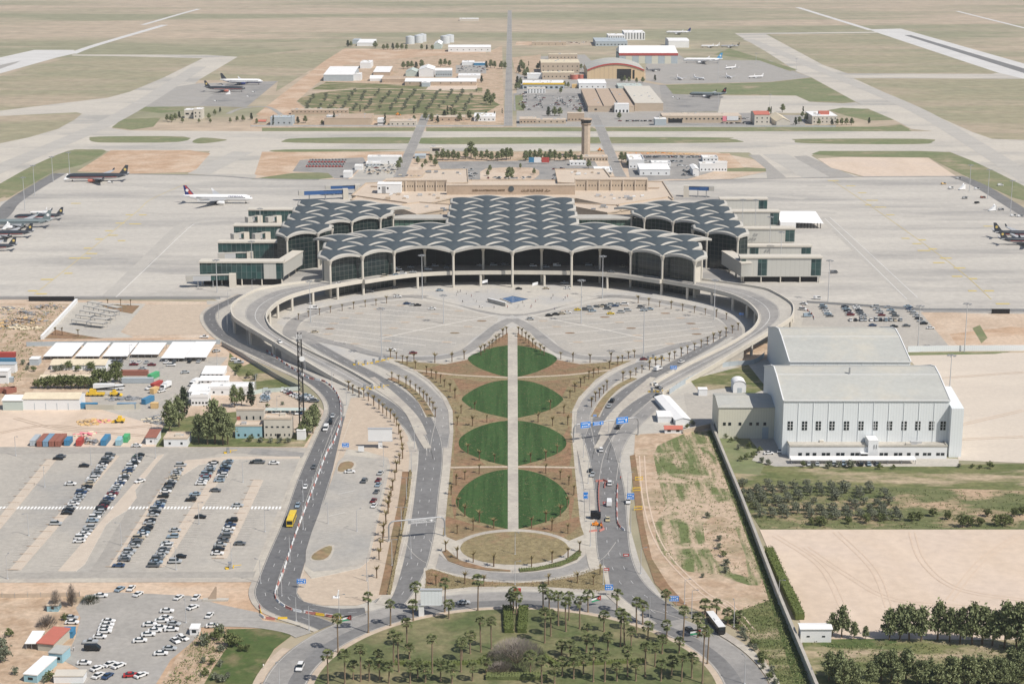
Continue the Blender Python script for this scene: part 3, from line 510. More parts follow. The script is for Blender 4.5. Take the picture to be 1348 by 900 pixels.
# ================================================================= TERMINAL
AX = 0.25; Y0 = G(674.5, 379).y; LI, LJ, ZS, RISE = 19.0, 15.0, 24.0, 1.9
print('Y0', Y0)
def dome_mesh(cuts, cover, ex=''):
    n = 14; bm = bmesh.new(); grid = []
    for a in range(n + 1):
        row = []
        for c in range(n + 1):
            u = -1 + 2 * a / n; v = -1 + 2 * c / n
            if cover:
                kk = .19; u, v = u * (1 - kk * (1 - v * v)), v * (1 - kk * (1 - u * u))
            x = (u - v) / 2 * LI; y = (u + v) / 2 * LJ; z = 1.1 * (2 - u * u - v * v) + 1.1 * (1 - u * u) * (1 - v * v) + (.16 if cover else 0)
            if 'r' in ex: z += 1.0 * (1 - u * u) * ((1 - v) / 2) ** 3
            if 'l' in ex: z += 1.0 * (1 - v * v) * ((1 - u) / 2) ** 3
            row.append(bm.verts.new((x, y, z)))
        grid.append(row)
    for a in range(n):
        for c in range(n): bm.faces.new((grid[a][c], grid[a + 1][c], grid[a + 1][c + 1], grid[a][c + 1]))
    for ax_, val, keep in cuts:
        if cover: val += keep * (.10 if ax_ == 'x' else .2)
        co = Vector((val * LI, 0, 0)) if ax_ == 'x' else Vector((0, val * LJ, 0)); no = Vector((1, 0, 0)) if ax_ == 'x' else Vector((0, 1, 0))
        bmesh.ops.bisect_plane(bm, geom=bm.verts[:] + bm.edges[:] + bm.faces[:], plane_co=co, plane_no=no, clear_outer=keep < 0, clear_inner=keep > 0)
    bmesh.ops.recalc_face_normals(bm, faces=bm.faces[:])
    if sum(f.normal.z for f in bm.faces) < 0: bmesh.ops.reverse_faces(bm, faces=bm.faces[:])
    if not cover:
        top = bm.faces[:]; r = bmesh.ops.duplicate(bm, geom=bm.verts[:] + bm.edges[:] + bm.faces[:]); vm = r['vert_map']
        for vt in [x for x in r['geom'] if isinstance(x, bmesh.types.BMVert)]: vt.co.z -= 1.4
        bf = [x for x in r['geom'] if isinstance(x, bmesh.types.BMFace)]; bmesh.ops.reverse_faces(bm, faces=bf)
        for e in [e for f in top for e in f.edges if len(e.link_faces) == 1]:
            p, q = e.verts
            try: bm.faces.new((p, q, vm[q], vm[p]))
            except Exception: pass
        bmesh.ops.recalc_face_normals(bm, faces=bm.faces[:])
    for f in bm.faces: f.smooth = abs(f.normal.z) > .5
    me = bpy.data.meshes.new('roof_covering' if cover else 'roof_dome'); bm.to_mesh(me); bm.free(); me.materials.append(K['dome_cover' if cover else 'white_concrete']); return me
DM = {}
def dome(root, i, j, kind, ex=''):
    cuts = {'f': (), 'B': (('y', 0, -1),), 'F': (('y', 0, 1),), 'L': (('x', -.45, 1),), 'R': (('x', .45, -1),)}[kind]
    kx = kind + ex
    if kx not in DM: DM[kx] = (dome_mesh(cuts, False, ex), dome_mesh(cuts, True, ex))
    d = link('roof_dome', DM[kx][0], root); d.location = (i * LI, j * LJ, ZS)
    c = link('roof_covering', DM[kx][1], d)
T = thing('airport_terminal', 'main airport terminal under a grid of shallow dark domes on white arches', 'terminal', (AX, Y0, 0))
doms = [(0, j, 'f') for j in range(1, 14, 2)]
for s in (-1, 1):
    doms += [(s, 0, 'F')] + [(s, j, 'f') for j in range(2, 13, 2)] + [(s, 14, 'B'), (3 * s, 0, 'F'), (3 * s, 2, 'f'), (3 * s, 4, 'f'), (3 * s, 6, 'B'), (4 * s, 1, 'f'), (4 * s, 3, 'f'), (4 * s, 5, 'B'), (5 * s, 0, 'f'), (5 * s, 2, 'f'), (5 * s, 4, 'B')]
    doms += [(2 * s, j, 'f') for j in (1, 3, 5)] + [(2 * s, j, 'L' if s < 0 else 'R') for j in (7, 9, 11, 13)]
    doms += [(6 * s, -1, 'L' if s < 0 else 'R'), (6 * s, 1, 'L' if s < 0 else 'R'), (6 * s, 3, 'B')]
for i, j, kd in doms: dome(T, i, j, kd, ('r' if i < 0 else 'l') if (abs(i), j) in ((5, 0), (6, -1)) else '')
def column(root, x, y, z0=0.0, z1=ZS, r=.85):
    q = MB(); q.tube((0, 0, z0), (0, 0, z1 - 3.2), r, r * .95, 12); q.tube((0, 0, z1 - 3.2), (0, 0, z1 - .9), r * .95, r * 1.8, 12); q.tube((0, 0, z1 - .9), (0, 0, z1 + .2), r * 1.8, r * 2.1, 12)
    o = q.build('column', K['cream_concrete'], root); o.location = (x, y, 0); return o
for i, j in [(0, 0), (-2, 0), (2, 0), (-4, 0), (4, 0), (-5, -1), (5, -1), (-6, -2), (6, -2), (-1, 1), (1, 1), (-3, 1), (3, 1), (-5, 1), (5, 1), (-6.4, 0), (6.4, 0), (-2, 8), (2, 8)]:
    column(T, i * LI, j * LJ + (.6 if j == 0 else 0))
def arch_wall(root, p0, p1, z0, zt, rise, m, name='glass_wall', n=14):
    p0 = Vector((p0[0], p0[1], 0)); p1 = Vector((p1[0], p1[1], 0)); L = (p1 - p0).length; a = atan2(p1.y - p0.y, p1.x - p0.x)
    q = MB(); vs = []
    for i in range(n + 1):
        t = i / n; vs += [(L * t, 0, z0), (L * t, 0, zt + rise * (1 - (2 * t - 1) ** 2))]
    q.add(vs, [(2 * i, 2 * i + 2, 2 * i + 3, 2 * i + 1) for i in range(n)])
    vb = [(x, .4, z) for x, y, z in vs]; q.add(vb, [(2 * i + 1, 2 * i + 3, 2 * i + 2, 2 * i) for i in range(n)])
    o = q.build(name, K[m], root); o.location = p0; o.rotation_euler = (0, 0, a); return o
W = lambda i, j: (i * LI, j * LJ)
for i in (-4, -2, 0, 2): arch_wall(T, W(i, 1.95), W(i + 2, 1.95), 9, ZS - 1.4, 3.2, 'glass_hall')
for s in (-1, 1):
    a_, c_ = W(4 * s, .35), W(5 * s, -.65); d_ = W(6 * s, -1.65); e_ = W(6.25 * s, -1.4); f_ = W(6.3 * s, 1.2)
    sg = (lambda p, q: (p, q)) if s > 0 else (lambda p, q: (q, p))
    arch_wall(T, *sg(W(4 * s, 1.95), a_), 9, ZS - 1.5, 0, 'glass_dark_green'); arch_wall(T, *sg(a_, c_), 0, ZS - 1.5, RISE, 'glass_dark_green'); arch_wall(T, *sg(c_, d_), 0, ZS - 1.5, RISE, 'glass_dark_green')
    arch_wall(T, *sg(d_, e_), 0, ZS - 1.5, 0, 'cream_concrete', 'wall'); arch_wall(T, *sg(e_, f_), 0, ZS - 1.5, 0, 'glass_dark_green')
    arch_wall(T, *sg(W(2.3 * s, 6.5), W(2.3 * s, 13.6)), 0, ZS - 1.4, 0, 'glass_dark_green'); arch_wall(T, *sg(f_, W(5.8 * s, 3)), 0, ZS - 1.5, 0, 'glass_dark_green')
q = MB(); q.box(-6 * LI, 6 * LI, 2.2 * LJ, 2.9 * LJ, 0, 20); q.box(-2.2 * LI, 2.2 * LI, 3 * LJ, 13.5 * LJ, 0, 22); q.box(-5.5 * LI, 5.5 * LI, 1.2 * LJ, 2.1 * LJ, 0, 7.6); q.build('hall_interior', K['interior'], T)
q = MB(); q.add([(W(-4, 0)[0], 12, 9.02), (W(4, 0)[0], 12, 9.02), (W(4, 0)[0], 2 * LJ, 9.02), (W(-4, 0)[0], 2 * LJ, 9.02)], [(0, 1, 2, 3)]); q.build('forecourt_floor', K['asphalt_worn'], T)
# link wings between hall and gate pavilions
for s in (-1, 1):
    x0, x1 = sorted((2.5 * s * LI, 5.6 * s * LI)); q = MB(); q.box(x0, x1, 10.4 * LJ, 11.4 * LJ, 0, 17.5); o = q.build('link_wall', K['glass_link'], T)
    q = MB(); q.box(x0 - 1, x1 + 1, 10.4 * LJ - 1.2, 11.4 * LJ + 1, 17.5, 18.6); q.build('link_roof', K['white_concrete'], T)
    q = MB(); q.box(x0, x1, 11.6 * LJ, 11.9 * LJ, 0, 14.5); q.build('link_wall', K['sandstone'], T)
# gate pavilions
def pavilion(s):
    R_ = thing('gate_pavilion', 'domed gate pavilion %s' % ('nearest the white and red tailed airliner' if s < 0 else 'beside the white tent with solid beige fins'), 'terminal', (AX, Y0, 0), 0, 'gate pavilions')
    L_, Rr = ('L', 'R') if s < 0 else ('R', 'L'); oi, oj = -7.95, 4.35
    for p, q_, kd in [(0, 0, L_), (0, 2, L_), (0, 4, L_), (0, 6, L_), (0, 8, L_), (1, 1, Rr), (1, 3, 'f'), (1, 5, 'f'), (1, 7, 'f'), (2, 2, None), (2, 4, 'f'), (2, 6, 'f'), (2, 8, 'B'), (3, 5, Rr), (3, 7, 'B')]:
        if kd: dome(R_, -s * (p + oi), q_ + oj, kd, ('r' if s < 0 else 'l') if (p, q_) in ((0, 0), (1, 1), (1, 3), (2, 4), (3, 5)) else '')
    U = lambda p, q_: (-s * (p + oi) * LI, (q_ + oj) * LJ)
    for p, q_ in [(0, -1), (1, 0), (1.42, 1), (2, 3), (3, 4), (3.42, 5)]: column(R_, *U(p, q_), r=.75)
    sg = (lambda p, q: (p, q)) if s < 0 else (lambda p, q: (q, p))
    for a_, c_, rs in [((-.4, -.5), (0, -.85), 0), ((0, -.85), (1, .15), RISE), ((1, .15), (1.1, 2.2), 0), ((1.1, 2.2), (2, 3.15), RISE), ((2, 3.15), (3, 4.15), RISE), ((3, 4.15), (3.4, 4.6), 0), ((3.4, 4.6), (3.2, 6.8), 0)]:
        arch_wall(R_, *sg(U(*a_), U(*c_)), 0, ZS - 1.5, rs, 'glass_dark_green')
    arch_wall(R_, *sg(U(-.4, 8), U(-.4, -.5)), 0, ZS - 1.5, 0, 'glass_dark_green')
    pts = [U(*w) for w in ((-.2, 0), (.6, .6), (.9, 2.6), (1.9, 3.7), (2.8, 4.8), (2.9, 6.7), (1, 7), (-.2, 7.5))]; pts = pts if s < 0 else pts[::-1]
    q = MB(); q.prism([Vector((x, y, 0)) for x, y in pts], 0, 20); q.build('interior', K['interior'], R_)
pavilion(-1); pavilion(1)
# pier fins
def fin(name, label, x0, x1, yb, yt, depth, front, wins=(), zb=3.6, group='boarding piers', solid=None):
    a, c = G(x0, yb), G(x1, yb); top = hgt(yb, yt); R_ = thing(name, label, 'pier', ((a.x + c.x) / 2, a.y, 0), 0, group); w = (c.x - a.x) / 2
    q = MB(); q.box(-w, w, 0, depth, zb, top); q.build('wall', K[front], R_)
    q = MB(); q.box(-w - .5, w + .5, -.6, depth + .4, top, top + 1.0); q.build('roof', K['cream_concrete'], R_)
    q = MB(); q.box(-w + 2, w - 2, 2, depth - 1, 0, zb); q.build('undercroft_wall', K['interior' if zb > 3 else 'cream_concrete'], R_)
    for sx in (-1, -.5, 0, .5, 1):
        q = MB(); q.tube((sx * (w - 1), .6, 0), (sx * (w - 1), .6, zb), .45, .45, 8); q.build('column', K['cream_concrete'], R_)
    for wx0, wx1 in wins:
        q = MB(); q.box(G(wx0, yb).x - a.x - w, G(wx1, yb).x - a.x - w, -.12, .1, zb + .8, top - .6); q.build('window', K['glass_green'], R_)
    for wx0, wx1 in (solid or ()):
        q = MB(); q.box(G(wx0, yb).x - a.x - w, G(wx1, yb).x - a.x - w, -.12, .1, zb, top - .1); q.build('panel', K['clad_pier'], R_)
    return R_
fin('boarding_pier', 'longest glass boarding pier with a jet bridge, nearest the viaduct', 264, 373, 376, 346, 9, 'glass_green', (), 4.5, 'glass boarding piers', ((348, 364),))
fin('boarding_pier', 'glass boarding pier second from the viaduct, with one long jet bridge', 288, 384, 346.5, 320, 9, 'glass_green', (), 3.5, 'glass boarding piers', ((368, 374),))
fin('boarding_pier', 'glass boarding pier third from the viaduct, with two stub bridges', 308.5, 392, 320, 298, 9, 'glass_green', (), 2.5, 'glass boarding piers')
fin('boarding_pier', 'short glass boarding pier farthest from the viaduct', 327.5, 400, 297.5, 277, 9, 'glass_green', (), 2.5, 'glass boarding piers')
fin('boarding_pier', 'beige boarding pier nearest the viaduct with three dark windows', 974, 1080.5, 372, 340, 9, 'clad_pier', ((975, 981), (997, 1009), (1067, 1080)), 4, 'beige boarding piers')
fin('boarding_pier', 'beige boarding pier with a window at each end, second from viaduct', 968, 1067.5, 343, 325, 9, 'clad_pier', ((986.5, 998), (1054.5, 1067)), 3, 'beige boarding piers')
fin('boarding_pier', 'beige boarding pier behind the tower-lit apron, third from the viaduct', 962, 1046, 322, 302, 9, 'clad_pier', ((973, 981), (1033.5, 1045.5)), 1.5, 'beige boarding piers')
fin('boarding_pier', 'beige boarding pier touching the white tent', 955, 1025.5, 299.5, 279.5, 9, 'clad_pier', ((1013.5, 1025),), 1.5, 'beige boarding piers')
fin('boarding_pier', 'beige boarding pier farthest from the viaduct, with one end window', 948, 1010, 279, 263, 9, 'clad_pier', ((998.5, 1009.5),), 1.5, 'beige boarding piers')
def skybridge(label, a, c, z0, z1, w, grp=None):
    a = Vector((a.x, a.y, 0)); c = Vector((c.x, c.y, 0)); L = (c - a).length; R_ = thing('link_bridge', label, 'walkway', a, atan2(c.y - a.y, c.x - a.x), grp)
    q = MB(); q.box(0, L, -w / 2, w / 2, z0, z1); q.build('wall', K['clad_pier'], R_); q = MB(); q.box(-.3, L + .3, -w / 2 - .3, w / 2 + .3, z1, z1 + .7); q.build('roof', K['cream_concrete'], R_)
    for t in (.15, .5, .85):
        q = MB(); q.tube((L * t, 0, 0), (L * t, 0, z0), .6, .6, 8); q.build('column', K['cream_concrete'], R_)
pv = Vector((AX + -7.6 * LI, Y0 + 3.6 * LJ, 0)); skybridge('slanting enclosed walkway from the glass pier to its pavilion', G(367, 374), pv, 5, 13.5, 7, 'link bridges')
skybridge('slanting enclosed walkway from the beige pier to its pavilion', mir([G(367, 374)], AX)[0], mir([pv], AX)[0], 5, 13.5, 7, 'link bridges')
def jetbridge(label, p, ang, L=22, m='steel', z=4.6, side='glass_green'):
    R_ = thing('jet_bridge', label, 'jet bridge', p, ang, 'jet bridges'); q = MB()
    q.box(0, L * .55, -1.5, 1.5, z, z + 3); q.build('rear_tunnel', K[side], R_); q = MB(); q.box(L * .5, L, -1.8, 1.8, z - .2, z + 3.2); q.build('front_tunnel', K[side if side == 'blue' else m], R_)
    q = MB(); q.box(-.3, L, -1.9, 1.9, z + 3.2, z + 3.5); q.build('tunnel_roof', K['white_concrete'], R_)
    q = MB(); q.box(L - .5, L + 4, -2.4, 2.4, z - .4, z + 3.6); q.build('cab', K['white_concrete'], R_); q = MB(); q.box(-4, .4, -2.6, 2.6, 0, z + 3.8); q.build('rotunda', K['cream_concrete'], R_)
    for t in (.45, .85):
        q = MB(); q.tube((L * t, -1.2, 0), (L * t, -1.2, z), .3, .3, 6); q.tube((L * t, 1.2, 0), (L * t, 1.2, z), .3, .3, 6); q.box(L * t - .6, L * t + .6, -1.6, 1.6, 0, .9, 0); q.build('support', K['metal'], R_)
jetbridge('glazed jet bridge reaching out from the longest glass pier', G(303, 377), pi + .12, 24); jetbridge('glazed jet bridge reaching out from the second glass pier', G(326, 347), pi + .2, 16)
jetbridge('stub jet bridge on the third glass pier nearer its tip', G(320, 320.5), pi + .7, 5); jetbridge('stub jet bridge on the third glass pier nearer the pavilion', G(348, 320.5), pi + .7, 5)
jetbridge('stub jet bridge on the farthest glass pier nearer its tip', G(338, 298), pi + .7, 5); jetbridge('stub jet bridge on the farthest glass pier nearer the pavilion', G(363, 298), pi + .7, 4)
jetbridge('blue jet bridge behind the glass pavilion, nearer one', G(452, 262), pi + .25, 34, 'steel', 5, 'blue'); jetbridge('blue jet bridge behind the glass pavilion, farther one', G(468, 256), pi + .2, 22, 'steel', 5, 'blue')
jetbridge('blue jet bridge behind the beige-finned pavilion', G(906, 259), -.15, 18, 'steel', 6, 'blue')
# white tent
a = G(1027, 301); t_ = thing('tent', 'large white fabric tent open at one side, by a beige pier', 'tent', a); w = G(1084, 301).x - a.x
q = MB(); q.add([(0, 0, 5), (w, 0, 4), (w * .93, 24, 9.5), (0, 24, 9.5), (w * .9, 46, 6), (0, 46, 6)], [(0, 1, 2, 3), (3, 2, 4, 5), (1, 4, 2)]); q.build('roof', K['white_roof'], t_)
q = MB(); q.add([(0, 0, 0), (w * .36, 0, 0), (w * .36, 0, 4.9), (0, 0, 5), (0, 46, 0), (0, 46, 6), (0, 24, 9.5)], [(0, 1, 2, 3), (0, 3, 6, 5, 4)]); q.build('wall', K['white_roof'], t_)
for i in range(8):
    q = MB(); q.box(w * (.4 + .075 * i), w * (.4 + .075 * i) + .5, .2, .6, 0, 4.3); q.build('post', K['dark'], t_)
# ---------------------------------------------------------------- viaduct
VO = [(478, 519, .2), (450, 505, .4), (420, 488, 2), (400, 476, 3.5), (370, 458, 6), (340, 440, 8.4), (320, 428, 9), (307, 418, 9), (304.5, 406, 9), (310, 398, 9), (328, 387, 9), (345, 380.5, 9), (387, 374, 9), (425, 369, 9)]
VI = [(492, 508, .2), (463, 491, .7), (438, 478, 2), (413, 466, 3.5), (387, 453, 6), (362, 437, 8.4), (353, 427, 9), (350.5, 417, 9), (355.5, 408, 9), (367, 398, 9), (387, 389, 9), (413, 382, 9), (443, 376, 9), (478, 370, 9)]
def vpts(L, m): 
    p = smooth([G(*q) for q in L], 6); return mir(p, AX) if m else p
V = thing('viaduct', 'curving raised drop-off road on columns along the terminal front', 'viaduct', (0, 0, 0))
FR = [(478, 370, 9), (514, 364.5, 9), (551, 360.3, 9), (589, 358.2, 9), (632, 357.5, 9), (674.5, 357.3, 9)]
front = [Vector((p.x, p.y, 9)) for p in smooth([G(q[0], q[1] - .6, 10) for q in FR], 8)]; front[0] = G(*FR[0]); front = front + mir(front[:-1], AX)[::-1]
deck = MB(); par = []
for m in (0, 1):
    o_, i_ = vpts(VO, m), vpts(VI, m); n = len(o_)
    vs = [tuple(p) for p in o_] + [tuple(p) for p in i_]; 
    fs = [(j, n + j, n + j + 1, j + 1) for j in range(n - 1)]; fs = fs if not m else [f[::-1] for f in fs]
    deck.add([(x, y, z) for x, y, z in vs], [f[::-1] for f in fs]); deck.add([(x, y, z - 1.5) for x, y, z in vs], fs)
    par += [o_, i_]
bk = [Vector((p.x, Y0 + 2.05 * LJ if abs(p.x) < 3.9 * LI else Y0 - .2 * LJ, 9)) for p in front]
e0, e1 = G(425, 369, 9), mir([G(425, 369, 9)], AX)[0]; bk[0] = e0; bk[-1] = e1
n = len(front); deck.add([tuple(p) for p in front] + [tuple(p) for p in bk], [(j, j + 1, n + j + 1, n + j) for j in range(n - 1)]); deck.add([(p.x, p.y, 7.5) for p in front] + [(p.x, p.y, 7.5) for p in bk], [(n + j, n + j + 1, j + 1, j) for j in range(n - 1)])
deck.build('deck', K['concrete'], V)
par.append(front)
for pl in par:
    q = MB(); ribbon(q, [Vector((p.x, p.y, p.z + 1.3)) for p in pl], -.35, .35, None, 2.5); q.build('parapet', K['cream_concrete'], V)
def between(o_, i_, f0, f1, dz):
    n = len(o_); return [(o_[j].lerp(i_[j], f)) + Vector((0, 0, dz)) for j in range(n) for f in (f0, f1)]
q = MB()
for m in (0, 1):
    o_, i_ = vpts(VO, m), vpts(VI, m); vs = between(o_, i_, .38, .95, .04); n = len(o_)
    fs = [(2 * j, 2 * j + 1, 2 * j + 3, 2 * j + 2) for j in range(n - 1)]; q.add([tuple(p) for p in vs], fs if m else [f[::-1] for f in fs])
    for f in (.40, .665, .93):
        MARKV = [o_[j].lerp(i_[j], f) + Vector((0, 0, .07)) for j in range(n)]; ribbon(MARK, MARKV, -.1, .1, None, 0, 1 if f != .665 else 0)
fb = [p + Vector((0, .8, .04)) for p in front]; ff = [p + Vector((0, 11.5, .04)) for p in front]; n = len(front); q.add([tuple(p) for p in fb + ff], [(j, j + 1, n + j + 1, n + j) for j in range(n - 1)])
q.build('road_surface', K['asphalt_worn'], V)
for m in (0, 1):
    i_ = resample(vpts(VI, m)[22:], 19.5); o_ = resample(vpts(VO, m)[26:50], 24)
    for p in i_ + o_:
        if p.z > 5:
            q = MB(); q.tube((p.x, p.y + .5, 0), (p.x, p.y + .5, p.z - 1.4), .85, .85, 10); q.build('column', K['cream_concrete'], V)
for p in resample(front, 19)[1:-1]:
    if min(abs(p.x - AX - i * LI) for i in (-6, -5, -4, -2, 0, 2, 4, 5, 6)) > 6:
        q = MB(); q.tube((p.x, p.y + .6, 0), (p.x, p.y + .6, 7.6), .85, .85, 10); q.build('column', K['cream_concrete'], V)
for m in (0, 1):      # solid ramp walls where the viaduct comes down
    o_, i_ = vpts(VO, m)[:25], vpts(VI, m)[:25]; q = MB()
    for pl in (o_, i_):
        n = len(pl); q.add([(p.x, p.y, 0) for p in pl] + [(p.x, p.y, p.z - .6) for p in pl], [(j, j + 1, n + j + 1, n + j) for j in range(n - 1)])
    q.build('ramp_wall', K['concrete'], V)
# ================================================================= BUILDINGS
def building(name, label, cat, x0, x1, yb, yt, yr, wm='white_panel', rm='white_roof', roof='flat', win=None, rise=1.5, group=None, door=None, depth=None, yaw=0, win2=None, roofname='roof', wname='window'):
    a, c = G(x0, yb), G(x1, yb); top = max(hgt(yb, yt), 2.2); w = (c.x - a.x) / 2
    d = depth if depth else max(4.0, min(G((x0 + x1) / 2, yr, top + (rise if roof == 'gable' else 0)).y - a.y, 260)); 
    R = thing(name, label, cat, ((a.x + c.x) / 2, a.y, 0), yaw, group)
    q = MB(); q.box(-w, w, 0, d, 0, top)
    if roof == 'gabley': q.add([(-w, 0, top), (w, 0, top), (0, 0, top + rise), (-w, d, top), (w, d, top), (0, d, top + rise)], [(0, 1, 2), (4, 3, 5)])
    if roof == 'gable': q.add([(-w, 0, top), (-w, d, top), (-w, d / 2, top + rise), (w, 0, top), (w, d, top), (w, d / 2, top + rise)], [(1, 0, 2), (3, 4, 5)])
    if roof == 'barrely': q.add([(w * cos(pi * t / 12), 0, top + rise * sin(pi * t / 12)) for t in range(13)], [tuple(range(13))]); q.add([(w * cos(pi * t / 12), d, top + rise * sin(pi * t / 12)) for t in range(13)], [tuple(range(12, -1, -1))])
    if roof == 'barrel':
        for sx, rev in ((-w, 1), (w, 0)):
            f = tuple(range(13)); q.add([(sx, d / 2 - d / 2 * cos(pi * t / 12), top + rise * sin(pi * t / 12)) for t in range(13)], [f[::-1] if rev else f])
    q.build('wall', K[wm], R); q = MB(); e = .35
    if roof == 'flat':
        q.box(-w - .15, w + .15, -.15, d + .15, top, top + .35)
        if rise and rise != 1.5: q.box(-w - .15, w + .15, -.15, .25, top + .35, top + .35 + rise); q.box(-w - .15, w + .15, d - .25, d + .15, top + .35, top + .35 + rise); q.box(-w - .15, -w + .25, .25, d - .25, top + .35, top + .35 + rise); q.box(w - .25, w + .15, .25, d - .25, top + .35, top + .35 + rise)
    elif roof == 'gable':
        q.add([(-w - e, -e, top), (w + e, -e, top), (w + e, d / 2, top + rise), (-w - e, d / 2, top + rise), (-w - e, d + e, top), (w + e, d + e, top)], [(0, 1, 2, 3), (3, 2, 5, 4)])
        q.add([(-w - e, -e, top - .25), (w + e, -e, top - .25), (w + e, -e, top), (-w - e, -e, top)], [(0, 1, 2, 3)])
    elif roof == 'shed': q.add([(-w - e, -e, top), (w + e, -e, top), (w + e, d + e, top + rise), (-w - e, d + e, top + rise), (-w - e, -e, top - .3), (w + e, -e, top - .3)], [(0, 1, 2, 3), (4, 5, 1, 0)])
    elif roof == 'gabley': q.add([(-w - e, -e, top - .1), (0, -e, top + rise), (0, d + e, top + rise), (-w - e, d + e, top - .1), (w + e, -e, top - .1), (w + e, d + e, top - .1)], [(3, 0, 1, 2)[::-1], (1, 4, 5, 2)])
    elif roof == 'barrely': q.rings([[((w + .2) * cos(pi * t / 12), yy, top + (rise + .2) * sin(pi * t / 12)) for t in range(13)] for yy in (-.3, d + .3)], caps=False)
    elif roof == 'barrel': q.rings([[(xx, d / 2 - (d / 2 + .2) * cos(pi * t / 12), top + (rise + .2) * sin(pi * t / 12)) for t in range(13)] for xx in (-w - .3, w + .3)], caps=False)
    if roof in ('barrely', 'barrel'): q.f = [f for f in q.f if not (abs(f[0] - f[1]) == 12)]; q.m = q.m[:len(q.f)]; q.sm = [True] * len(q.f); q.tone = q.tone[:len(q.f)]
    q.build(roofname, K[rm], R)
    for wn in (win, win2):
        if not wn: continue
        nx, nz, ww, wh, z0, dz = wn; me = None
        for iz in range(nz):
            for ix in range(nx):
                if me is None: q = MB(); q.box(-ww / 2, ww / 2, -.08, .1, 0, wh); me = q.mesh('window', K['glass_dark'])
                o = link(wname, me, R); o.location = (-w + 2 * w * (ix + .5) / nx, 0, z0 + iz * dz)
    if door:
        for dx, dw, dh, dm in door:
            q = MB(); q.box(dx * w - dw / 2, dx * w + dw / 2, -.1, .1, 0, dh); q.build('door', K[dm], R)
    if roof == 'flat' and w > 4 and d > 7:
        ru = random.Random(int(x0 * 7 + yb))
        for i in range(min(6, 2 + int(w * d / 120))):
            q = MB(); ux, uy, us = ru.uniform(-.8, .8) * w, ru.uniform(.15, .85) * d, ru.uniform(.6, 1.5); q.box(ux - us, ux + us, uy - us * .7, uy + us * .7, top + .3, top + .3 + us); q.build('roof_unit', K['steel' if ru.random() < .6 else 'cream_concrete'], R)
    R['w'] = w; R['d'] = d; R['top'] = top
    return R
def addbox(R, name, x0, x1, y0, y1, z0, z1, m):
    q = MB(); q.box(x0, x1, y0, y1, z0, z1); return q.build(name, K[m], R)
# --- old sandstone terminal behind the domes
a = G(503, 279); R = thing('sandstone_terminal', 'old sandstone terminal with wide flat roofs and the airport name on its wall', 'terminal')
def block(name, s, z0, z1, m, rm, R=R, lip=.9):
    pts = GP(s, z1); ar = sum(pts[i].x * pts[(i + 1) % len(pts)].y - pts[(i + 1) % len(pts)].x * pts[i].y for i in range(len(pts))); pts = pts if ar > 0 else pts[::-1]
    q = MB(); q.prism(pts, z0, z1, 1, 0); o = q.build(name, [K[m], K[rm]], R)
    if lip:
        q = MB(); ribbon(q, [Vector((p.x, p.y, z1 + lip)) for p in pts], -.01, .7, None, lip, 0, True); q.build('parapet', K[m], o)
    return o
block('roof_terrace', "463,258 482,242 600,238 760,238 872,240 886,262 850,268 815,274 758,262 592,262 548,272 530,268", 0, 10, 'sandstone', 'sandstone_roof')
def hall(x0, x1, yb, z0, yt, d):
    a, c = G(x0, yb, z0), G(x1, yb, z0); v = (yt - 450) / FPX; z1 = CH - a.y * (ST + v * CT) / (CT - v * ST); q = MB(); q.box(a.x, c.x, a.y, a.y + d, z0 - 2, z1); o = q.build('rear_hall', K['sandstone'], R); q = MB(); q.box(a.x - .4, c.x + .4, a.y - .4, a.y + d + .4, z1, z1 + .8); q.build('parapet', K['sandstone_roof'], o)
    for i in range(7): q = MB(); xx = a.x + (c.x - a.x) * i / 6; q.box(xx - .6, xx + .6, a.y - .9, a.y + .05, z0, z1 - .4); q.build('pilaster', K['sandstone_roof'], o)
    for i in range(24): q = MB(); xx = a.x + (c.x - a.x) * (i + .8) / 24.5; q.box(xx - .3, xx + .3, a.y - .12, a.y + .05, z0 + (z1 - z0) * .42, z0 + (z1 - z0) * .55); q.build('window', K['dark'], o)
hall(508, 588, 252, 10, 238, 9); hall(757, 852, 251, 10, 237, 9)
block('rear_wing', "563,224.5 614.5,223.5 616,241 588,242 500,242 510,236 555,234", 9, 11.5, 'sandstone', 'sandstone_roof'); block('rear_wing', "731,223.5 795,223.5 803,234 850,235 850,241 757,242 735,241", 9, 11.5, 'sandstone', 'sandstone_roof')
block('front_block', "530,270 552,267 592,270 592,275 548,283 530,276", 0, 12, 'sandstone', 'sandstone_roof'); block('front_block', "818,276 812,271 757,268 757,273 800,281 812,279", 0, 12, 'sandstone', 'sandstone_roof')
block('side_hall', "470,259 536,268 534,276 462,264", 0, 11, 'sandstone', 'sandstone_roof'); block('side_hall', "880,260 815,270 817,278 886,265", 0, 11, 'sandstone', 'sandstone_roof')
ru = random.Random(5)
for s_, z_, n_ in (("500,262 585,256", 10.2, 10), ("765,256 850,263", 10.2, 10), ("560,230 606,226", 11.8, 7), ("738,226 790,230", 11.8, 7), ("560,279 590,271", 12.2, 4), ("765,271 800,278", 12.2, 4), ("610,252 735,250", 10.2, 8)):
    (xa, ya), (xb, yb_) = P(s_)
    for i in range(n_):
        p = G(xa + (xb - xa) * ru.random(), ya + (yb_ - ya) * ru.random(), z_); us = ru.uniform(.8, 2.2); q = MB(); q.box(-us, us, -us * .7, us * .7, 0, us * .9); oo = q.build('roof_unit', K[ru.choice(('steel', 'sandstone', 'metal', 'white_panel'))], R); oo.location = p
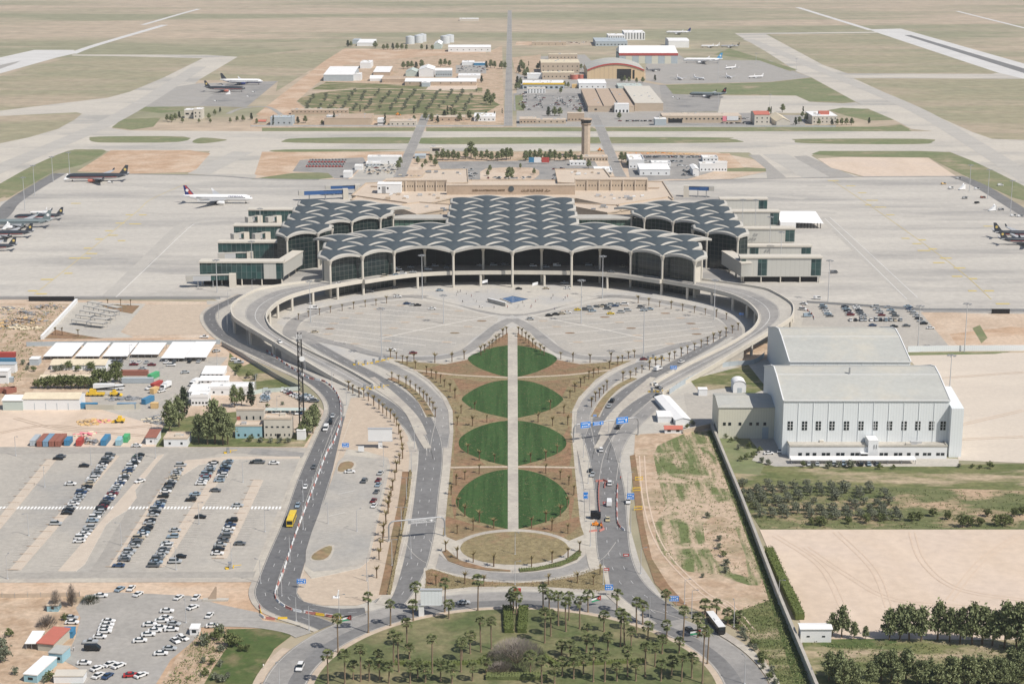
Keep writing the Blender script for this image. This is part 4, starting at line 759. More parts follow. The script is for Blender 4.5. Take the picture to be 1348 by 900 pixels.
for s_, z_ in (("488,246 560,250 600,252", 10.3), ("770,250 868,248", 10.3), ("478,262 548,271", 10.3), ("800,272 876,262", 10.3)):
    q = MB(); ribbon(q, [Vector((p.x, p.y, z_ + .9)) for p in GP(s_, z_)], -.4, .4, None, .9); q.build('roof_ledge', K['brownstone'], R)
yS = G(674, 256.5, 10).y; v = (244.5 - 450) / FPX; zt = CH - yS * (ST + v * CT) / (CT - v * ST); sw = MB(); wx0, wx1 = G(588, 256.5, 10).x, G(757, 256.5, 10).x; sw.box(wx0, wx1, yS, yS + 5, 8, zt); o = sw.build('sign_wall', K['brownstone'], R)
o2 = MB(); o2.box(wx0 - .3, wx1 + .3, yS - .3, yS + 5.3, zt, zt + .8); o2.build('parapet', K['sandstone_roof'], o)
cu = bpy.data.curves.new('lettering', 'FONT'); cu.body = 'QUEEN ALIA INTERNATIONAL AIRPORT'; cu.size = 2.1; cu.extrude = .12; cu.align_x = 'CENTER'; cu.materials.append(K['brownstone'])
K['letter'] = mat('lettering_brown', (.16, .10, .05)); cu.materials[0] = K['letter']
t = link('lettering', cu); bpy.context.view_layer.update(); me = bpy.data.meshes.new_from_object(t.evaluated_get(bpy.context.evaluated_depsgraph_get())); bpy.data.objects.remove(t)
xs_ = [v_.co.x for v_ in me.vertices]; wd = max(xs_) - min(xs_); t = link('lettering', me, o); me.materials.clear(); me.materials.append(K['letter'])
t.rotation_euler = (pi / 2, 0, 0); xl = G(643, 256.5, 10).x; t.scale = (27 / wd, 1.0, 1); t.location = (xl + .2, yS - .1, zt - 4.6)
q = MB(); xr = G(702, 256.5, 10).x; random.seed(3)
def stroke(pts, r=.2):
    for p_, q_ in zip(pts, pts[1:]): q.tube((p_[0], yS - .15, p_[1]), (q_[0], yS - .15, q_[1]), r, r, 4)
x = xr + 14; zb_ = zt - 4.6                     # Arabic name, joined letters written from right to left
for word in ("mtar", "almlka", "alia", "aldwly"):
    for ch in word:
        if ch in 'al': stroke([(x, zb_), (x, zb_ + 1.9)]); stroke([(x, zb_), (x - .9, zb_)]); x -= .75
        elif ch in 'mk': stroke([(x, zb_), (x - .3, zb_ + .7), (x - .9, zb_ + .7), (x - 1.1, zb_), (x - 1.5, zb_)]); x -= 1.4
        elif ch in 'rwd': stroke([(x, zb_ + .5), (x - .6, zb_ + .2), (x - .9, zb_ - .7)]); x -= 1.1
        else: stroke([(x, zb_ + .3), (x - .7, zb_ - .3), (x - 1.5, zb_ + .1), (x - 1.6, zb_ + .7)]); stroke([(x - .8, zb_ + 1.3), (x - .5, zb_ + 1.3)]); x -= 1.6
    x -= 1.1
q.build('arabic_lettering', K['letter'], o)
q = MB(); xe = G(673, 256.5, 10).x; q.tube((xe, yS - .5, zt - 2.6), (xe, yS + .1, zt - 2.6), 2.3, 2.3, 20); q.build('emblem', K['dome_cover'], o)
for s in (-1, 1):
    for u in range(12):
        f = u / 12; pa, pb = G(486, 266, 11), G(533, 275, 11); p = pa.lerp(pb, f + .03); q = MB(); q.box(-.5, .5, -1.2, .3, 5.5, 9); oo = q.build('window', K['dark'], R); oo.location = (p.x if s < 0 else -p.x + .5, p.y, 0)
a = G(512.5, 254.5, 10.4); R2 = thing('plant_room', 'white box-like plant room standing on the old terminal roof', 'plant room', a); w = (G(527, 254.5, 10).x - G(496, 254.5, 10).x) / 2; q = MB(); q.box(-w, w, 0, 14, 0, 7.4); q.build('wall', K['white_panel'], R2); q = MB(); q.box(-w - .2, w + .2, -.2, 14.2, 7.4, 7.7); q.build('roof', K['white_roof'], R2)
for x0, x1, z1, nm in ((-.62, -.3, 5.6, 'door'), (-.9, -.78, 5, 'window'), (-.18, -.06, 5, 'window')): q = MB(); q.box(x0 * w, x1 * w, -.1, .1, 0 if nm == 'door' else 3.4, z1); q.build(nm, K['metal' if nm == 'door' else 'dark'], R2)
# --- control tower
a = G(771, 207); t_ = thing('control_tower', 'tall tan control tower with a dark glazed cab', 'control tower', a); H_ = hgt(207, 165)
q = MB(); q.rings([[(4.6 * cos(2 * pi * i / 8 + pi / 8), 4.6 * sin(2 * pi * i / 8 + pi / 8), z) for i in range(8)] for z in (0, H_)], sm=False); q.build('shaft', K['walk_tan'], t_)
q = MB(); q.rings([[(r * cos(2 * pi * i / 8 + pi / 8), r * sin(2 * pi * i / 8 + pi / 8), z) for i in range(8)] for r, z in ((4.6, H_), (5.6, H_ + 1.5), (5.6, H_ + 2.2))], sm=False); q.build('gallery', K['brownstone'], t_)
q = MB(); q.rings([[(r * cos(2 * pi * i / 8 + pi / 8), r * sin(2 * pi * i / 8 + pi / 8), z) for i in range(8)] for r, z in ((4.8, H_ + 2.2), (6.2, H_ + 5.8))], sm=False); q.build('cab_glass', K['glass_dark'], t_)
q = MB(); q.rings([[(r * cos(2 * pi * i / 8 + pi / 8), r * sin(2 * pi * i / 8 + pi / 8), z) for i in range(8)] for r, z in ((6.5, H_ + 5.8), (6.3, H_ + 6.6), (2, H_ + 7.2))], sm=False); q.build('cab_roof', K['brownstone'], t_)
q = MB(); q.tube((0, 0, H_ + 7), (0, 0, H_ + 11), .12, .06, 6); q.build('antenna', K['metal'], t_)
building('tower_annex', 'low sandstone annex at the foot of the control tower', 'annex', 764, 800, 212.5, 207, 204, 'sandstone', 'sandstone_roof', 'flat', (9, 1, 1.2, 1.6, 1.2, 0))
# --- great hangars on the right
def great_hangar(label, x0, x1, yb, ye, zr, dep, wins, grp, panels=11):
    a, c = G(x0, yb), G(x1, yb); ze = hgt(yb, ye); w = (c.x - a.x) / 2; R = thing('great_hangar', label, 'hangar', ((a.x + c.x) / 2, a.y, 0), 0, grp)
    zb_ = ze + (zr - ze) * .8; prof_ = [(0, 0), (0, ze), (dep * .36, zb_), (dep * .5, zr), (dep * .64, zb_), (dep, ze), (dep, 0)]
    q = MB(); n = 7; vs = [(-w, y, z) for y, z in prof_] + [(w, y, z) for y, z in prof_]
    q.add(vs, [(0, 1, 8, 7)[::-1], (5, 6, 13, 12)[::-1], tuple(range(6, -1, -1)), tuple(range(7, 14))]); 
    q.f = [f for f in q.f]; q.build('wall', K['clad_hangar'], R)
    q = MB(); e = .3; vs = [(sx * (w + e), y, z + .06) for sx in (-1, 1) for y, z in ((-e, ze - .1), (dep * .36, ze + (zr - ze) * .80), (dep * .5, zr), (dep * .64, ze + (zr - ze) * .80), (dep + e, ze - .1))]
    q.add(vs, [(i, i + 5, i + 6, i + 1) for i in range(4)]); q.build('roof', K['grey_roof'], R)
    q = MB(); vs2 = [(y, z) for y, z in ((-e, ze - .1), (dep * .36, ze + (zr - ze) * .80), (dep * .5, zr), (dep * .64, ze + (zr - ze) * .80), (dep + e, ze - .1))]
    for sx in (-1, 1):
        for (y0_, z0_), (y1_, z1_) in zip(vs2, vs2[1:]): q.tube((sx * (w + .2), y0_, z0_ + .1), (sx * (w + .2), y1_, z1_ + .1), .35, .35, 4, sm=False)
    q.tube((-w, -.3, ze), (w, -.3, ze), .3, .3, 4, sm=False); q.tube((-w, dep * .36, ze + (zr - ze) * .8 + .1), (w, dep * .36, ze + (zr - ze) * .8 + .1), .18, .18, 4, sm=False); q.build('roof_edging', K['white_panel'], R)
    for i in range(1, panels): addbox(R, 'downpipe', -w + 2 * w * i / panels - .12, -w + 2 * w * i / panels + .12, -.2, 0, 0, ze, 'clad_hangar')
    for wx in wins:
        xx = G(wx, yb).x - (a.x + c.x) / 2; z0 = ze * .455; o = addbox(R, 'window', xx - 1.15, xx + 1.15, -.1, .1, z0, z0 + 4, 'glass_dark')
        f = MB(); f.box(xx - .12, xx + .12, -.16, -.1, z0, z0 + 4); f.box(xx - 1.15, xx - .12, -.16, -.1, z0 + 1.25, z0 + 1.4); f.box(xx + .12, xx + 1.15, -.16, -.1, z0 + 1.25, z0 + 1.4); f.box(xx - 1.15, xx - .12, -.16, -.1, z0 + 2.6, z0 + 2.75); f.box(xx + .12, xx + 1.15, -.16, -.1, z0 + 2.6, z0 + 2.75); f.build('window_frame', K['white_panel'], o)
    return R, w, ze, (a.x + c.x) / 2, a.y
R, w, ze, cx, cy = great_hangar('great pale hangar in front with twelve gridded windows and a low annex', 1029, 1246, 598, 527, 32.4, 60, [1038.7, 1057.5, 1075.6, 1093.5, 1112.4, 1131.4, 1150, 1169, 1188, 1206, 1224, 1239], 'pale aircraft hangars')
q = MB(); q.box(w, w + 5.4, -4, 5, 0, ze - 2.5); q.add([(w, -4, ze - 2.5), (w + 5.4, -4, ze - 2.5), (w + 5.4, 20, ze + 1), (w, 20, ze + 1)], [(0, 1, 2, 3)]); q.build('corner_pier', K['clad_hangar'], R)
addbox(R, 'roof_vent', -4, -3.4, 22, 22.8, 28, 34, 'metal')
great_hangar('great pale hangar behind, with a plain grey roof', 1038, 1196, 521, 476, 25.5, 74, [], 'pale aircraft hangars', 10)
R = building('hangar_annex', 'low white annex with paired windows along the great hangar', 'annex', 1039, 1246, 604, 588, 583, 'white_panel', 'concrete', 'flat', None, rise=.5, depth=8)
w = R['w']; 
for px in (1053, 1063, 1072, 1084, 1090, 1103, 1109, 1122, 1128, 1160, 1166, 1179, 1185, 1196, 1207, 1217, 1223, 1234.5, 1240.5): xx = G(px, 604).x - R.location.x; addbox(R, 'window', xx - .8, xx + .8, -.1, .1, 1.7, 2.9, 'glass_dark')
xx = G(1148, 604).x - R.location.x; addbox(R, 'stair_tower', xx - 2.2, xx + 2.2, -1.2, 6, 0, 9, 'white_panel'); addbox(R, 'canopy', xx - 5.5, xx - 2.2, -2.2, .0, 3, 3.3, 'white_panel'); addbox(R, 'door', xx - 5, xx - 2.4, -.15, .1, 0, 2.6, 'dark')
addbox(R, 'number_mark', xx + .2, xx + .6, -1.35, -1.2, 5.2, 7, 'metal'); addbox(R, 'number_mark', xx + 1.2, xx + 1.6, -1.35, -1.2, 5.2, 7, 'metal')
def carport(name, label, x0, x1, yb, yt, yr, rm='white_roof', posts=8, group=None, rise=.4):
    a, c = G(x0, yb), G(x1, yb); z = max(hgt(yb, yt), 2.3); d = max(3, G((x0 + x1) / 2, yr, z).y - a.y); w = (c.x - a.x) / 2; R = thing(name, label, 'carport', ((a.x + c.x) / 2, a.y, 0), 0, group)
    q = MB(); q.add([(-w, 0, z), (w, 0, z), (w, d, z + rise), (-w, d, z + rise), (-w, 0, z - .2), (w, 0, z - .2), (w, d, z + rise - .2), (-w, d, z + rise - .2)], [(0, 1, 2, 3), (5, 4, 7, 6), (4, 5, 1, 0), (5, 6, 2, 1), (7, 4, 0, 3), (6, 7, 3, 2)]); q.build('roof', K[rm], R)
    for i in range(posts):
        for yy in (.4, d - .4):
            q = MB(); xx = -w + .3 + (2 * w - .6) * i / (posts - 1); q.tube((xx, yy, 0), (xx, yy, z), .12, .12, 6); q.build('post', K['metal'], R)
    return R
carport('carport', 'long white carport roof in front of the hangar annex', 1041, 1206, 611.5, 607.5, 601, posts=10)
R = building('beige_hangar', 'beige corrugated hangar with six small windows beside the great hangar', 'hangar', 945, 1022, 577, 536, 520, 'clad_beige', 'grey_roof', 'gable', None, rise=2.2, depth=24)
for px in (953, 960, 973.5, 987.5, 996.5, 1006): xx = G(px, 577).x - R.location.x; addbox(R, 'window', xx - .65, xx + .65, -.1, .1, 6.3, 7.7, 'glass_dark')
xx = G(1007, 577).x - R.location.x; addbox(R, 'door', xx - 1.4, xx + 1.4, -.1, .1, 0, 5.5, 'grey_blue')
building('storage_shed', 'long narrow white shed by the curving road, ridge roof', 'shed', 889, 909, 559, 552, 521, 'white_panel', 'white_roof', 'gabley', None, rise=.9, yaw=.16)
building('storage_shed', 'small white flat shed beside the long narrow white shed', 'shed', 866, 884, 556, 549, 541, 'white_panel', 'white_roof', 'flat')
building('guard_house', 'white guard house with a red tiled front roof', 'guard house', 875, 898, 570.5, 566, 560, 'white_panel', 'red_roof', 'gable', (2, 1, 1.6, 1, .9, 0), rise=1.2)
building('portable_cabin', 'plain white cube cabin on the weedy ground', 'cabin', 919.5, 931, 521, 513, 510.5, 'white_panel', 'white_roof', 'flat')
building('barrel_shed', 'white barrel-roofed shed on the weedy ground', 'shed', 965, 982, 517, 507, 501, 'white_panel', 'white_roof', 'barrely', None, rise=2.2, door=((0, 2.2, 2.6, 'grey_blue'),))
building('white_cabin', 'white cabin with two slot windows beside the long wall', 'cabin', 1053.5, 1094, 845.5, 827, 818, 'white_panel', 'white_roof', 'gable', (2, 1, 1.0, .5, 2.0, 0), rise=.5)
# --- yards on the left
for i, (x0, x1, lab) in enumerate(((57, 95, 'first white parking canopy from the striped junk yard'), (99, 131, 'second white parking canopy of the row'), (135, 168, 'third white parking canopy of the row, in the middle'), (172, 209, 'fourth white parking canopy of the row, open bays behind'))):
    carport('parking_canopy', lab, x0, x1, 474 if i < 3 else 471.5, 470 if i < 3 else 466.5, 452.5, posts=5, group='white parking canopies', rise=.8)
carport('parking_canopy', 'broad white parking canopy with cars under it, next to last', 212, 243, 476.5, 472, 451.5, posts=5, group='white parking canopies', rise=.8); carport('parking_canopy', 'broad white parking canopy at the end by the slip road', 244, 272, 476, 470, 451, posts=5, group='white parking canopies', rise=.8)
for lab, x0, x1, yb, yt, yr in (('cream-roofed warehouse under the white canopies', 67, 139, 487, 480, 468.5), ('cream-roofed warehouse half hidden by dark trees', 52, 126, 505, 500, 490), ('largest cream warehouse with a worn white front facing the open sand', 31, 105, 539.5, 524.5, 512)):
    building('warehouse', lab, 'warehouse', x0, x1, yb, yt, yr, 'white_panel', 'cream_roof', 'gable', None, rise=1.6, group='cream-roofed warehouses', door=((-.6, .25, 3.5, 'grey_blue'), (-.2, .25, 3.5, 'grey_blue'), (.2, .25, 3.5, 'grey_blue'), (.6, .25, 3.5, 'grey_blue')))
building('lean_to_shed', 'pale shed built against the largest cream warehouse', 'shed', 4, 30.5, 540, 526.5, 522, 'pale_green', 'white_roof', 'shed', None, rise=1)
building('site_office', 'white two-storey site hut with a dark strip window at the picture edge', 'site hut', -12, 11, 505, 489, 485, 'white_panel', 'white_roof', 'flat', (1, 1, 7, .8, 3.4, 0))
building('site_office', 'white and grey site hut behind the two-storey hut', 'site hut', -8, 20, 491, 480, 477, 'white_panel', 'grey_blue', 'flat', (2, 1, 1.6, .8, 2, 0)); building('grey_shed', 'small grey shed among scrub beside the canopies', 'shed', 39, 51, 481, 473, 469.5, 'grey_blue', 'white_roof', 'flat')
for lab, x0, x1, yb, yt, yr, rf in (('long white prefab with a sloping roof, nearest the slip road', 266, 294, 497, 492, 484, 'shed'), ('white prefab with a ridged roof behind the tall pines', 263, 300, 506, 501, 497, 'shed'), ('white prefab with a pale awning beside the pines', 249, 275, 523, 515, 508, 'shed'), ('cream office block with a long white roof behind the pines', 276, 332, 520, 512, 506, 'flat'), ('white prefab between the tall pines', 252, 274, 534, 523, 517, 'flat')):
    building('prefab_office', lab, 'prefab', x0, x1, yb, yt, yr, 'white_panel', 'white_roof', rf, (5, 1, .9, .9, 1.1, 0), rise=1.1, group='white prefab offices')
building('cream_office', 'cream office with a long slit window, nearest the mast', 'office', 348, 384, 577, 552, 546, 'cream_concrete', 'sandstone_roof', 'flat', (5, 1, 1.1, .7, 5.2, 0), rise=.5, win2=(6, 1, .6, 1.0, 1.3, 0), door=((.02, 1.3, 2.3, 'dark'),))
building('cream_office', 'stepped cream office with aqua ground floor behind the pines', 'office', 310, 345, 577, 561, 555, 'aqua', 'sandstone_roof', 'flat', (4, 1, .9, 1, 1.2, 0), rise=.4); building('cream_office', 'tall cream office with a red-brown pier, roof dishes on top', 'office', 312, 348, 567, 540, 537, 'cream_concrete', 'sandstone_roof', 'flat', (4, 2, .7, 1.6, 2, 3.6), rise=.5, door=((-.85, 1.6, 7, 'red_roof'),))
building('white_bungalow', 'white flat bungalow with roof parapet beside the strip road', 'bungalow', 216, 247, 588, 578, 570, 'white_panel', 'sandstone_roof', 'flat', (2, 1, 1, 1, 1.2, 0), rise=.5); building('site_hut', 'white site hut with an orange awning next to the bungalow', 'site hut', 192, 206, 585, 575, 566, 'white_panel', 'rust', 'shed', (1, 1, .9, .8, 1.2, 0), rise=.5)
building('water_tank_hut', 'small white hut with roof tanks at the foot of the mast', 'hut', 391, 402, 579, 567, 565, 'white_panel', 'white_roof', 'flat'); carport('carport', 'green shade roof over a row of parked cars by the offices', 349, 402, 546, 541, 537.5, 'pale_green', 7)
# --- taxi drivers' huts, bottom left corner
building('cafe_shed', 'low shed with a faded red roof and open white awning', 'shed', 49, 72, 857, 846, 827, 'beige_wall', 'red_roof', 'shed', None, rise=.6, yaw=-.22); carport('carport', 'white awning on posts beside the red-roofed shed', 33, 50, 855, 847, 831, posts=3)
building('aqua_hut', 'aqua painted hut with a grey roof, next to the red-roofed shed', 'hut', 64, 83, 872, 860, 850, 'aqua', 'grey_roof', 'flat', (2, 1, .9, .9, 1.2, 0), yaw=-.2); building('aqua_hut', 'long hut with an aqua front and worn white roof', 'hut', 31, 50, 898, 888, 864, 'aqua', 'white_roof', 'flat', (1, 1, 1.6, .8, 1, 0), yaw=-.2); building('white_shed', 'white shed at the bottom edge below the aqua huts', 'shed', 71, 110, 899, 890, 882, 'white_panel', 'cream_concrete', 'flat', None)
building('kiosk', 'small aqua kiosk with a rusty roof among bare trees', 'kiosk', 62, 77, 805, 797, 793, 'aqua', 'sandstone_roof', 'flat', (1, 1, 1, .8, 1.1, 0)); building('gate_kiosk', 'white gate kiosk at the taxi lot exit', 'kiosk', 250, 261.5, 836, 829, 827, 'white_panel', 'white_roof', 'flat', (1, 1, 1.4, 1, 1, 0))
building('awning_booth', 'bright blue booth beside the red-roofed shed', 'booth', 82, 96, 840, 832, 829, 'cont_bright', 'cont_bright', 'flat', None); building('awning_booth', 'green booth in front of the red-roofed shed', 'booth', 77, 83.5, 846, 838.5, 836.5, 'green_paint', 'green_paint', 'flat', None)
# --- behind the terminal
for lab, x0, x1, yb, yt, yr, wm, rf in (('long white shed beside the cross road, front rank', 484, 528, 216, 208, 206, 'white_panel', 'flat'), ('small white box by the trolley yard', 452, 463, 234, 228, 226, 'white_panel', 'flat'), ('white box behind the trolley yard gate', 467, 477, 224, 220, 218, 'white_panel', 'flat'), ('grey shed with a dark open front in the service yard', 482, 500, 219, 216.5, 214, 'grey_blue', 'flat'),
        ('largest white roofed store behind the sandstone terminal', 842, 882, 231, 223, 217, 'white_panel', 'shed'), ('white store with many roof steps beside the green strip', 828, 848, 222, 212, 205, 'white_panel', 'flat'), ('low white store behind the larger white store', 858, 883, 219, 216, 213, 'white_panel', 'flat'), ('white gabled store standing alone on the asphalt', 912, 920, 232, 223, 217, 'white_panel', 'gabley'), ('white panelled store on the grass edge', 941, 957, 226, 215, 214, 'white_panel', 'flat'), ('low white strip building joined to the panelled store', 921, 941, 226, 217, 215, 'white_panel', 'flat'), ('white canopy store near the orange plot', 925, 945, 213, 209, 206, 'white_panel', 'flat'), ('low cream store behind the trees near the tower road', 783, 806, 231, 227, 221, 'cream_concrete', 'flat'), ('long white canopy on the tower forecourt', 750, 771, 218, 214.5, 213, 'white_panel', 'flat')):
    building('service_building', lab, 'store', x0, x1, yb, yt, yr, wm, 'white_roof', rf, (4, 1, 1.2, 1.2, 1.4, 0) if x1 - x0 > 14 else None, rise=1.2, group='white service buildings')
building('modern_pavilion', 'small white modern pavilion with a dark window band above the trees', 'pavilion', 566, 582, 205, 194.5, 193, 'cream_concrete', 'cream_concrete', 'flat', (1, 1, 7.5, 2.6, 4.6, 0)); building('green_roof_shed', 'grey-green shed roof near the modern pavilion', 'shed', 546, 560, 209, 205, 203, 'grey_blue', 'grey_blue', 'shed', rise=.6)
for lab, x0, x1, m in (('blue billboard on the terminal forecourt', 696, 703, 'cont_bright'), ('pale billboard on the terminal forecourt', 703, 712, 'white_panel'), ('red billboard on the terminal forecourt', 713, 723, 'red')):
    a, c = G(x0, 216), G(x1, 216); R = thing('billboard', lab, 'billboard', a); addbox(R, 'panel', 0, c.x - a.x, 0, .4, 1.5, 6.5, m); addbox(R, 'post', .5, .9, .1, .3, 0, 1.5, 'metal'); addbox(R, 'post', c.x - a.x - .9, c.x - a.x - .5, .1, .3, 0, 1.5, 'metal')
# --- far side of the taxiways
building('long_workshop', 'long tan workshop with small windows near the dirt road', 'workshop', 383, 458, 151, 145, 143.5, 'brownstone', 'sandstone_roof', 'flat', (14, 1, 1.4, 1, 3, 0)); building('tan_warehouse', 'plain tan warehouse with a broad roof', 'warehouse', 427, 488, 165, 156, 150, 'sandstone', 'brownstone', 'flat'); building('grey_workshop', 'grey workshop with a pale roof beside dark cypresses', 'workshop', 356, 385, 165, 155, 152, 'grey_blue', 'grey_blue', 'flat', (4, 1, 1.6, 1.5, 2, 0))
building('grey_block', 'small grey cube building among cypresses', 'workshop', 430, 441, 164, 153, 152, 'grey_blue', 'white_roof', 'flat'); building('villa', 'white villa with a square upper storey by the far apron', 'villa', 243, 258, 156, 145, 143, 'cream_concrete', 'white_roof', 'flat', (2, 1, 4, 2, 4.5, 0)); building('villa', 'white tower-like wing of the villa by the far apron', 'villa', 255, 266, 157, 144, 142, 'cream_concrete', 'white_roof', 'flat', (2, 2, 1.4, 1.8, 2.5, 4)); building('red_roof_hut', 'hut with a dull red roof by the taxiway hedge', 'hut', 338, 350, 163, 160, 157, 'beige_wall', 'red_roof', 'gable')
for lab, nm, x0, x1, yb, yt, yr, wm, rm, rf, rs in (
    ('grey-green barrel warehouse beside the dirt road', 'barrel_warehouse', 426, 465, 107, 98.5, 91, 'grey_blue', 'white_roof', 'shed', 4), ('white annex of the grey-green warehouse', 'store', 465, 475, 106.5, 98, 96, 'white_panel', 'white_roof', 'flat', 1.5), ('white boxy store behind the grey-green warehouse', 'store', 474, 488, 90.5, 83, 79.5, 'white_panel', 'white_roof', 'flat', 1.5), ('white roofed store with a dark base', 'store', 491.5, 513, 99.5, 95, 90, 'brownstone', 'white_roof', 'shed', 3),
    ('white quonset store by the brown vault', 'quonset_store', 487, 504, 107, 104, 102, 'white_panel', 'white_roof', 'barrel', 4), ('low brown vaulted store', 'vaulted_store', 503, 533, 109, 104.5, 101.5, 'brownstone', 'brownstone', 'barrel', 2), ('pale green gabled hangar of the far compound', 'gabled_hangar', 534, 549, 101, 95, 91.5, 'pale_green', 'pale_green', 'gabley', 3.5), ('white gabled hangar with a dark round mark', 'gabled_hangar', 551.5, 571, 101.5, 92, 87.5, 'white_panel', 'white_roof', 'gabley', 3.5), ('grey gabled hangar with windows beside the white one', 'gabled_hangar', 573, 595, 101.5, 93, 89, 'grey_blue', 'white_roof', 'gable', 3),
    ('very long white-roofed warehouse on a tan base', 'long_warehouse', 533, 627, 113, 107.5, 101, 'brownstone', 'white_roof', 'gable', 3), ('small grey cube in front of the long warehouse', 'store', 555, 566, 114.5, 109, 107.5, 'grey_blue', 'white_roof', 'flat', 1.5), ('white flat store behind the long warehouse', 'store', 603, 632, 104, 100, 97, 'white_panel', 'white_roof', 'flat', 1.5),
    ('bright blue container store beside far pines', 'blue_store', 624, 640, 86.5, 83, 82, 'cont_bright', 'white_roof', 'flat', 1.5), ('white flat store beside the blue one', 'store', 608, 624, 86, 82.5, 80, 'white_panel', 'white_roof', 'flat', 1.5), ('long white warehouse by the storage tanks', 'long_warehouse', 590, 646, 68.5, 62.5, 58, 'white_panel', 'white_roof', 'gable', 3), ('green gabled house by the storage tanks', 'gabled_house', 571, 581, 64.5, 59, 55, 'pale_green', 'white_roof', 'gabley', 4),
    ('white workshop at the far corner of the dirt yard', 'workshop', 470, 492, 61, 56.5, 53, 'white_panel', 'white_roof', 'shed', 2), ('small grey workshop at the far corner', 'workshop', 464, 473, 58, 53, 51, 'grey_blue', 'grey_blue', 'flat', 1.5), ('tan slab-like store far along the central road', 'store', 605, 630, 28, 25, 24, 'cream_concrete', 'white_roof', 'flat', 1.5)):
    building(nm, lab, 'store', x0, x1, yb, yt, yr, wm, rm, rf, (7, 1, 1.6, 1.4, 3, 0) if 'long' in nm or 'grey gabled' in lab else None, rise=rs, group='far industrial buildings')
for x, y, r, lab in ((540, 58, 8.5, 'nearest silver storage tank'), (551, 56.5, 9, 'silver storage tank behind the nearest one'), (556, 55, 8, 'half hidden silver storage tank of the pair'), (586, 57.5, 9, 'silver storage tank nearer the green gabled house'), (592, 56, 8.5, 'silver storage tank beside the long white warehouse')):
    R = thing('storage_tank', lab, 'tank', G(x, y), 0, 'silver storage tanks'); q = MB(); q.tube((0, 0, 0), (0, 0, 14), r, r, 24); q.build('shell', K['tank'], R); q = MB(); q.tube((0, 0, 14), (0, 0, 15.6), r, .6, 24); q.build('tank_roof', K['tank'], R)
for x, y, r, z in ((756, 104.5, 6, 7), (764.5, 103.5, 4.5, 6)): R = thing('red_tank', 'wide low red tank' if x < 760 else 'smaller low red tank beside the arched hangar', 'tank', G(x, y)); q = MB(); q.tube((0, 0, 0), (0, 0, z), r, r, 20); q.build('shell', K['red_roof'], R); q = MB(); q.tube((0, 0, z), (0, 0, z + .5), r + .1, r * .6, 20); q.build('lid', K['brownstone'], R)
for lab, x0, x1, yb, yt, yr in (('rear block of the stepped tan training building', 722, 760, 79, 72, 71), ('main block of the stepped tan training building', 712, 763, 96.5, 83, 78.5), ('front terrace of the stepped tan training building', 714, 756, 104.5, 96, 94)): building('tan_building', lab, 'building', x0, x1, yb, yt, yr, 'sandstone', 'cream_roof', 'flat', (8, 2 if 'main' in lab else 1, 1.6, 1.8, 3, 6.5), group='stepped tan building')
R = building('yellow_banded_building', 'grey building with a yellow fascia band', 'building', 688, 743, 117.5, 111, 106, 'grey_blue', 'white_roof', 'flat', (8, 1, 3.5, 2.5, 1.2, 0)); addbox(R, 'fascia', -R['w'], R['w'], -.5, -.05, R['top'] - .6, R['top'] + 1.9, 'yellow')
building('arcade_house', 'white arcaded house in front of the yellow-banded building', 'house', 694, 718, 123, 117, 115, 'white_panel', 'cream_concrete', 'flat', (6, 2, 1.6, 1.5, .8, 2.8)); building('blue_white_block', 'pale blue-white block below the arched hangar', 'block', 762, 798, 117, 110, 106, 'white_panel', 'white_roof', 'shed', (5, 1, 1.6, 1.5, 2, 0)); building('green_roof_store', 'store with a pale green flat roof by the arched hangar', 'store', 814, 846, 117, 114, 110, 'pale_green', 'pale_green', 'flat')
for lab, x0, x1, yb, yt, yr in (('white pair of site boxes beside the training building', 694, 713, 104, 98, 96), ('orange store beside the palm planting', 753, 760, 116, 112, 111)): building('store', lab, 'store', x0, x1, yb, yt, yr, 'white_panel' if 'white' in lab else 'ochre', 'white_roof' if 'white' in lab else 'ochre', 'flat')
# arched hangar
a, c = G(773, 104), G(848, 104); w = (c.x - a.x) / 2; R = thing('arched_hangar', 'tan hangar with a curved grey roof and red arched fascia, door open', 'hangar', ((a.x + c.x) / 2, a.y, 0)); D_ = 110; h0 = 13; hr = 9.5
arc = [(w * (2 * i / 20 - 1), h0 + hr * (1 - (2 * i / 20 - 1) ** 2)) for i in range(21)]
q = MB(); q.add([(-w, 0, 0), (w, 0, 0)] + [(x, 0, z) for x, z in arc[::-1]], [tuple(range(23))]); q.box(-w, -w + .3, .2, D_, 0, h0); q.box(w - .3, w, .2, D_, 0, h0); q.build('wall', K['clad_yellow'], R)
q = MB(); q.add([(x, -.8, z + .3) for x, z in arc] + [(x, D_, z + .3) for x, z in arc], [(i, i + 1, 22 + i, 21 + i) for i in range(20)], 0, True); q.build('roof', K['grey_roof'], R)
q = MB(); q.add([(x, -.9, z + .6) for x, z in arc] + [(x, -.9, z - 1.6) for x, z in arc], [(21 + i, 22 + i, i + 1, i) for i in range(20)]); q.add([(x, -.9, z + .6) for x, z in arc] + [(x, .5, z + .6) for x, z in arc], [(i, i + 1, 22 + i, 21 + i) for i in range(20)]); q.build('fascia', K['red'], R)
addbox(R, 'door_opening', -w + 2 * w * .52, -w + 2 * w * .77, -.25, .1, 0, 14.5, 'interior'); addbox(R, 'door_opening', -w + 2 * w * .795, -w + 2 * w * .83, -.25, .1, 0, 13, 'interior')
for x in (-.75, -.55, -.4, -.25, -.1): addbox(R, 'wall_rib', x * w - .15, x * w + .15, -.2, .0, 0, h0 + hr * (1 - x * x) - 2, 'brownstone')
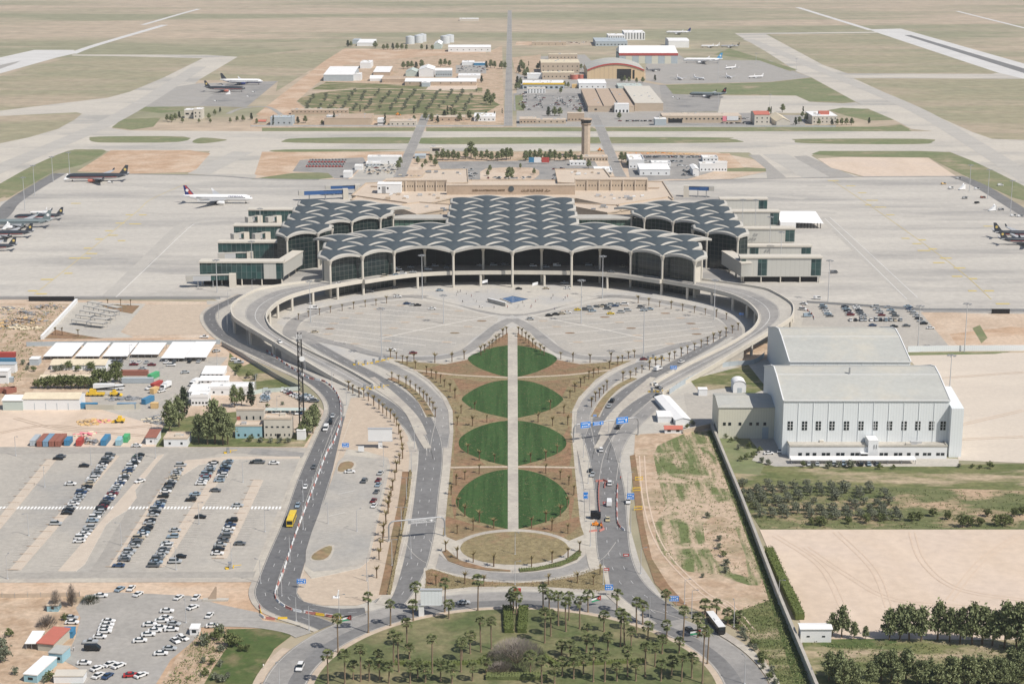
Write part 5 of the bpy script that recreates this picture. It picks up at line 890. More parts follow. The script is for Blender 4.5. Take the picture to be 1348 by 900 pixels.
# white hangar with red fascia
a, c = G(815, 84), G(892, 84); w = (c.x - a.x) / 2; R = thing('red_fascia_hangar', 'white-roofed hangar with a red fascia over glazed doors', 'hangar', ((a.x + c.x) / 2, a.y, 0)); z = hgt(84, 73); D_ = 90
addbox(R, 'wall', -w, w, 0, D_, 0, z, 'pale_green'); addbox(R, 'fascia', -w - .5, w + .5, -.6, -.05, z - .4, z + 3.6, 'red')
q = MB(); q.add([(-w - .5, -.6, z + 3.6), (w + .5, -.6, z + 3.6), (w * .96, 40, z + 13), (-w * .96, 40, z + 13), (w + .5, D_, z + 3), (-w - .5, D_, z + 3)], [(0, 1, 2, 3), (3, 2, 4, 5), (1, 4, 2), (0, 3, 5)]); q.build('roof', K['white_roof'], R)
for i in range(9): addbox(R, 'door_panel', -w + 2 * w * i / 9 + .4, -w + 2 * w * (i + 1) / 9 - .4, -.2, .0, 0, z - .8, 'clad_beige' if i % 2 else 'grey_blue')
building('engine_shop', 'tall white block with dark upright slots behind the hangars', 'block', 822, 849, 53, 43.5, 40, 'white_panel', 'white_roof', 'flat', (7, 1, 1.6, 12, 2, 0)); building('engine_shop', 'lower white block beside the slotted one', 'block', 800.5, 822, 54, 47, 44.5, 'white_panel', 'white_roof', 'flat', (7, 1, 2, 2.5, 6, 0)); building('engine_shop', 'long grey shed in front of the slotted block', 'shed', 784, 826, 61, 55, 50, 'grey_blue', 'grey_blue', 'flat', (9, 1, 2.5, 2, 2, 0)); building('white_tent', 'white tent-like store behind the red-fascia hangar', 'tent', 880, 907, 63, 54, 50.5, 'white_roof', 'white_roof', 'barrel', rise=2)
# cargo terminal
R = building('cargo_terminal', 'huge flat tan cargo terminal with three roof bays', 'cargo terminal', 774, 835, 147.5, 140, 117, 'sandstone', 'brownstone', 'flat', (3, 1, 3, 2, 2, 0)); building('cargo_terminal', 'white-roofed bay of the cargo terminal with tan front', 'cargo terminal', 835.5, 873, 146.5, 136, 113.5, 'sandstone', 'cream_concrete', 'flat')
for x in (-.33, .33): addbox(R, 'roof_gutter', x * R['w'] - .6, x * R['w'] + .6, 1, R['d'] - 1, R['top'] + .3, R['top'] + .7, 'dark')
building('portal_office', 'white portal office on the cargo terminal front', 'office', 809, 828, 148.5, 137.5, 136, 'white_panel', 'white_roof', 'flat', (4, 1, 2, 3, .5, 0)); R = building('handling_block', 'long low tan handling block with pink and white sign boards', 'block', 872, 976, 162, 153, 149, 'sandstone', 'sandstone_roof', 'flat', (18, 1, 2, 1.6, 4, 0)); xx = R['w']
addbox(R, 'sign_board', xx * .52, xx * .62, -.4, -.1, 2, 8, 'pink'); addbox(R, 'sign_board', xx * .63, xx * .92, -.4, -.1, 3, 8, 'white_panel'); addbox(R, 'loading_bay', -xx * .85, -xx * .5, -.3, -.1, 0, 5, 'dark')
building('grey_kiosk_block', 'pale grey block in front of the handling block', 'block', 862, 877, 166, 157, 155, 'grey_blue', 'white_roof', 'flat'); building('red_roof_house', 'three-storey house with a red tiled roof', 'house', 993, 1013, 165, 151, 144, 'cream_concrete', 'red_roof', 'gable', (3, 2, 1.4, 1.6, 3, 4.5), rise=2.5); building('gabled_chalet', 'steep-roofed chalet beside the red-roofed house', 'house', 1022, 1040, 166, 160, 152, 'cream_concrete', 'cream_roof', 'gabley', None, rise=4)
R = building('square_office', 'square cream office with a red box on its roof', 'office', 1069, 1102, 164, 153, 147, 'cream_concrete', 'white_roof', 'flat', (6, 2, 1.3, 1.3, 2.5, 4)); addbox(R, 'roof_box', -5, 7, 12, 18, R['top'] + .3, R['top'] + 4.3, 'red_roof')
for lab, x0, x1, yb, yt, yr, wm in (('low tan wall building facing the taxiway, by cypresses', 570, 612, 160, 154.5, 152, 'brownstone'), ('low white building with a flat roof beside the central road', 624, 652, 160, 154, 149, 'white_panel'), ('low brown house beside the central road end', 684, 706, 163, 157, 154, 'brownstone'), ('tan low wing near the hangar road', 706, 745, 163, 158, 156, 'sandstone'), ('tan square block near the hangar road', 747, 769, 160, 149.5, 148, 'brownstone'), ('long white wall building by the orange machine', 513, 548, 166, 160, 157, 'cream_concrete'), ('pale hut with a white roof beside the orange machine', 497, 506, 165, 157, 155, 'white_panel'), ('tan block beside the far fence', 700, 745, 60, 55.5, 55, 'sandstone')):
    building('low_building', lab, 'building', x0, x1, yb, yt, yr, wm, 'white_roof' if wm == 'white_panel' else 'sandstone_roof', 'flat', (5, 1, 1.4, 1.4, 1.6, 0), group='low buildings beyond the taxiway')
# ================================================================= VEHICLES
PAINT = {}
for nm, c, r_ in (('white', (.74, .74, .73), .35), ('silver', (.42, .44, .45), .3), ('grey', (.13, .14, .15), .3), ('black', (.015, .016, .018), .25), ('blue', (.035, .07, .15), .3), ('pale blue', (.28, .36, .43), .3), ('dark red', (.16, .02, .025), .3), ('red', (.42, .03, .03), .35), ('beige', (.48, .42, .32), .35), ('yellow', (.72, .52, .05), .4), ('pink', (.62, .12, .22), .4), ('green', (.02, .10, .06), .4), ('cream', (.62, .54, .33), .4)):
    PAINT[nm] = mat('paint_' + nm.replace(' ', '_'), c, rough=r_, spec=.5)
def frustum(q, x0, x1, w0, z0, X0, X1, w1, z1, m):
    q.add([(x0, -w0, z0), (x1, -w0, z0), (x1, w0, z0), (x0, w0, z0), (X0, -w1, z1), (X1, -w1, z1), (X1, w1, z1), (X0, w1, z1)], [(4, 5, 6, 7), (0, 1, 5, 4), (1, 2, 6, 5), (2, 3, 7, 6), (3, 0, 4, 7)], m)
def body_geo(q, ty):                                  # lower body and roof panel (forward = +x)
    if ty == 'sedan':
        q.prof([(-2.3, .32), (2.28, .32), (2.32, .6), (2.1, .78), (.95, .95), (-1.55, 1.0), (-2.25, .93), (-2.32, .6)][::-1], -.89, .89, 0); q.box(-.95, .3, -.64, .64, 1.41, 1.46)
    elif ty == 'suv':
        q.prof([(-2.35, .42), (2.3, .42), (2.36, .75), (2.2, .98), (1.1, 1.08), (-2.3, 1.1), (-2.38, .75)][::-1], -.95, .95, 0); q.box(-2.0, .35, -.74, .74, 1.74, 1.82)
    elif ty == 'van':
        q.prof([(-2.6, .4), (2.6, .4), (2.62, .9), (2.2, 1.25), (-2.6, 1.25)][::-1], -.95, .95, 0); q.box(-2.55, 1.45, -.85, .85, 1.93, 2.08); q.box(-2.6, -.3, -.93, .93, 1.25, 1.95)
    elif ty == 'pickup':
        q.prof([(-2.6, .45), (2.5, .45), (2.55, .8), (2.35, 1.0), (1.1, 1.08), (-.6, 1.08), (-2.6, 1.05)][::-1], -.93, .93, 0); q.box(-.6, .5, -.72, .72, 1.72, 1.79)
def glass_geo(q, ty, m=0):
    if ty == 'sedan': frustum(q, -1.75, 1.05, .82, .97, -.98, .33, .64, 1.415, m)
    elif ty == 'suv': frustum(q, -2.25, 1.2, .9, 1.08, -2.05, .4, .74, 1.75, m)
    elif ty == 'van': frustum(q, -.3, 2.25, .92, 1.24, -.3, 1.5, .85, 1.94, m)
    elif ty == 'pickup': frustum(q, -.75, 1.2, .88, 1.07, -.62, .55, .72, 1.725, m)
def wheel_geo(q, r=.33, w=.2): q.tube((0, -w / 2, 0), (0, w / 2, 0), r, r, 12, 0)
q = MB(); wheel_geo(q); WHEEL = q.mesh('wheel', K['rubber']); q = MB(); wheel_geo(q, .5, .3); BIGW = q.mesh('wheel', K['rubber'])
CM = {}
def car_mesh(ty, col):
    if (ty, col) not in CM:
        q = MB(); body_geo(q, ty); q.tube((2.28 if ty != 'pickup' else 2.5, -.6, .68), (2.34 if ty != 'pickup' else 2.56, -.6, .68), .12, .12, 6, 1)
        bm_ = q.mesh('body', [PAINT[col], K['white']]); g = MB(); glass_geo(g, ty); gm = g.mesh('windows', K['glass_dark'])
        a_ = MB(); body_geo(a_, ty); glass_geo(a_, ty, 1)
        for sx in (-1.38, 1.4):
            for sy in (-.8, .8): a_.M = Matrix.Translation((sx, sy, .33)); 
            a_.M = Matrix.Identity(4); a_.tube((sx, -.9, .33), (sx, .9, .33), .33, .33, 10, 2)
        CM[(ty, col)] = (bm_, gm, a_.mesh('car', [PAINT[col], K['glass_dark'], K['rubber']]))
    return CM[(ty, col)]
NCAR = 0
def car(p, rz, col, ty, label, group=None, parts=True, z=.2, name='parked_car', cat='car'):
    global NCAR; NCAR += 1; m = car_mesh(ty, col); p = Vector((p.x, p.y, p.z if p.z > 1 else z)); s = random.uniform(.96, 1.04)
    if not parts:
        o = link(name, m[2]); o.location = p; o.rotation_euler = (0, 0, rz); o.scale = (s, s, s); return tag(o, label, cat, group)
    t = thing(name, label, cat, p, rz, group); t.scale = (s, s, s); link('body', m[0], t); link('windows', m[1], t)
    for sx in (-1.38, 1.4):
        for sy in (-.82, .82): o = link('wheel', WHEEL, t); o.location = (sx, sy, .33)
    return t
WT = ['white'] * 15 + ['silver'] * 26 + ['grey'] * 20 + ['black'] * 17 + ['blue'] * 7 + ['pale blue'] * 14 + ['dark red'] * 3 + ['beige'] * 4
def pick(): return random.choice(WT), random.choice(['sedan'] * 7 + ['suv'] * 3)
def row(s, n, occ, where, end, group, parts=True, rz=0.0, z=.2, jit=.12):
    (x0, y0), (x1, y1) = P(s); a, c = G(x0, y0), G(x1, y1); kx = 0
    for i in range(n):
        if random.random() > occ and 0 < i < n - 1: continue
        p = a.lerp(c, i / max(n - 1, 1)) + Vector((random.uniform(-.3, .3), random.uniform(-jit, jit), 0)); col, ty = pick()
        car(p, rz + random.choice((0, pi)) + random.uniform(-.03, .03), col, ty, f"{col} {ty}, {ORD[kx]} from the {end} of {where}", group, parts, z); kx += 1
random.seed(11); g_ = 'cars in the long-stay car park'
row("145,601 88,677", 22, .9, "the second median line", "far end", g_); row("184,600.5 122,687", 27, .95, "the densest line", "far end", g_); row("117,696 104,714", 5, .95, "the short group below the densest line", "far end", g_)
row("238,614 196,690", 24, .85, "the through-lane line", "far end", g_); row("194,696 157,746", 15, .8, "the lower through-lane line", "far end", g_); row("281,611 265,638", 10, .95, "the packed block under the gate", "far end", g_); row("300,609 289,634", 9, .95, "the block facing the packed one", "far end", g_)
row("256,652 227,708", 8, .8, "the loose line below the packed block", "far end", g_); row("221,717 203,746", 8, .9, "the bottom block near the exit booth", "far end", g_); row("306,687 286,730", 9, .75, "the last line before the sidewalk", "far end", g_)
for x, y, rz, col, ty, lab in ((77, 605, 0, 'black', 'sedan', 'black sedan alone on the empty upper part of the lot'), (80.5, 602, 0, 'grey', 'sedan', 'grey sedan beside the lone black one'), (111, 614.5, 0, 'black', 'sedan', 'black sedan standing in the first aisle'), (93, 638.5, 0, 'white', 'sedan', 'white sedan crossing the first aisle'), (74, 691, 0, 'silver', 'suv', 'silver estate alone below the crosswalk'), (184, 635, -2.3, 'white', 'sedan', 'white sedan driving down the through lane'),
    (336, 610, 0, 'black', 'sedan', 'black sedan at the top corner of the lot'), (342, 610, 0, 'grey', 'suv', 'grey car beside the black one at the top corner'), (361, 611, 0, 'white', 'sedan', 'white sedan at the end of the top corner'), (284, 647, 0, 'grey', 'sedan', 'grey sedan alone just above the crosswalk'), (264, 682, 0, 'black', 'sedan', 'black sedan alone below the crosswalk'), (238, 734, 0, 'black', 'sedan', 'black sedan near the exit booth'), (231, 741, 0, 'silver', 'suv', 'silver estate near the exit booth'), (316, 717, 0, 'grey', 'sedan', 'grey sedan facing the sidewalk'), (313, 667, 0, 'silver', 'sedan', 'silver sedan standing on the crosswalk')): car(G(x, y), rz, col, ty, lab, g_)
g_ = 'cars in the taxi lot'
TX = [(158, 777, 1.2, 'pale blue'), (173, 776, 1.45, 'white'), (182, 783.6, 1.2, 'white'), (235.5, 788, 1.2, 'white'), (133, 786, .1, 'white'), (220, 806, 0, 'white'), (219, 815, -.2, 'white'), (213, 819, .1, 'white'), (229, 823, -.2, 'silver'), (197.5, 824, .1, 'white'), (211, 828, .1, 'white'), (226, 830.5, .1, 'white'), (204, 832, .15, 'white'), (195.5, 837, .15, 'white'), (184.5, 845, .15, 'white'), (231, 845, -.9, 'white'), (239, 840.5, -.9, 'white'), (223.5, 855.5, 0, 'silver'), (212, 862, .1, 'white'), (143, 819.5, 0, 'white'), (141, 824.5, .05, 'white'), (139, 829, .05, 'white'), (138, 833, .1, 'white'), (131.5, 840, 0, 'white'), (111, 874.5, 0, 'white'), (128, 881.5, .9, 'white'), (145.5, 876, .9, 'white'), (156.5, 878, .9, 'white'), (130, 891, 1.1, 'white'), (142, 891.5, 1.2, 'blue'), (172.5, 890.5, .2, 'red'), (186, 890.5, .9, 'white'), (94, 815, 0, 'silver'), (95, 821, 0, 'white'), (258.5, 788, 1.4, 'white'), (254, 801, .9, 'white'), (276, 811.6, 1.4, 'white'), (280, 825.5, .1, 'white'), (241, 842, -.6, 'white')]
for i, (x, y, rz, col) in enumerate(sorted(TX, key=lambda t: (t[1]))): car(G(x, y), rz, col, 'sedan', f"{col} taxi lot sedan, {ORD[i]} when counting from the soil bank downwards", g_)
car(G(122, 856), 0, 'black', 'van', 'black van beside the aqua hut', g_); car(G(119, 847), 3.2, 'silver', 'pickup', 'silver pickup with a loaded bed above the black van', g_)
for x, y, rz, col, ty, lab in ((460.6, 623, .15, 'white', 'sedan', 'white sedan by the small planted island'), (480, 635, 1.4, 'grey', 'suv', 'grey car driving through the empty angled lot'), (501, 624.6, 1.4, 'silver', 'sedan', 'silver car highest along the kerb of the angled lot'), (498.4, 634, 1.4, 'dark red', 'sedan', 'dark red car second along the kerb'), (498, 640, 1.4, 'pale blue', 'sedan', 'pale blue car third along the kerb'), (496, 649, 1.4, 'grey', 'sedan', 'grey car fourth along the kerb'), (492, 661, 1.4, 'dark red', 'sedan', 'dark red car next to last along the kerb'), (492.6, 667.5, 1.4, 'white', 'sedan', 'white car lowest along the kerb of the angled lot')): car(G(x, y), rz, col, ty, lab, 'cars in the angled lot', z=.37)
random.seed(5); g_ = 'cars in the staff lot by the hangar'
row("1083.5,404.5 1092,417", 6, 1, "the column beside the slip road", "apron end", g_, False); row("1112,405 1120,415.5", 5, 1, "the second column of the staff lot", "apron end", g_, False); row("1127,405 1136,417", 6, 1, "the third column of the staff lot", "apron end", g_, False); row("1152,405 1161,416", 4, 1, "the fourth column of the staff lot", "apron end", g_, False); row("1169,405.5 1179,417", 4, 1, "the fifth column of the staff lot", "apron end", g_, False); row("1194,404.5 1216,427", 8, .9, "the column nearest the open sand", "apron end", g_, False)
row("1120,422.5 1185,422.5", 11, .9, "the front row of the staff lot", "viaduct end", g_, False, pi / 2)
for x, y, rz, col, lab in ((1177, 431, 0, 'black', 'black sedan in the aisle below the front row'), (1193.5, 430, 0, 'grey', 'grey sedan beside the black one in the aisle'), (1149, 429.5, 0, 'blue', 'blue sedan just behind the hangar roof'), (1225, 433, 0, 'white', 'white sedan lowest beside the open sand')): car(G(x, y), rz, col, 'sedan', lab, g_, False)
g_ = 'cars in the plaza lots'
PZ = [(723, 416.5), (732, 415), (740, 414), (747, 412.7), (771, 409), (780, 410.5), (777, 406.5), (785, 405), (790, 404.5), (794, 404), (800, 403.5), (805, 402.5), (810, 404), (814, 402), (823, 402), (800, 407.6), (818, 412), (826.6, 410), (844, 405.6), (848, 409.7), (855.6, 408), (698, 421)]
for i, (x, y) in enumerate(sorted(PZ)): col, ty = pick(); car(G(x, y), random.uniform(-.15, .15), col, ty, f"{col} {ty} in the plaza lot, {ORD[i]} counting away from the axis path", g_, False, .25)
for x, y, col, lab in ((761, 409, 'yellow', 'yellow taxi among the plaza lot cars nearer the path'), (804, 414, 'yellow', 'yellow taxi alone in front of the plaza lot cars'), (536, 401, 'blue', 'blue car first of three on the other plaza lot'), (544, 402.6, 'silver', 'silver car in the middle of three on the other plaza lot'), (550, 403, 'black', 'black car last of three on the other plaza lot'), (569, 407.6, 'white', 'white car alone near the palm ring road'), (414.7, 438, 'beige', 'beige car at the corner of the plaza ring road'), (515.6, 462, 'white', 'white car by the toll gates of the plaza lot'), (544, 466, 'dark red', 'dark red car behind the young palms')): car(G(x, y), .1, col, 'sedan', lab, g_, False, .25)
g_ = 'vehicles on the drop-off deck'
DK = [(439, 368.5, 'silver'), (447, 374, 'white'), (476, 362, 'silver'), (491, 359.5, 'white'), (502, 358, 'white'), (511, 357, 'white'), (531, 361, 'white'), (507, 364.5, 'beige'), (522, 362.6, 'pale blue'), (544, 359, 'silver'), (541, 352.5, 'silver'), (564, 355.5, 'white'), (573, 351, 'silver'), (589, 353.5, 'grey'), (632, 350, 'silver'), (650, 350, 'silver'), (665, 349.5, 'grey'), (775, 350, 'silver'), (805, 358.5, 'grey'), (845.5, 356.5, 'grey'), (855.6, 358.5, 'white'), (876, 362.5, 'black'), (889.6, 364, 'silver'), (785, 353, 'grey'), (820, 352, 'beige'), (702, 351, 'white'), (719, 352.5, 'silver')]
for i, (x, y, col) in enumerate(DK): car(G(x, y, 9.1), random.uniform(-.1, .1), col, random.choice(['sedan', 'suv']), f"{col} car on the drop-off deck, {ORD[i] if i < 18 else ORD[i]} along the terminal front", g_, False)
for x, y, col, lab in ((454, 365.5, 'pink', 'pink and white van at the start of the deck'), (524, 355.5, 'white', 'white van double parked on the deck'), (733, 350.5, 'white', 'white minibus in the shade of the domes')): car(G(x, y, 9.1), .08, col, 'van', lab, g_, False)
for x, y, col, ty, lab in ((487, 385, 'grey', 'van', 'grey van driving under the viaduct'), (520, 380, 'grey', 'sedan', 'grey car in the shade under the deck'), (523.6, 391.7, 'white', 'sedan', 'white car leaving the shade of the deck'), (412.7, 407, 'white', 'van', 'white van under the curve of the viaduct'), (747, 381, 'white', 'sedan', 'white car on the lower arrivals lane'), (743, 374, 'silver', 'pickup', 'silver pickup deep under the deck'), (683, 381.5, 'black', 'sedan', 'black car on the lower lane near the centre column'), (719, 381, 'beige', 'sedan', 'beige car on the lower lane'), (579, 383.5, 'pale blue', 'sedan', 'pale blue car on the lower lane near the people')): car(G(x, y), .05, col, ty, lab, 'cars on the arrivals lane', False, .3)
def head(x0, y0, x1, y1): d = G(x1, y1) - G(x0, y0); return atan2(d.y, d.x)
for x, y, h, col, ty, lab in ((413.4, 616, head(413, 616, 402, 642), 'grey', 'sedan', 'grey sedan leading the line on the dark carriageway'), (402, 642.5, head(413, 616, 402, 642), 'white', 'sedan', 'white sedan in the middle of the dark carriageway'), (392, 667, head(413, 616, 402, 642), 'pale blue', 'sedan', 'pale blue sedan just above the yellow bus'), (438, 549, head(441, 535, 436, 560), 'silver', 'sedan', 'silver sedan at the bend by the red barriers'), (435, 557.5, head(441, 535, 434, 560), 'black', 'suv', 'black car between the silver sedan and the white minibus'), (368, 451, head(340, 430, 390, 460), 'white', 'sedan', 'white sedan coming down the viaduct ramp'),
    (791, 594, head(791, 594, 785, 570), 'white', 'suv', 'white car just above the crosswalk'), (814, 564, head(806, 580, 822, 550), 'black', 'suv', 'black car under the blue sign gantry'), (864.5, 522.5, head(880, 510, 850, 536), 'black', 'sedan', 'black car leaving the ramp booths'), (806, 529, head(800, 540, 815, 518), 'black', 'suv', 'black car on the rising middle lane'), (802, 536, head(800, 540, 815, 518), 'silver', 'sedan', 'silver car behind the black one on the rising lane'), (897, 477.5, head(880, 483, 910, 470), 'white', 'sedan', 'white car climbing toward the plaza'), (860.6, 507, 2.2, 'white', 'sedan', 'white car at the ramp booth'), (867, 512, 2.2, 'black', 'sedan', 'black car waiting at the ramp booth'), (848, 474, .1, 'dark red', 'sedan', 'dark red car at the plaza lot gate'), (780, 626.7, 1.4, 'silver', 'pickup', 'silver pickup beside the kerb below the crosswalk'), (777, 621, 1.4, 'black', 'sedan', 'black car at the kerb on the crosswalk'), (802.6, 638, 1.5, 'white', 'suv', 'white jeep driving between the red barriers'), (827, 662, 1.5, 'white', 'pickup', 'white pickup parked on the pavement'), (800, 685, 1.5, 'cream', 'sedan', 'cream taxi entering the barrier lane'), (610.5, 795, .12, 'silver', 'sedan', 'silver sedan on the ring road below the billboard'), (395, 881, head(403, 854, 391, 880), 'white', 'suv', 'white car on the ring road at the bottom'), (908, 831, head(895, 823, 920, 840) , 'grey', 'sedan', 'dark sedan on the ring road beside the coach')):
    car(G(x, y) if not lab.endswith('viaduct ramp') else G(x, y, 6.7), h, col, ty, lab, None, True, .22, 'moving_car')
for x, y, h, col, lab in ((802, 664.5, 1.5, 'white', 'white van driving between the red barriers'), (866, 487.5, head(850, 495, 880, 483), 'white', 'white minibus on the palm-lined road'), (429, 566, head(434, 556, 426, 576), 'white', 'white minibus behind the cars at the bend')): t = car(G(x, y), h, col, 'van', lab, None, True, .22, 'moving_van', 'van'); t.scale = (1.15, 1.1, 1.1)
g_ = 'vehicles in the contractors yard'
for i, (x, y, rz, col, ty) in enumerate(((174.6, 478, 1.5, 'white', 'sedan'), (183, 478, 1.5, 'white', 'sedan'), (193, 478, 1.5, 'silver', 'sedan'), (152.5, 478, 1.5, 'grey', 'suv'), (159, 478, 1.5, 'grey', 'suv'), (147, 478, 1.5, 'silver', 'suv'), (176.5, 481, .1, 'dark red', 'sedan'), (200, 481.5, 0, 'dark red', 'sedan'), (188, 486.5, 0, 'silver', 'sedan'), (225.7, 482, 0, 'white', 'suv'), (244, 491.4, .3, 'silver', 'sedan'), (285, 463.4, .6, 'silver', 'sedan'), (309.5, 475.4, .1, 'white', 'suv'), (315, 478.5, 0, 'silver', 'pickup'), (212.7, 516, .9, 'white', 'sedan'), (254, 514.5, 1.2, 'grey', 'pickup'), (197, 512.5, .9, 'white', 'pickup'), (230, 477, 1.5, 'grey', 'sedan'), (219, 478, 1.5, 'white', 'sedan'), (250, 477, 1.5, 'black', 'sedan'), (262, 477, 1.5, 'silver', 'sedan'), (180, 588, 0, 'white', 'sedan'), (269, 445, 0, 'white', 'pickup'))): car(G(x, y), rz, col, ty, f"{col} {ty}, {ORD[i]} in the contractors yard starting at the canopies", g_, False, .2)
row("351.5,515.5 348.5,529", 6, 1, "the inner column behind the mast", "ramp end", 'cars in the office lot', False, .1); row("372.6,514 402,529", 9, 1, "the slanting column beside the mast", "ramp end", 'cars in the office lot', False, .1); row("404,522 414,529.5", 4, 1, "the short outer column by the mast", "ramp end", 'cars in the office lot', False, .1); row("354,545 397,545", 8, 1, "the row under the green shade roof", "pine end", 'cars in the office lot', False, 1.55); row("1064,612 1155,612", 9, .7, "the row under the hangar carport", "beige hangar end", 'cars under the carport', False, 1.55)
for x, y, rz, lab in ((1026.5, 595, 1.3, 'white sedan beside the great hangar side wall'), (1012, 598, .1, 'white car behind the shrubs by the hangar')): car(G(x, y), rz, 'white', 'sedan', lab, 'cars by the great hangar', False, .2)
for x, y, rz, col, ty, lab in ((1056.7, 408.5, -.6, 'white', 'suv', 'white car on the slip road behind the viaduct'), (1058, 401, -.6, 'white', 'sedan', 'white car farther up the slip road'), (1098, 360, .1, 'grey', 'van', 'grey van alone on the apron by a lamp mast'), (1076, 394, 0, 'white', 'van', 'white van beside the apron fence'), (1063, 417, .2, 'pale blue', 'van', 'pale blue van at the slip road bend'), (1317, 245, 0, 'white', 'van', 'white catering van beside the apron edge road')): car(G(x, y), rz, col, ty, lab, None, False, .2)
print('cars', NCAR)
# buses
def bus(label, p, rz, paint, belly, L=12.0):
    t = thing('bus', label, 'bus', p, rz); q = MB(); q.box(-L / 2, L / 2, -1.25, 1.25, .45, 1.5, 1); q.box(-L / 2, L / 2, -1.25, 1.25, 1.5, 3.0, 0); q.build('body', [K[paint] if paint in K else PAINT[paint], PAINT[belly]], t)
    q = MB(); q.box(-L / 2 + .4, L / 2 - .2, -1.28, 1.28, 1.65, 2.6); q.build('side_windows', K['glass_dark'], t); q = MB(); q.box(L / 2 - .02, L / 2 + .03, -1.1, 1.1, 1.3, 2.75); q.build('windscreen', K['glass_dark'], t); q = MB(); q.box(-L / 2 - .03, -L / 2 + .02, -1.0, 1.0, 1.7, 2.7); q.build('rear_window', K['glass_dark'], t)
    q = MB(); q.box(-L / 2 - .02, L / 2 + .02, -1.27, 1.27, 3.0, 3.15); q.box(-1.5, .5, -.7, .7, 3.15, 3.4); q.build('roof', PAINT['white'] if paint != 'yellow' else PAINT['yellow'], t)
    for sx in (-L * .28, L * .3):
        for sy in (-1.12, 1.12): o = link('wheel', BIGW, t); o.location = (sx, sy, .5)
bus('yellow bus driving down the dark carriageway', G(384, 688, 0) + Vector((0, 0, .2)), head(395, 660, 385, 686), 'yellow', 'yellow'); bus('black coach with a white roof on the ring road', G(942, 826, 0) + Vector((0, 0, .2)), head(956, 846, 930, 812), 'dark', 'black', 13.5)
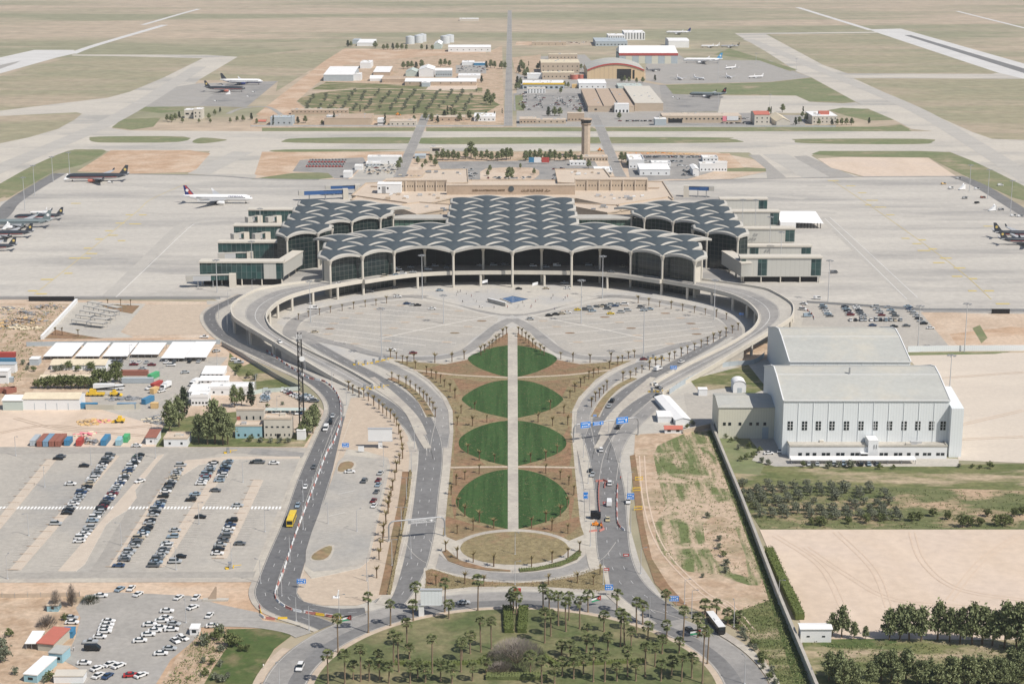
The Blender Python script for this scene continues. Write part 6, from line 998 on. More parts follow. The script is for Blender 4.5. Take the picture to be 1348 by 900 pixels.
# ------------------------------------------------------------- aircraft
def emblem_mesh(): q = MB(); q.tube((0, -.01, 0), (0, .01, 0), 1, 1, 12); return q.mesh('emblem', K['white'])
K['jet_dark'] = mat('jet_dark', (.035, .042, .055), rough=.35, spec=.5); K['jet_light'] = mat('jet_light', (.55, .56, .57), rough=.35); K['gold'] = mat('gold', (.6, .45, .15)); K['jet_green'] = mat('jet_greygreen', (.17, .21, .22), rough=.4); K['navy'] = mat('navy', (.02, .035, .16)); K['tail_blue'] = mat('tail_blue', (.06, .32, .58)); K['wing_grey'] = mat('wing_grey', (.42, .43, .44), rough=.4)
def airliner(label, p, rz, L=58.0, top='white', belly='white', fin='jet_dark', stripe=None, emb='gold', span=None, eng='white', finstripe=None, group=None):
    R = L * .048; span = span or L * .98; zc = R * 1.75; T_ = thing('airliner', label, 'aircraft', (p.x, p.y, .15), rz, group); n = 16
    sec = [(.5, .02, -.25), (.49, .28, -.2), (.465, .6, -.12), (.42, .9, -.03), (.37, 1, 0), (-.2, 1, 0), (-.32, .82, .12), (-.42, .48, .38), (-.49, .16, .62), (-.5, .05, .66)]
    q = MB(); rg = [[(x * L, R * r_ * cos(2 * pi * i / n), zc + R * dz + R * r_ * sin(2 * pi * i / n)) for i in range(n)] for x, r_, dz in sec]; q.rings(rg, 0, True, True)
    for i, f in enumerate(q.f):
        zz = sum(q.v[u][2] for u in f) / len(f); 
        if zz < zc - R * .25 and len(f) == 4: q.m[i] = 1
    q.build('fuselage', [K[top], K[belly]], T_)
    q = MB(); q.box(-.3 * L, .4 * L, -R * 1.005, R * 1.005, zc + R * .12, zc + R * .26); q.build('cabin_windows', K['glass_dark'], T_); q = MB(); q.box(.462 * L, .478 * L, -R * .42, R * .42, zc + R * .12, zc + R * .36); q.build('cockpit_windows', K['glass_dark'], T_)
    if stripe: q = MB(); q.box(-.3 * L, .42 * L, -R * 1.01, R * 1.01, zc - R * .28, zc - R * .16); q.build('stripe', K[stripe], T_)
    def foil(pts, th, m, name, par=T_):               # pts: plan outline (x,y,z)
        q = MB(); k_ = len(pts); vs = [(x, y, z + th / 2) for x, y, z in pts] + [(x, y, z - th / 2) for x, y, z in pts]; q.add(vs, [tuple(range(k_)), tuple(range(2 * k_ - 1, k_ - 1, -1))] + [(i, i + k_, (i + 1) % k_ + k_, (i + 1) % k_) for i in range(k_)]); return q.build(name, K[m], par)
    for s in (-1, 1):
        zw = zc - R * .55; y1 = s * span / 2; w_ = foil([(.13 * L, s * R * .8, zw), (-.14 * L, y1, zw + span * .05), (-.18 * L, y1, zw + span * .05), (-.10 * L, s * span * .17, zw + span * .012), (-.11 * L, s * R * .8, zw)], .5, 'wing_grey', 'wing')
        q = MB(); q.add([(-.14 * L, y1, zw + span * .05), (-.18 * L, y1, zw + span * .05), (-.195 * L, y1 + s * .4, zw + span * .05 + 2.2), (-.175 * L, y1 + s * .4, zw + span * .05 + 2.2)], [(0, 1, 2, 3)]); q.build('winglet', K[fin if top != 'white' else 'white'], w_)
        foil([(-.39 * L, s * R * .3, zc + R * .5), (-.455 * L, s * span * .16, zc + R * .8), (-.485 * L, s * span * .16, zc + R * .8), (-.46 * L, s * R * .3, zc + R * .5)], .3, 'wing_grey', 'tailplane')
        q = MB(); ye = s * span * .17; er = R * .52; q.rings([[(x, ye + r_ * er * cos(2 * pi * i / 12), zc - R * .95 + r_ * er * sin(2 * pi * i / 12)) for i in range(12)] for x, r_ in ((.125 * L, .86), (.115 * L, 1), (.06 * L, 1), (.02 * L, .66))], 0, True); q.build('engine', K[eng], T_)
    q = MB(); fh = L * .13; fx = [(-.34 * L, zc + R * .9), (-.445 * L, zc + R * .9 + fh), (-.49 * L, zc + R * .9 + fh), (-.465 * L, zc + R * .8)]; q.prof(fx, -.22, .22); fo = q.build('fin', K[fin], T_)
    if finstripe: q = MB(); q.prof([(-.35 * L, zc + R * .9), (-.45 * L, zc + R * .9 + fh * 1.0), (-.47 * L, zc + R * .9 + fh), (-.405 * L, zc + R * .88)], -.26, .26); q.build('tail_band', K[finstripe], T_)
    q = MB(); q.tube((-.435 * L, -.3, zc + R + fh * .42), (-.435 * L, .3, zc + R + fh * .42), fh * .17, fh * .17, 12); q.build('tail_emblem', K[emb], T_)
    for x, y in ((.40 * L, 0), (-.03 * L, -.055 * L), (-.03 * L, .055 * L)):
        q = MB(); q.tube((x, y, .6), (x, y, zc - R * .7), .22, .22, 6); q.tube((x, y - .6, .6), (x, y + .6, .6), .6, .6, 10, 1); q.build('landing_gear', [K['metal'], K['rubber']], T_)
    return T_
JD = dict(top='jet_dark', belly='jet_light', fin='jet_dark', stripe='red')
t = airliner('white airliner with a red and navy tail taxiing on the apron', G(287, 268), -.03, 58.5, fin='navy', emb='white', finstripe='red')
cu = bpy.data.curves.new('t', 'FONT'); cu.body = 'YEMENIA'; cu.size = 2.6; to = link('t', cu); bpy.context.view_layer.update(); me = bpy.data.meshes.new_from_object(to.evaluated_get(bpy.context.evaluated_depsgraph_get())); bpy.data.objects.remove(to); me.materials.clear(); me.materials.append(K['navy'])
o = link('airline_lettering', me, t); o.rotation_euler = (pi / 2, 0, 0); o.location = (9, -58.5 * .048 * 1.02, 58.5 * .048 * 2.05); o.scale = (1.2, .8, 1)
airliner('large charcoal airliner parked at the corner of the apron, red engines', G(129, 239), pi + .06, 57, eng='red_roof', **JD)
airliner('charcoal airliner farthest of the parked group at the apron edge', G(52, 290), pi + .1, 39, **JD); airliner('grey-green airliner with a white belly in the parked group', G(25, 300), pi + .06, 52, top='jet_green', belly='white', fin='jet_green', emb='white'); airliner('charcoal airliner half out of the picture, second from below', G(8, 313), pi + .04, 42, **JD); airliner('charcoal airliner mostly out of view, only its tail showing', G(-14, 331), pi + .12, 40, **JD)
airliner('small white business jet behind the parked charcoal airliners', G(54, 282), pi + .1, 18, fin='white', emb='wing_grey')
airliner('charcoal airliner with tail toward the terminal, farther of two', G(1346, 314), -.06, 45, **JD); airliner('charcoal airliner with tail toward the terminal, nearer of two', G(1352, 322.5), -.02, 42, **JD)
airliner('white airliner with a navy belly and tail on the far dark apron', G(318, 111.5), -.06, 62, belly='navy', fin='jet_dark', emb='jet_dark', eng='navy'); airliner('charcoal and red airliner on the far dark apron', G(296, 121), -.06, 58, eng='red_roof', **JD)
airliner('charcoal airliner with a wine red tail on the cargo apron', G(932, 128), pi - .2, 50, top='jet_green', belly='jet_dark', fin='dark', emb='red'); airliner('long white airliner with a bright blue tail by the hangars', G(925, 83.5), pi - .08, 66, fin='tail_blue', emb='white'); airliner('white airliner with a slate tail on the far desert edge', G(893, 45.5), pi - .1, 52, fin='navy', emb='navy')
airliner('small white airliner parked far behind the hangars', G(935, 63), pi - .05, 36, fin='white', emb='gold'); airliner('small grey airliner parked far behind the hangars', G(961, 63), pi - .05, 36, top='wing_grey', belly='wing_grey', fin='jet_dark')
for x, y, rz, lab in ((894, 105, -1.4, 'white twin-engined plane facing the camera beside the grass'), (920, 105, -1.0, 'white plane parked slantwise beside the grass'), (962, 91, -2.4, 'white plane alone in the middle of the far apron'), (959, 103, -1.4, 'pale green plane near the grass strip'), (995, 103, -2.8, 'white plane at the end of the grass strip'), (860, 94, .4, 'dark plane at the open doors of the white hangar')): airliner(lab, G(x, y), rz, 26, top='white' if 'dark' not in lab else 'jet_dark', fin='white' if 'dark' not in lab else 'jet_dark', emb='wing_grey', group='small planes on the far apron')
# ground equipment
def stairs(label, p, rz, m='steel'):
    t = thing('passenger_stairs', label, 'stairs', p, rz, 'ground equipment'); q = MB(); q.prof([(-3.5, .5), (3.2, .5), (3.2, 4.6), (2.0, 4.6)][::-1], -1.1, 1.1); q.build('stairway', K[m], t); q = MB(); q.box(-3.5, 3.2, -1.15, -1.05, .6, 1.6); q.box(2, 3.2, 1.05, 1.15, 4.6, 5.6); q.build('handrail', K['white'], t)
    for sx in (-2.6, 2.4):
        for sy in (-.9, .9): o = link('wheel', WHEEL, t); o.location = (sx, sy, .33)
def cart(label, p, rz, m='steel', L=4.5, h=1.8, grp='ground equipment', nm='service_cart'):
    t = thing(nm, label, 'cart', p, rz, grp); q = MB(); q.box(-L / 2, L / 2, -1, 1, .6, h * .55); q.box(-L / 2, -L * .1, -.95, .95, h * .55, h); q.build('body', K[m], t); q = MB(); q.box(L * .1, L * .4, -.9, .9, h * .55, h * .95); q.build('cab', K['glass_dark'], t)
    for sx in (-L * .35, L * .35):
        for sy in (-.9, .9): o = link('wheel', WHEEL, t); o.location = (sx, sy, .33)
for x, y, rz, lab in ((88, 237, 1.2, 'white stairs at the nose of the corner airliner'), (8, 302, .9, 'white stairs against the grey-green airliner'), (1266, 250, .5, 'grey stairs among equipment at the apron edge'), (1306, 278, .4, 'grey stairs nearest the parked airliners'), (300, 125, .4, 'white stairs beside the charcoal and red airliner')): stairs(lab, G(x, y), rz, 'white_panel')
for x, y, rz, m, lab in ((146, 241, .1, 'white_panel', 'white van-like tug behind the corner airliner'), (1252, 248.5, .1, 'white_panel', 'white tug with dark cab at the apron edge'), (1286, 249.5, 0, 'white_panel', 'white truck cart under the edge road lamps'), (1294, 261, .2, 'rust', 'rust brown loader at the apron edge'), (1242, 243, .3, 'ochre', 'ochre tug near the edge road bend'), (1270, 262, .2, 'metal', 'grey dolly between tugs and loader'), (1318, 277, .1, 'metal', 'dark dolly train near the edge lamps'), (1334, 285, 0, 'white_panel', 'white bowser cart at the picture edge'), (1343, 286, 0, 'white_panel', 'second white bowser cart at the picture edge'), (1286, 268, .6, 'dark', 'dark generator cart on the open concrete'), (1262, 236, .1, 'steel', 'steel cart farthest along the apron edge'), (334, 122, .1, 'white_panel', 'white tug near the nose of the far charcoal airliner'), (327, 128, .1, 'white_panel', 'white fuel cart on the far dark apron'), (284, 134, .1, 'white_panel', 'white cart alone on the far dark apron'), (887, 129, .1, 'white_panel', 'white loader beside the cargo airliner'), (893, 131, .1, 'steel', 'steel loader beside the cargo airliner'), (302, 374.5, .1, 'steel', 'grey cart under the longest glass pier'), (338, 346, .2, 'ochre', 'ochre cart under the second glass pier')): cart(lab, G(x, y), rz, m)
random.seed(21)
for i in range(44): r_ = i // 11; cart(f"small {'red' if r_ % 2 else 'grey'} trolley, {ORD[i % 11]} in trolley row {ORD[r_]} of the fenced trolley yard", G(410 + 4.4 * (i % 11) - r_ * 1.6, 211.5 + r_ * 2.9), .02, 'red' if r_ % 2 else 'metal', 3.6, 1.6, 'trolleys in the trolley yard', 'baggage_trolley')
q = MB()       # distant cars, beyond counting at this size
for s, n in (("600,222 618,238", 26), ("737,222 735,238", 22), ("640,234 700,236", 20), ("690,124 692,146", 24), ("708,126 712,144", 26), ("730,128 752,142", 40), ("758,130 770,146", 26), ("850,208 930,207", 60), ("850,214 900,213", 22), ("900,218 915,232", 18), ("486,216 520,230", 30), ("818,160 866,160", 40), ("950,163 990,163", 16), ("604,88 640,95", 26), ("722,56 770,58", 20), ("930,157 985,157", 22)):
    (x0, y0), (x1, y1) = P(s)
    for i in range(n):
        p = G(x0 + (x1 - x0) * random.random(), y0 + (y1 - y0) * random.random()); q.M = Matrix.Translation((p.x + random.uniform(-6, 6), p.y, .2)) @ Matrix.Rotation(random.choice((0, pi / 2)), 4, 'Z'); m_ = random.choice((0, 0, 1, 2, 2, 3)); q.box(-2.3, 2.3, -.9, .9, .3, .95, m_); frustum(q, -1.7, 1.1, .85, .95, -1, .4, .65, 1.45, 4)
q.M = Matrix.Identity(4); o = q.build('distant_cars', [PAINT['white'], PAINT['silver'], PAINT['grey'], PAINT['dark red'], K['glass_dark']]); tag(o, 'scattered tiny cars parked far behind the terminal', None, None, 'stuff')
# containers and yard machines
for nm in ('rust', 'cont_blue', 'cont_bright', 'red', 'green_box', 'ochre', 'pale_green', 'grey_blue', 'aqua'):
    c_ = tuple(K[nm].node_tree.nodes['Principled BSDF'].inputs['Base Color'].default_value[:3]); K['box_' + nm] = linemat('container_' + nm, c_, tuple(v * .6 for v in c_), .55, 50, .4, .001, rough=.6)
def container(label, x, y, rz, m, L=12.2, z=.1, grp='shipping containers'):
    t = thing('shipping_container', label, 'container', G(x, y) + Vector((0, 0, z)), rz, grp); q = MB(); q.box(0, L, -1.22, 1.22, .1, 2.6); q.build('body', K['box_' + m], t); q = MB(); q.box(-.12, 0, -1.15, -.03, .2, 2.5); q.box(-.12, 0, .03, 1.15, .2, 2.5); q.build('door', K[m], t); q = MB(); q.box(-.15, L + .05, -1.26, 1.26, 2.55, 2.68); q.build('roof', K[m], t)
HY = pi / 2 - .0
for x, y, m, L, lab in ((43, 587.5, 'grey_blue', 10, 'pale grey container at the end of the roadside row'), (52, 588.3, 'rust', 12.2, 'rust red container next to the pale grey one'), (60, 588.3, 'cont_blue', 12.2, 'slate blue container between two rust red ones'), (68, 588.4, 'rust', 12.2, 'rust red container in the middle of the row'), (76, 588.3, 'rust', 12.2, 'darkest rust container at the end of the tight row'), (88, 587, 'cont_bright', 6.5, 'short blue container with a white tank before it'), (103.5, 587.5, 'red', 6, 'short bright red container standing alone'), (136, 587, 'cont_bright', 10, 'bright blue container behind the strip road'), (155.6, 587, 'aqua', 6.5, 'light blue short container'), (164.6, 582.7, 'green_box', 6, 'small green container at the end')): container(lab, x, y, HY, m, L)
for x, y, rz, m, L, lab in ((197, 500, 1.2, 'green_box', 8, 'green container behind the parked pickup'), (201, 512, 1.2, 'red', 8, 'red container beside the white truck'), (200, 518.5, 1.2, 'ochre', 5, 'ochre container below the red one'), (160, 494, 0, 'rust', 14, 'faded rust container lying behind the grey one'), (161, 504, 0, 'grey_blue', 16, 'long grey container with white marks'), (189, 532.5, 1.2, 'cont_bright', 8, 'dark blue container above the ochre crate'), (199, 537, 0, 'ochre', 3.5, 'ochre crate at the yard corner'), (104, 537.5, 0, 'cont_bright', 9, 'bright blue skip by the largest warehouse'), (155, 537.5, 0, 'cont_blue', 9, 'low blue trailer beside the yard wall'), (-4, 478, 0, 'cont_bright', 10, 'blue-fronted container at the picture edge'), (-6, 470, 0, 'red', 11, 'faded red container stacked behind the blue-fronted one'), (-10, 518, .3, 'rust', 11, 'rust container by the pale shed'), (7, 519, .9, 'rust', 6, 'short rust container by the pale shed'), (-5, 503, 0, 'grey_blue', 9, 'grey container behind the rust ones')): container(lab, x, y, rz, m, L)
def truck(label, p, rz, cab, box, L=7.5):
    t = thing('truck', label, 'truck', p, rz); q = MB(); q.box(-L * .5, L * .2, -1.2, 1.2, .9, 3.1); q.build('cargo_box', K[box], t); q = MB(); q.box(L * .23, L * .5, -1.15, 1.15, .6, 2.6); q.build('cab', K[cab], t); q = MB(); q.box(L * .5 - .02, L * .5 + .04, -1, 1, 1.5, 2.4); q.build('windscreen', K['glass_dark'], t)
    for sx in (-L * .35, L * .35):
        for sy in (-1, 1): o = link('wheel', BIGW, t); o.location = (sx, sy, .5)
truck('white truck by the red container in the yard', G(218.7, 511) + Vector((0, 0, .1)), -1.9, 'white_panel', 'white_panel'); truck('white truck parked beside the prefab offices', G(256.6, 507) + Vector((0, 0, .1)), -1.9, 'white_panel', 'white_panel'); truck('long white trailer truck behind the yellow crane', G(143, 513) + Vector((0, 0, .1)), 0, 'white_panel', 'white_panel', 15)
t = thing('mobile_crane', 'yellow mobile crane with a long folded boom', 'crane', G(126, 521)); q = MB(); q.box(-4.5, 4.5, -1.3, 1.3, .8, 1.8); q.build('chassis', K['yellow'], t); q = MB(); q.box(-2.8, .4, -1.2, 1.2, 1.8, 3.6); q.build('cab', K['yellow'], t); q = MB(); q.tube((-1, 0, 3.4), (15, 0, 5.2), .45, .3, 6); q.build('boom', K['dark'], t)
for sx in (-3.4, -1.2, 1.4, 3.4):
    for sy in (-1.2, 1.2): o = link('wheel', BIGW, t); o.location = (sx, sy, .5)
def loader(label, p, rz, m='yellow'):
    t = thing('loader', label, 'loader', p, rz); q = MB(); q.box(-2.6, 1.2, -1.1, 1.1, .8, 1.9); q.box(-1.2, .4, -.9, .9, 1.9, 3.2); q.build('body', K[m], t); q = MB(); q.prof([(2.2, .3), (3.4, .3), (3.5, .5), (2.5, 1.3)][::-1], -1.3, 1.3); q.build('bucket', K[m], t); q = MB(); q.tube((.6, .7, 1.6), (2.5, .7, .9), .15, .15, 6); q.tube((.6, -.7, 1.6), (2.5, -.7, .9), .15, .15, 6); q.build('arm', K['dark'], t)
    for sx in (-1.6, 1.2):
        for sy in (-1.1, 1.1): o = link('wheel', BIGW, t); o.location = (sx, sy, .5); o.scale = (1.3, 1.3, 1.3)
    return t
loader('yellow wheel loader beside the rubble heap', G(157, 556), pi); loader('yellow telehandler beside the mobile crane', G(152, 521), 0); loader('orange roller inside the red barriers on the road', G(785, 692), 0, 'orange').scale = (.65, .65, .65); loader('yellow digger in the far workshop yard', G(524, 152), 0, 'orange'); loader('orange loader at the foot of the control tower', G(790, 199), 0, 'orange')
truck('dark flatbed truck inside the red barriers on the road', G(784, 683) + Vector((0, 0, .2)), 0, 'dark', 'dark', 4)
# ================================================================= VEGETATION
def leaf(q, c, s, rnd):
    a = rnd.uniform(0, 2 * pi); t = rnd.uniform(-.9, .9); u = Vector((cos(a), sin(a), t)).normalized(); v = u.orthogonal().normalized(); w = u.cross(v); b = rnd.uniform(0, 2 * pi); v, w = v * cos(b) + w * sin(b), w * cos(b) - v * sin(b)
    q.add([c - v * s, c + w * s * .55, c + v * s, c - w * s * .55], [(0, 1, 2, 3)])
def crown(seed, shape, H, nC, nL, ls, cr, mat_):
    rnd = random.Random(seed); q = MB()
    for i in range(nC):
        f = rnd.random(); a = rnd.uniform(0, 2 * pi)
        if shape == 'pine': z = H * (.28 + .72 * f); r = H * .27 * (1 - ((f - .35) / .66) ** 1.25 if f > .35 else .75 + .25 * f / .35) * sqrt(rnd.random()) * (.8 + .4 * rnd.random())
        elif shape == 'cypress': z = H * (.08 + .9 * f); r = H * .10 * (1 - f) ** .6 * sqrt(rnd.random())
        elif shape == 'cone': z = H * (.15 + .85 * f); r = H * .26 * (1 - f) ** .8 * sqrt(rnd.random())
        else:
            th = math.acos(2 * rnd.random() - 1); rr = rnd.random() ** .4; z = H * (.58 + .40 * rr * cos(th)); r = H * .42 * rr * sin(th) * (.85 + .3 * rnd.random())
        c = Vector((r * cos(a), r * sin(a), max(z, .1 * H))); q.tn = rnd.uniform(0, .8); cs = cr * rnd.uniform(.65, 1.25)
        for j in range(nL): leaf(q, c + Vector((rnd.gauss(0, .5), rnd.gauss(0, .5), rnd.gauss(0, .38))) * cs, ls * rnd.uniform(.6, 1.3), rnd)
    return q.mesh('crown', K[mat_], True)
def trunk(seed, H, r, top, nb=5, m='bark'):
    rnd = random.Random(seed); q = MB(); p = Vector((0, 0, -.2)); n = 4
    for i in range(n):
        z = H * top * (i + 1) / n; p2 = Vector((rnd.uniform(-.02, .02) * H, rnd.uniform(-.02, .02) * H, z)); q.tube(p, p2, r * (1 - .7 * i / n), r * (1 - .7 * (i + 1) / n), 7, 0, False); p = p2
    for i in range(nb):
        z = H * top * rnd.uniform(.4, .95); a = rnd.uniform(0, 2 * pi); q.tube((0, 0, z), (cos(a) * H * .2, sin(a) * H * .2, z + H * .14), r * .35, r * .12, 5, 0, False)
    return q.mesh('trunk', K[m])
SPEC = {'pine': [(trunk(i, 10, .28, .8), crown(i, 'pine', 10, 70, 20, .42, .95, 'leaf_pine')) for i in range(4)], 'broad': [(trunk(i + 9, 6, .2, .6), crown(i + 9, 'round', 6, 46, 20, .36, .8, 'leaf_broad')) for i in range(3)],
        'olive': [(trunk(i + 20, 4, .16, .72), crown(i + 20, 'round', 4, 30, 16, .26, .55, 'leaf_olive')) for i in range(4)], 'cypress': [(trunk(40, 9, .15, .8, 0), crown(40, 'cypress', 9, 46, 14, .32, .5, 'leaf_cypress'))],
        'cone': [(trunk(50, 10, .25, .8), crown(50, 'cone', 10, 60, 18, .42, .85, 'leaf_cypress'))], 'bush': [(trunk(60, 2, .08, .3), crown(60, 'round', 2.4, 22, 14, .22, .45, 'leaf_broad')), (trunk(61, 2, .08, .3), crown(61, 'round', 2.2, 22, 14, .22, .45, 'leaf_olive'))]}
BASEH = {'pine': 10, 'broad': 6, 'olive': 4, 'cypress': 9, 'cone': 10, 'bush': 2.4}
JOINED = {}
def joined(kind, v):                                    # a whole small tree as one mesh, for those only a few dots tall
    if (kind, v) not in JOINED:
        bm = bmesh.new(); t_, c_ = SPEC[kind][v]; bm.from_mesh(c_); n = len(bm.faces); bm.from_mesh(t_); bm.faces.ensure_lookup_table()
        for f in bm.faces[n:]: f.material_index = 1
        me = bpy.data.meshes.new('tree'); bm.to_mesh(me); bm.free(); me.materials.append(c_.materials[0]); me.materials.append(K['bark']); JOINED[(kind, v)] = me
    return JOINED[(kind, v)]
rt = random.Random(4)
NAMES = {'pine': 'pine_tree', 'broad': 'broadleaf_tree', 'olive': 'olive_tree', 'cypress': 'cypress_tree', 'cone': 'conifer_tree', 'bush': 'shrub'}
def tree(kind, x, y, h, label, group=None, parts=True, wide=1.0):
    v = rt.randrange(len(SPEC[kind])); s = h / BASEH[kind]; sx = s * wide * rt.uniform(.9, 1.1); rz = rt.uniform(0, 6.28)
    if parts:
        t = thing(NAMES[kind], label, 'shrub' if kind == 'bush' else 'tree', G(x, y), rz, group); link('trunk', SPEC[kind][v][0], t); link('crown', SPEC[kind][v][1], t)
    else:
        t = link(NAMES[kind], joined(kind, v)); t.location = G(x, y); t.rotation_euler = (0, 0, rz); tag(t, label, 'shrub' if kind == 'bush' else 'tree', group)
    t.scale = (sx, sx, s); return t
# pines, bottom right
for i, (x, y, h) in enumerate(((1095, 838, 7), (1108, 839, 9), (1124, 841, 5), (1139, 842, 4), (1170, 842, 9), (1184, 842, 10), (1197, 843, 10.5), (1212, 844, 10), (1234, 843, 11.5), (1250, 845, 9.5), (1264, 847, 10), (1280, 848, 12), (1293, 848, 11), (1306, 850, 10), (1322, 853, 13), (1338, 856, 13.5), (1352, 860, 13))): tree('pine', x, y, h * 1.2, f"dark pine, {ORD[i]} from the white cabin in the row against the sand flat", 'pines along the sand flat', True, .95)
for i in range(26): tree('pine', 1090 + i * 10.4 + rt.uniform(-3, 3), 897 + rt.uniform(-3, 12), rt.uniform(7, 11), f"young pine, {ORD[i]} from the long wall in the bottom pine belt", 'bottom pine belt', True, 1.0)
for i, (x, y, h) in enumerate(((1330, 884, 8), (1340, 890, 8), (1310, 890, 6.5), (1105, 893, 9), (1348, 878, 9))): tree('pine', x, y, h, f"bushy pine, {ORD[i]} behind the bottom pine belt", 'bottom pine belt', True, 1.1)
# olive field on the right
n = 0
for r_ in range(9):
    for cidx in range(12):
        x = 978 + cidx * 16.5 + r_ * 2.6 + (0 if r_ < 5 else 3); y = 641 + r_ * 5.0 + rt.uniform(-.5, .5) + cidx * .4
        if rt.random() < .10 + .045 * cidx * (r_ < 6): continue
        tree('olive', x + rt.uniform(-.6, .6), y, rt.uniform(3.2, 4.4), f"grey-green olive tree, {ORD[cidx]} across in planting row {ORD[r_]} of the field", 'olive trees in the field', True, 1.15); n += 1
for i, (x, y, h) in enumerate(((1068, 691, 4), (1076, 691, 4.5), (1083, 692, 5), (1117, 690, 4.5), (1140, 689, 5), (1159, 686, 4.5), (1200, 686, 5), (1210, 685, 4.8), (1228, 680, 5), (1248, 684, 5), (1267, 694, 7), (1277, 693, 5.5), (1290, 693, 5), (1312, 692, 6), (1322, 692, 6.5), (1335, 680, 5), (1346, 678, 5), (1300, 680, 4.5), (1330, 690, 4))): tree('broad', x, y, h * .8, f"dense green tree, {ORD[i]} counting away from the wall along the field bottom", 'trees along the field bottom', True)
for i, (x, y, h) in enumerate(((975, 607, 2.5), (983, 605, 3), (992, 602, 3), (1003, 609, 3.2), (1012, 612, 3), (1057, 615, 3), (1070, 616, 2.5), (1090, 616.5, 4), (1105, 615, 3), (1121, 616, 4.5), (1158, 618, 3), (1176, 617, 2), (1303, 617, 3.5), (1290, 617, 2), (1280, 616, 2), (1262, 615, 2), (1000, 596, 3), (986, 590, 3), (972, 592, 3), (962, 582, 2.5), (955, 577, 2.5), (968, 580, 2.5))): tree('bush', x, y, h, f"shrub {ORD[i]} around the hangar front", 'shrubs around the hangars', True)
for i, (x, y, h) in enumerate(((912, 560, 3), (905, 564, 2.5), (944, 566, 3.5), (932, 682, 3), (947, 712, 3), (946, 723, 3), (952, 733, 2.6), (955, 745, 3.4), (955, 754, 3), (925, 760, 2), (978, 650, 3.2), (988, 658, 3.4), (994, 670, 3), (998, 645, 3))): tree('bush', x, y, h, f"round bush {ORD[i]} on the dirt field beside the long wall", 'bushes beside the wall', True)
for i in range(18): f = i / 17; tree('bush', 968 + f * 52 + rt.uniform(-5, 5), 822 + f * 76 + rt.uniform(-3, 3), rt.uniform(1.8, 3.4), f"roadside bush {ORD[i]} between the coach bend and the wall", 'bushes at the coach bend', True)
# tall trees by the offices
for i, (x, y, h, kd) in enumerate(((224, 569, 15, 'pine'), (236, 562, 15, 'pine'), (243, 548, 14, 'cone'), (262, 583, 13, 'pine'), (283, 584, 20, 'pine'), (300, 585, 14, 'pine'), (273, 585, 15, 'pine'), (309, 536, 11, 'pine'), (318, 534, 9, 'pine'), (331, 536, 12, 'cone'), (294, 586, 17, 'pine'), (405, 575, 12, 'pine'), (412, 570, 13, 'pine'), (415, 562, 11, 'pine'), (398, 576, 7, 'broad'))): tree(kd, x, y, h, f"tall dark {'conifer' if kd != 'broad' else 'tree'}, {ORD[i]} in the clump around the offices", 'tall trees around the offices', True, .85)
for i, (x, y, h) in enumerate(((73, 489, 4), (80, 488, 4), (91, 487, 5), (103, 489, 3.5), (120, 488, 5), (130, 507, 9), (141, 506, 8), (153, 496, 8.5), (155, 503, 6), (50, 511, 5), (58, 511, 6), (67, 511, 6.5), (76, 511, 7), (85, 511, 7.5), (94, 511, 7.5), (103, 511, 7), (112, 511, 6.5), (122, 511, 6), (313, 489, 4), (328, 498, 4), (336, 500, 3.5), (330, 581, 3), (343, 582, 3), (356, 583, 3), (368, 583, 3), (380, 583, 3), (352, 536, 2), (372, 533, 2), (310, 494, 2), (36, 487, 3), (44, 489, 3), (30, 480, 3))): tree('broad' if h > 4.5 else 'bush', x, y, h, f"leafy tree {ORD[i]} among the yards", 'trees among the yards', True, 1.15)
for i, (x, y, h) in enumerate(((268, 850, 5), (272, 848, 4), (290, 838, 5), (286, 842, 4), (301, 851, 5), (306, 850, 4.5), (312, 851, 4), (292, 858, 3), (318, 857, 2.5), (325, 857, 2.5), (268, 873, 2.5), (280, 875, 2.5), (290, 877, 2.5), (270, 890, 3), (285, 895, 3), (294, 898, 3), (300, 892, 2.5), (4, 860, 6), (2, 872, 6), (12, 838, 3), (85, 816, 2.5), (93, 838, 2.5), (20, 888, 3), (60, 898, 3), (66, 896, 3.5))): tree('bush', x, y, h, f"scrubby bush {ORD[i]} around the taxi lot", 'bushes around the taxi lot', True)
def bare(label, x, y, h, wide, grp=None, nm='bare_tree', n=900, seed=1, m='twig', m2='bark'):
    rnd = random.Random(seed); q = MB(); t = thing(nm, label, 'tree', G(x, y), 0, grp)
    for i in range(9): a = 2 * pi * i / 9; q.tube((0, 0, 0), (cos(a) * wide * .5, sin(a) * wide * .5, h * .6), .12, .04, 5, 0, False)
    q.build('trunk', K[m2], t); q = MB()
    for i in range(n):
        a = rnd.uniform(0, 2 * pi); r = wide * sqrt(rnd.random()); z = h * (.15 + .85 * rnd.random() * sqrt(max(0, 1 - (r / wide) ** 2))); c = Vector((r * cos(a), r * sin(a), z)); d = Vector((cos(a) * .6, sin(a) * .6, 1)) * rnd.uniform(.25, .6); e = Vector((-sin(a), cos(a), 0)) * .05; q.tn = rnd.random(); q.add([c - d - e, c + d - e * .3, c + d + e * .3, c - d + e], [(0, 1, 2, 3)])
    q.build('twigs', K[m], t, True)
bare('wide leafless grey-brown tree in the middle of the palm lawn', 680, 873, 8, 9.5, n=5200); bare('leafless tree beside the small aqua kiosk', 74, 803, 8, 2.2, 'leafless trees'); bare('leafless tree behind the small aqua kiosk', 95, 798, 9, 1.8, 'leafless trees', seed=2); bare('leafless bush on the sandy bank by the huts', 62, 824, 4, 3.5, 'leafless trees', seed=3); bare('leafless grey bush at the edge of the palm lawn tree', 660, 886, 3.5, 5, 'leafless trees', seed=4, n=1200)
bare('dead broken tree lying dark on the taxi lot edge', 119, 792, 2.2, 3.4, 'leafless trees', seed=5, n=700, m='leaf_cypress')
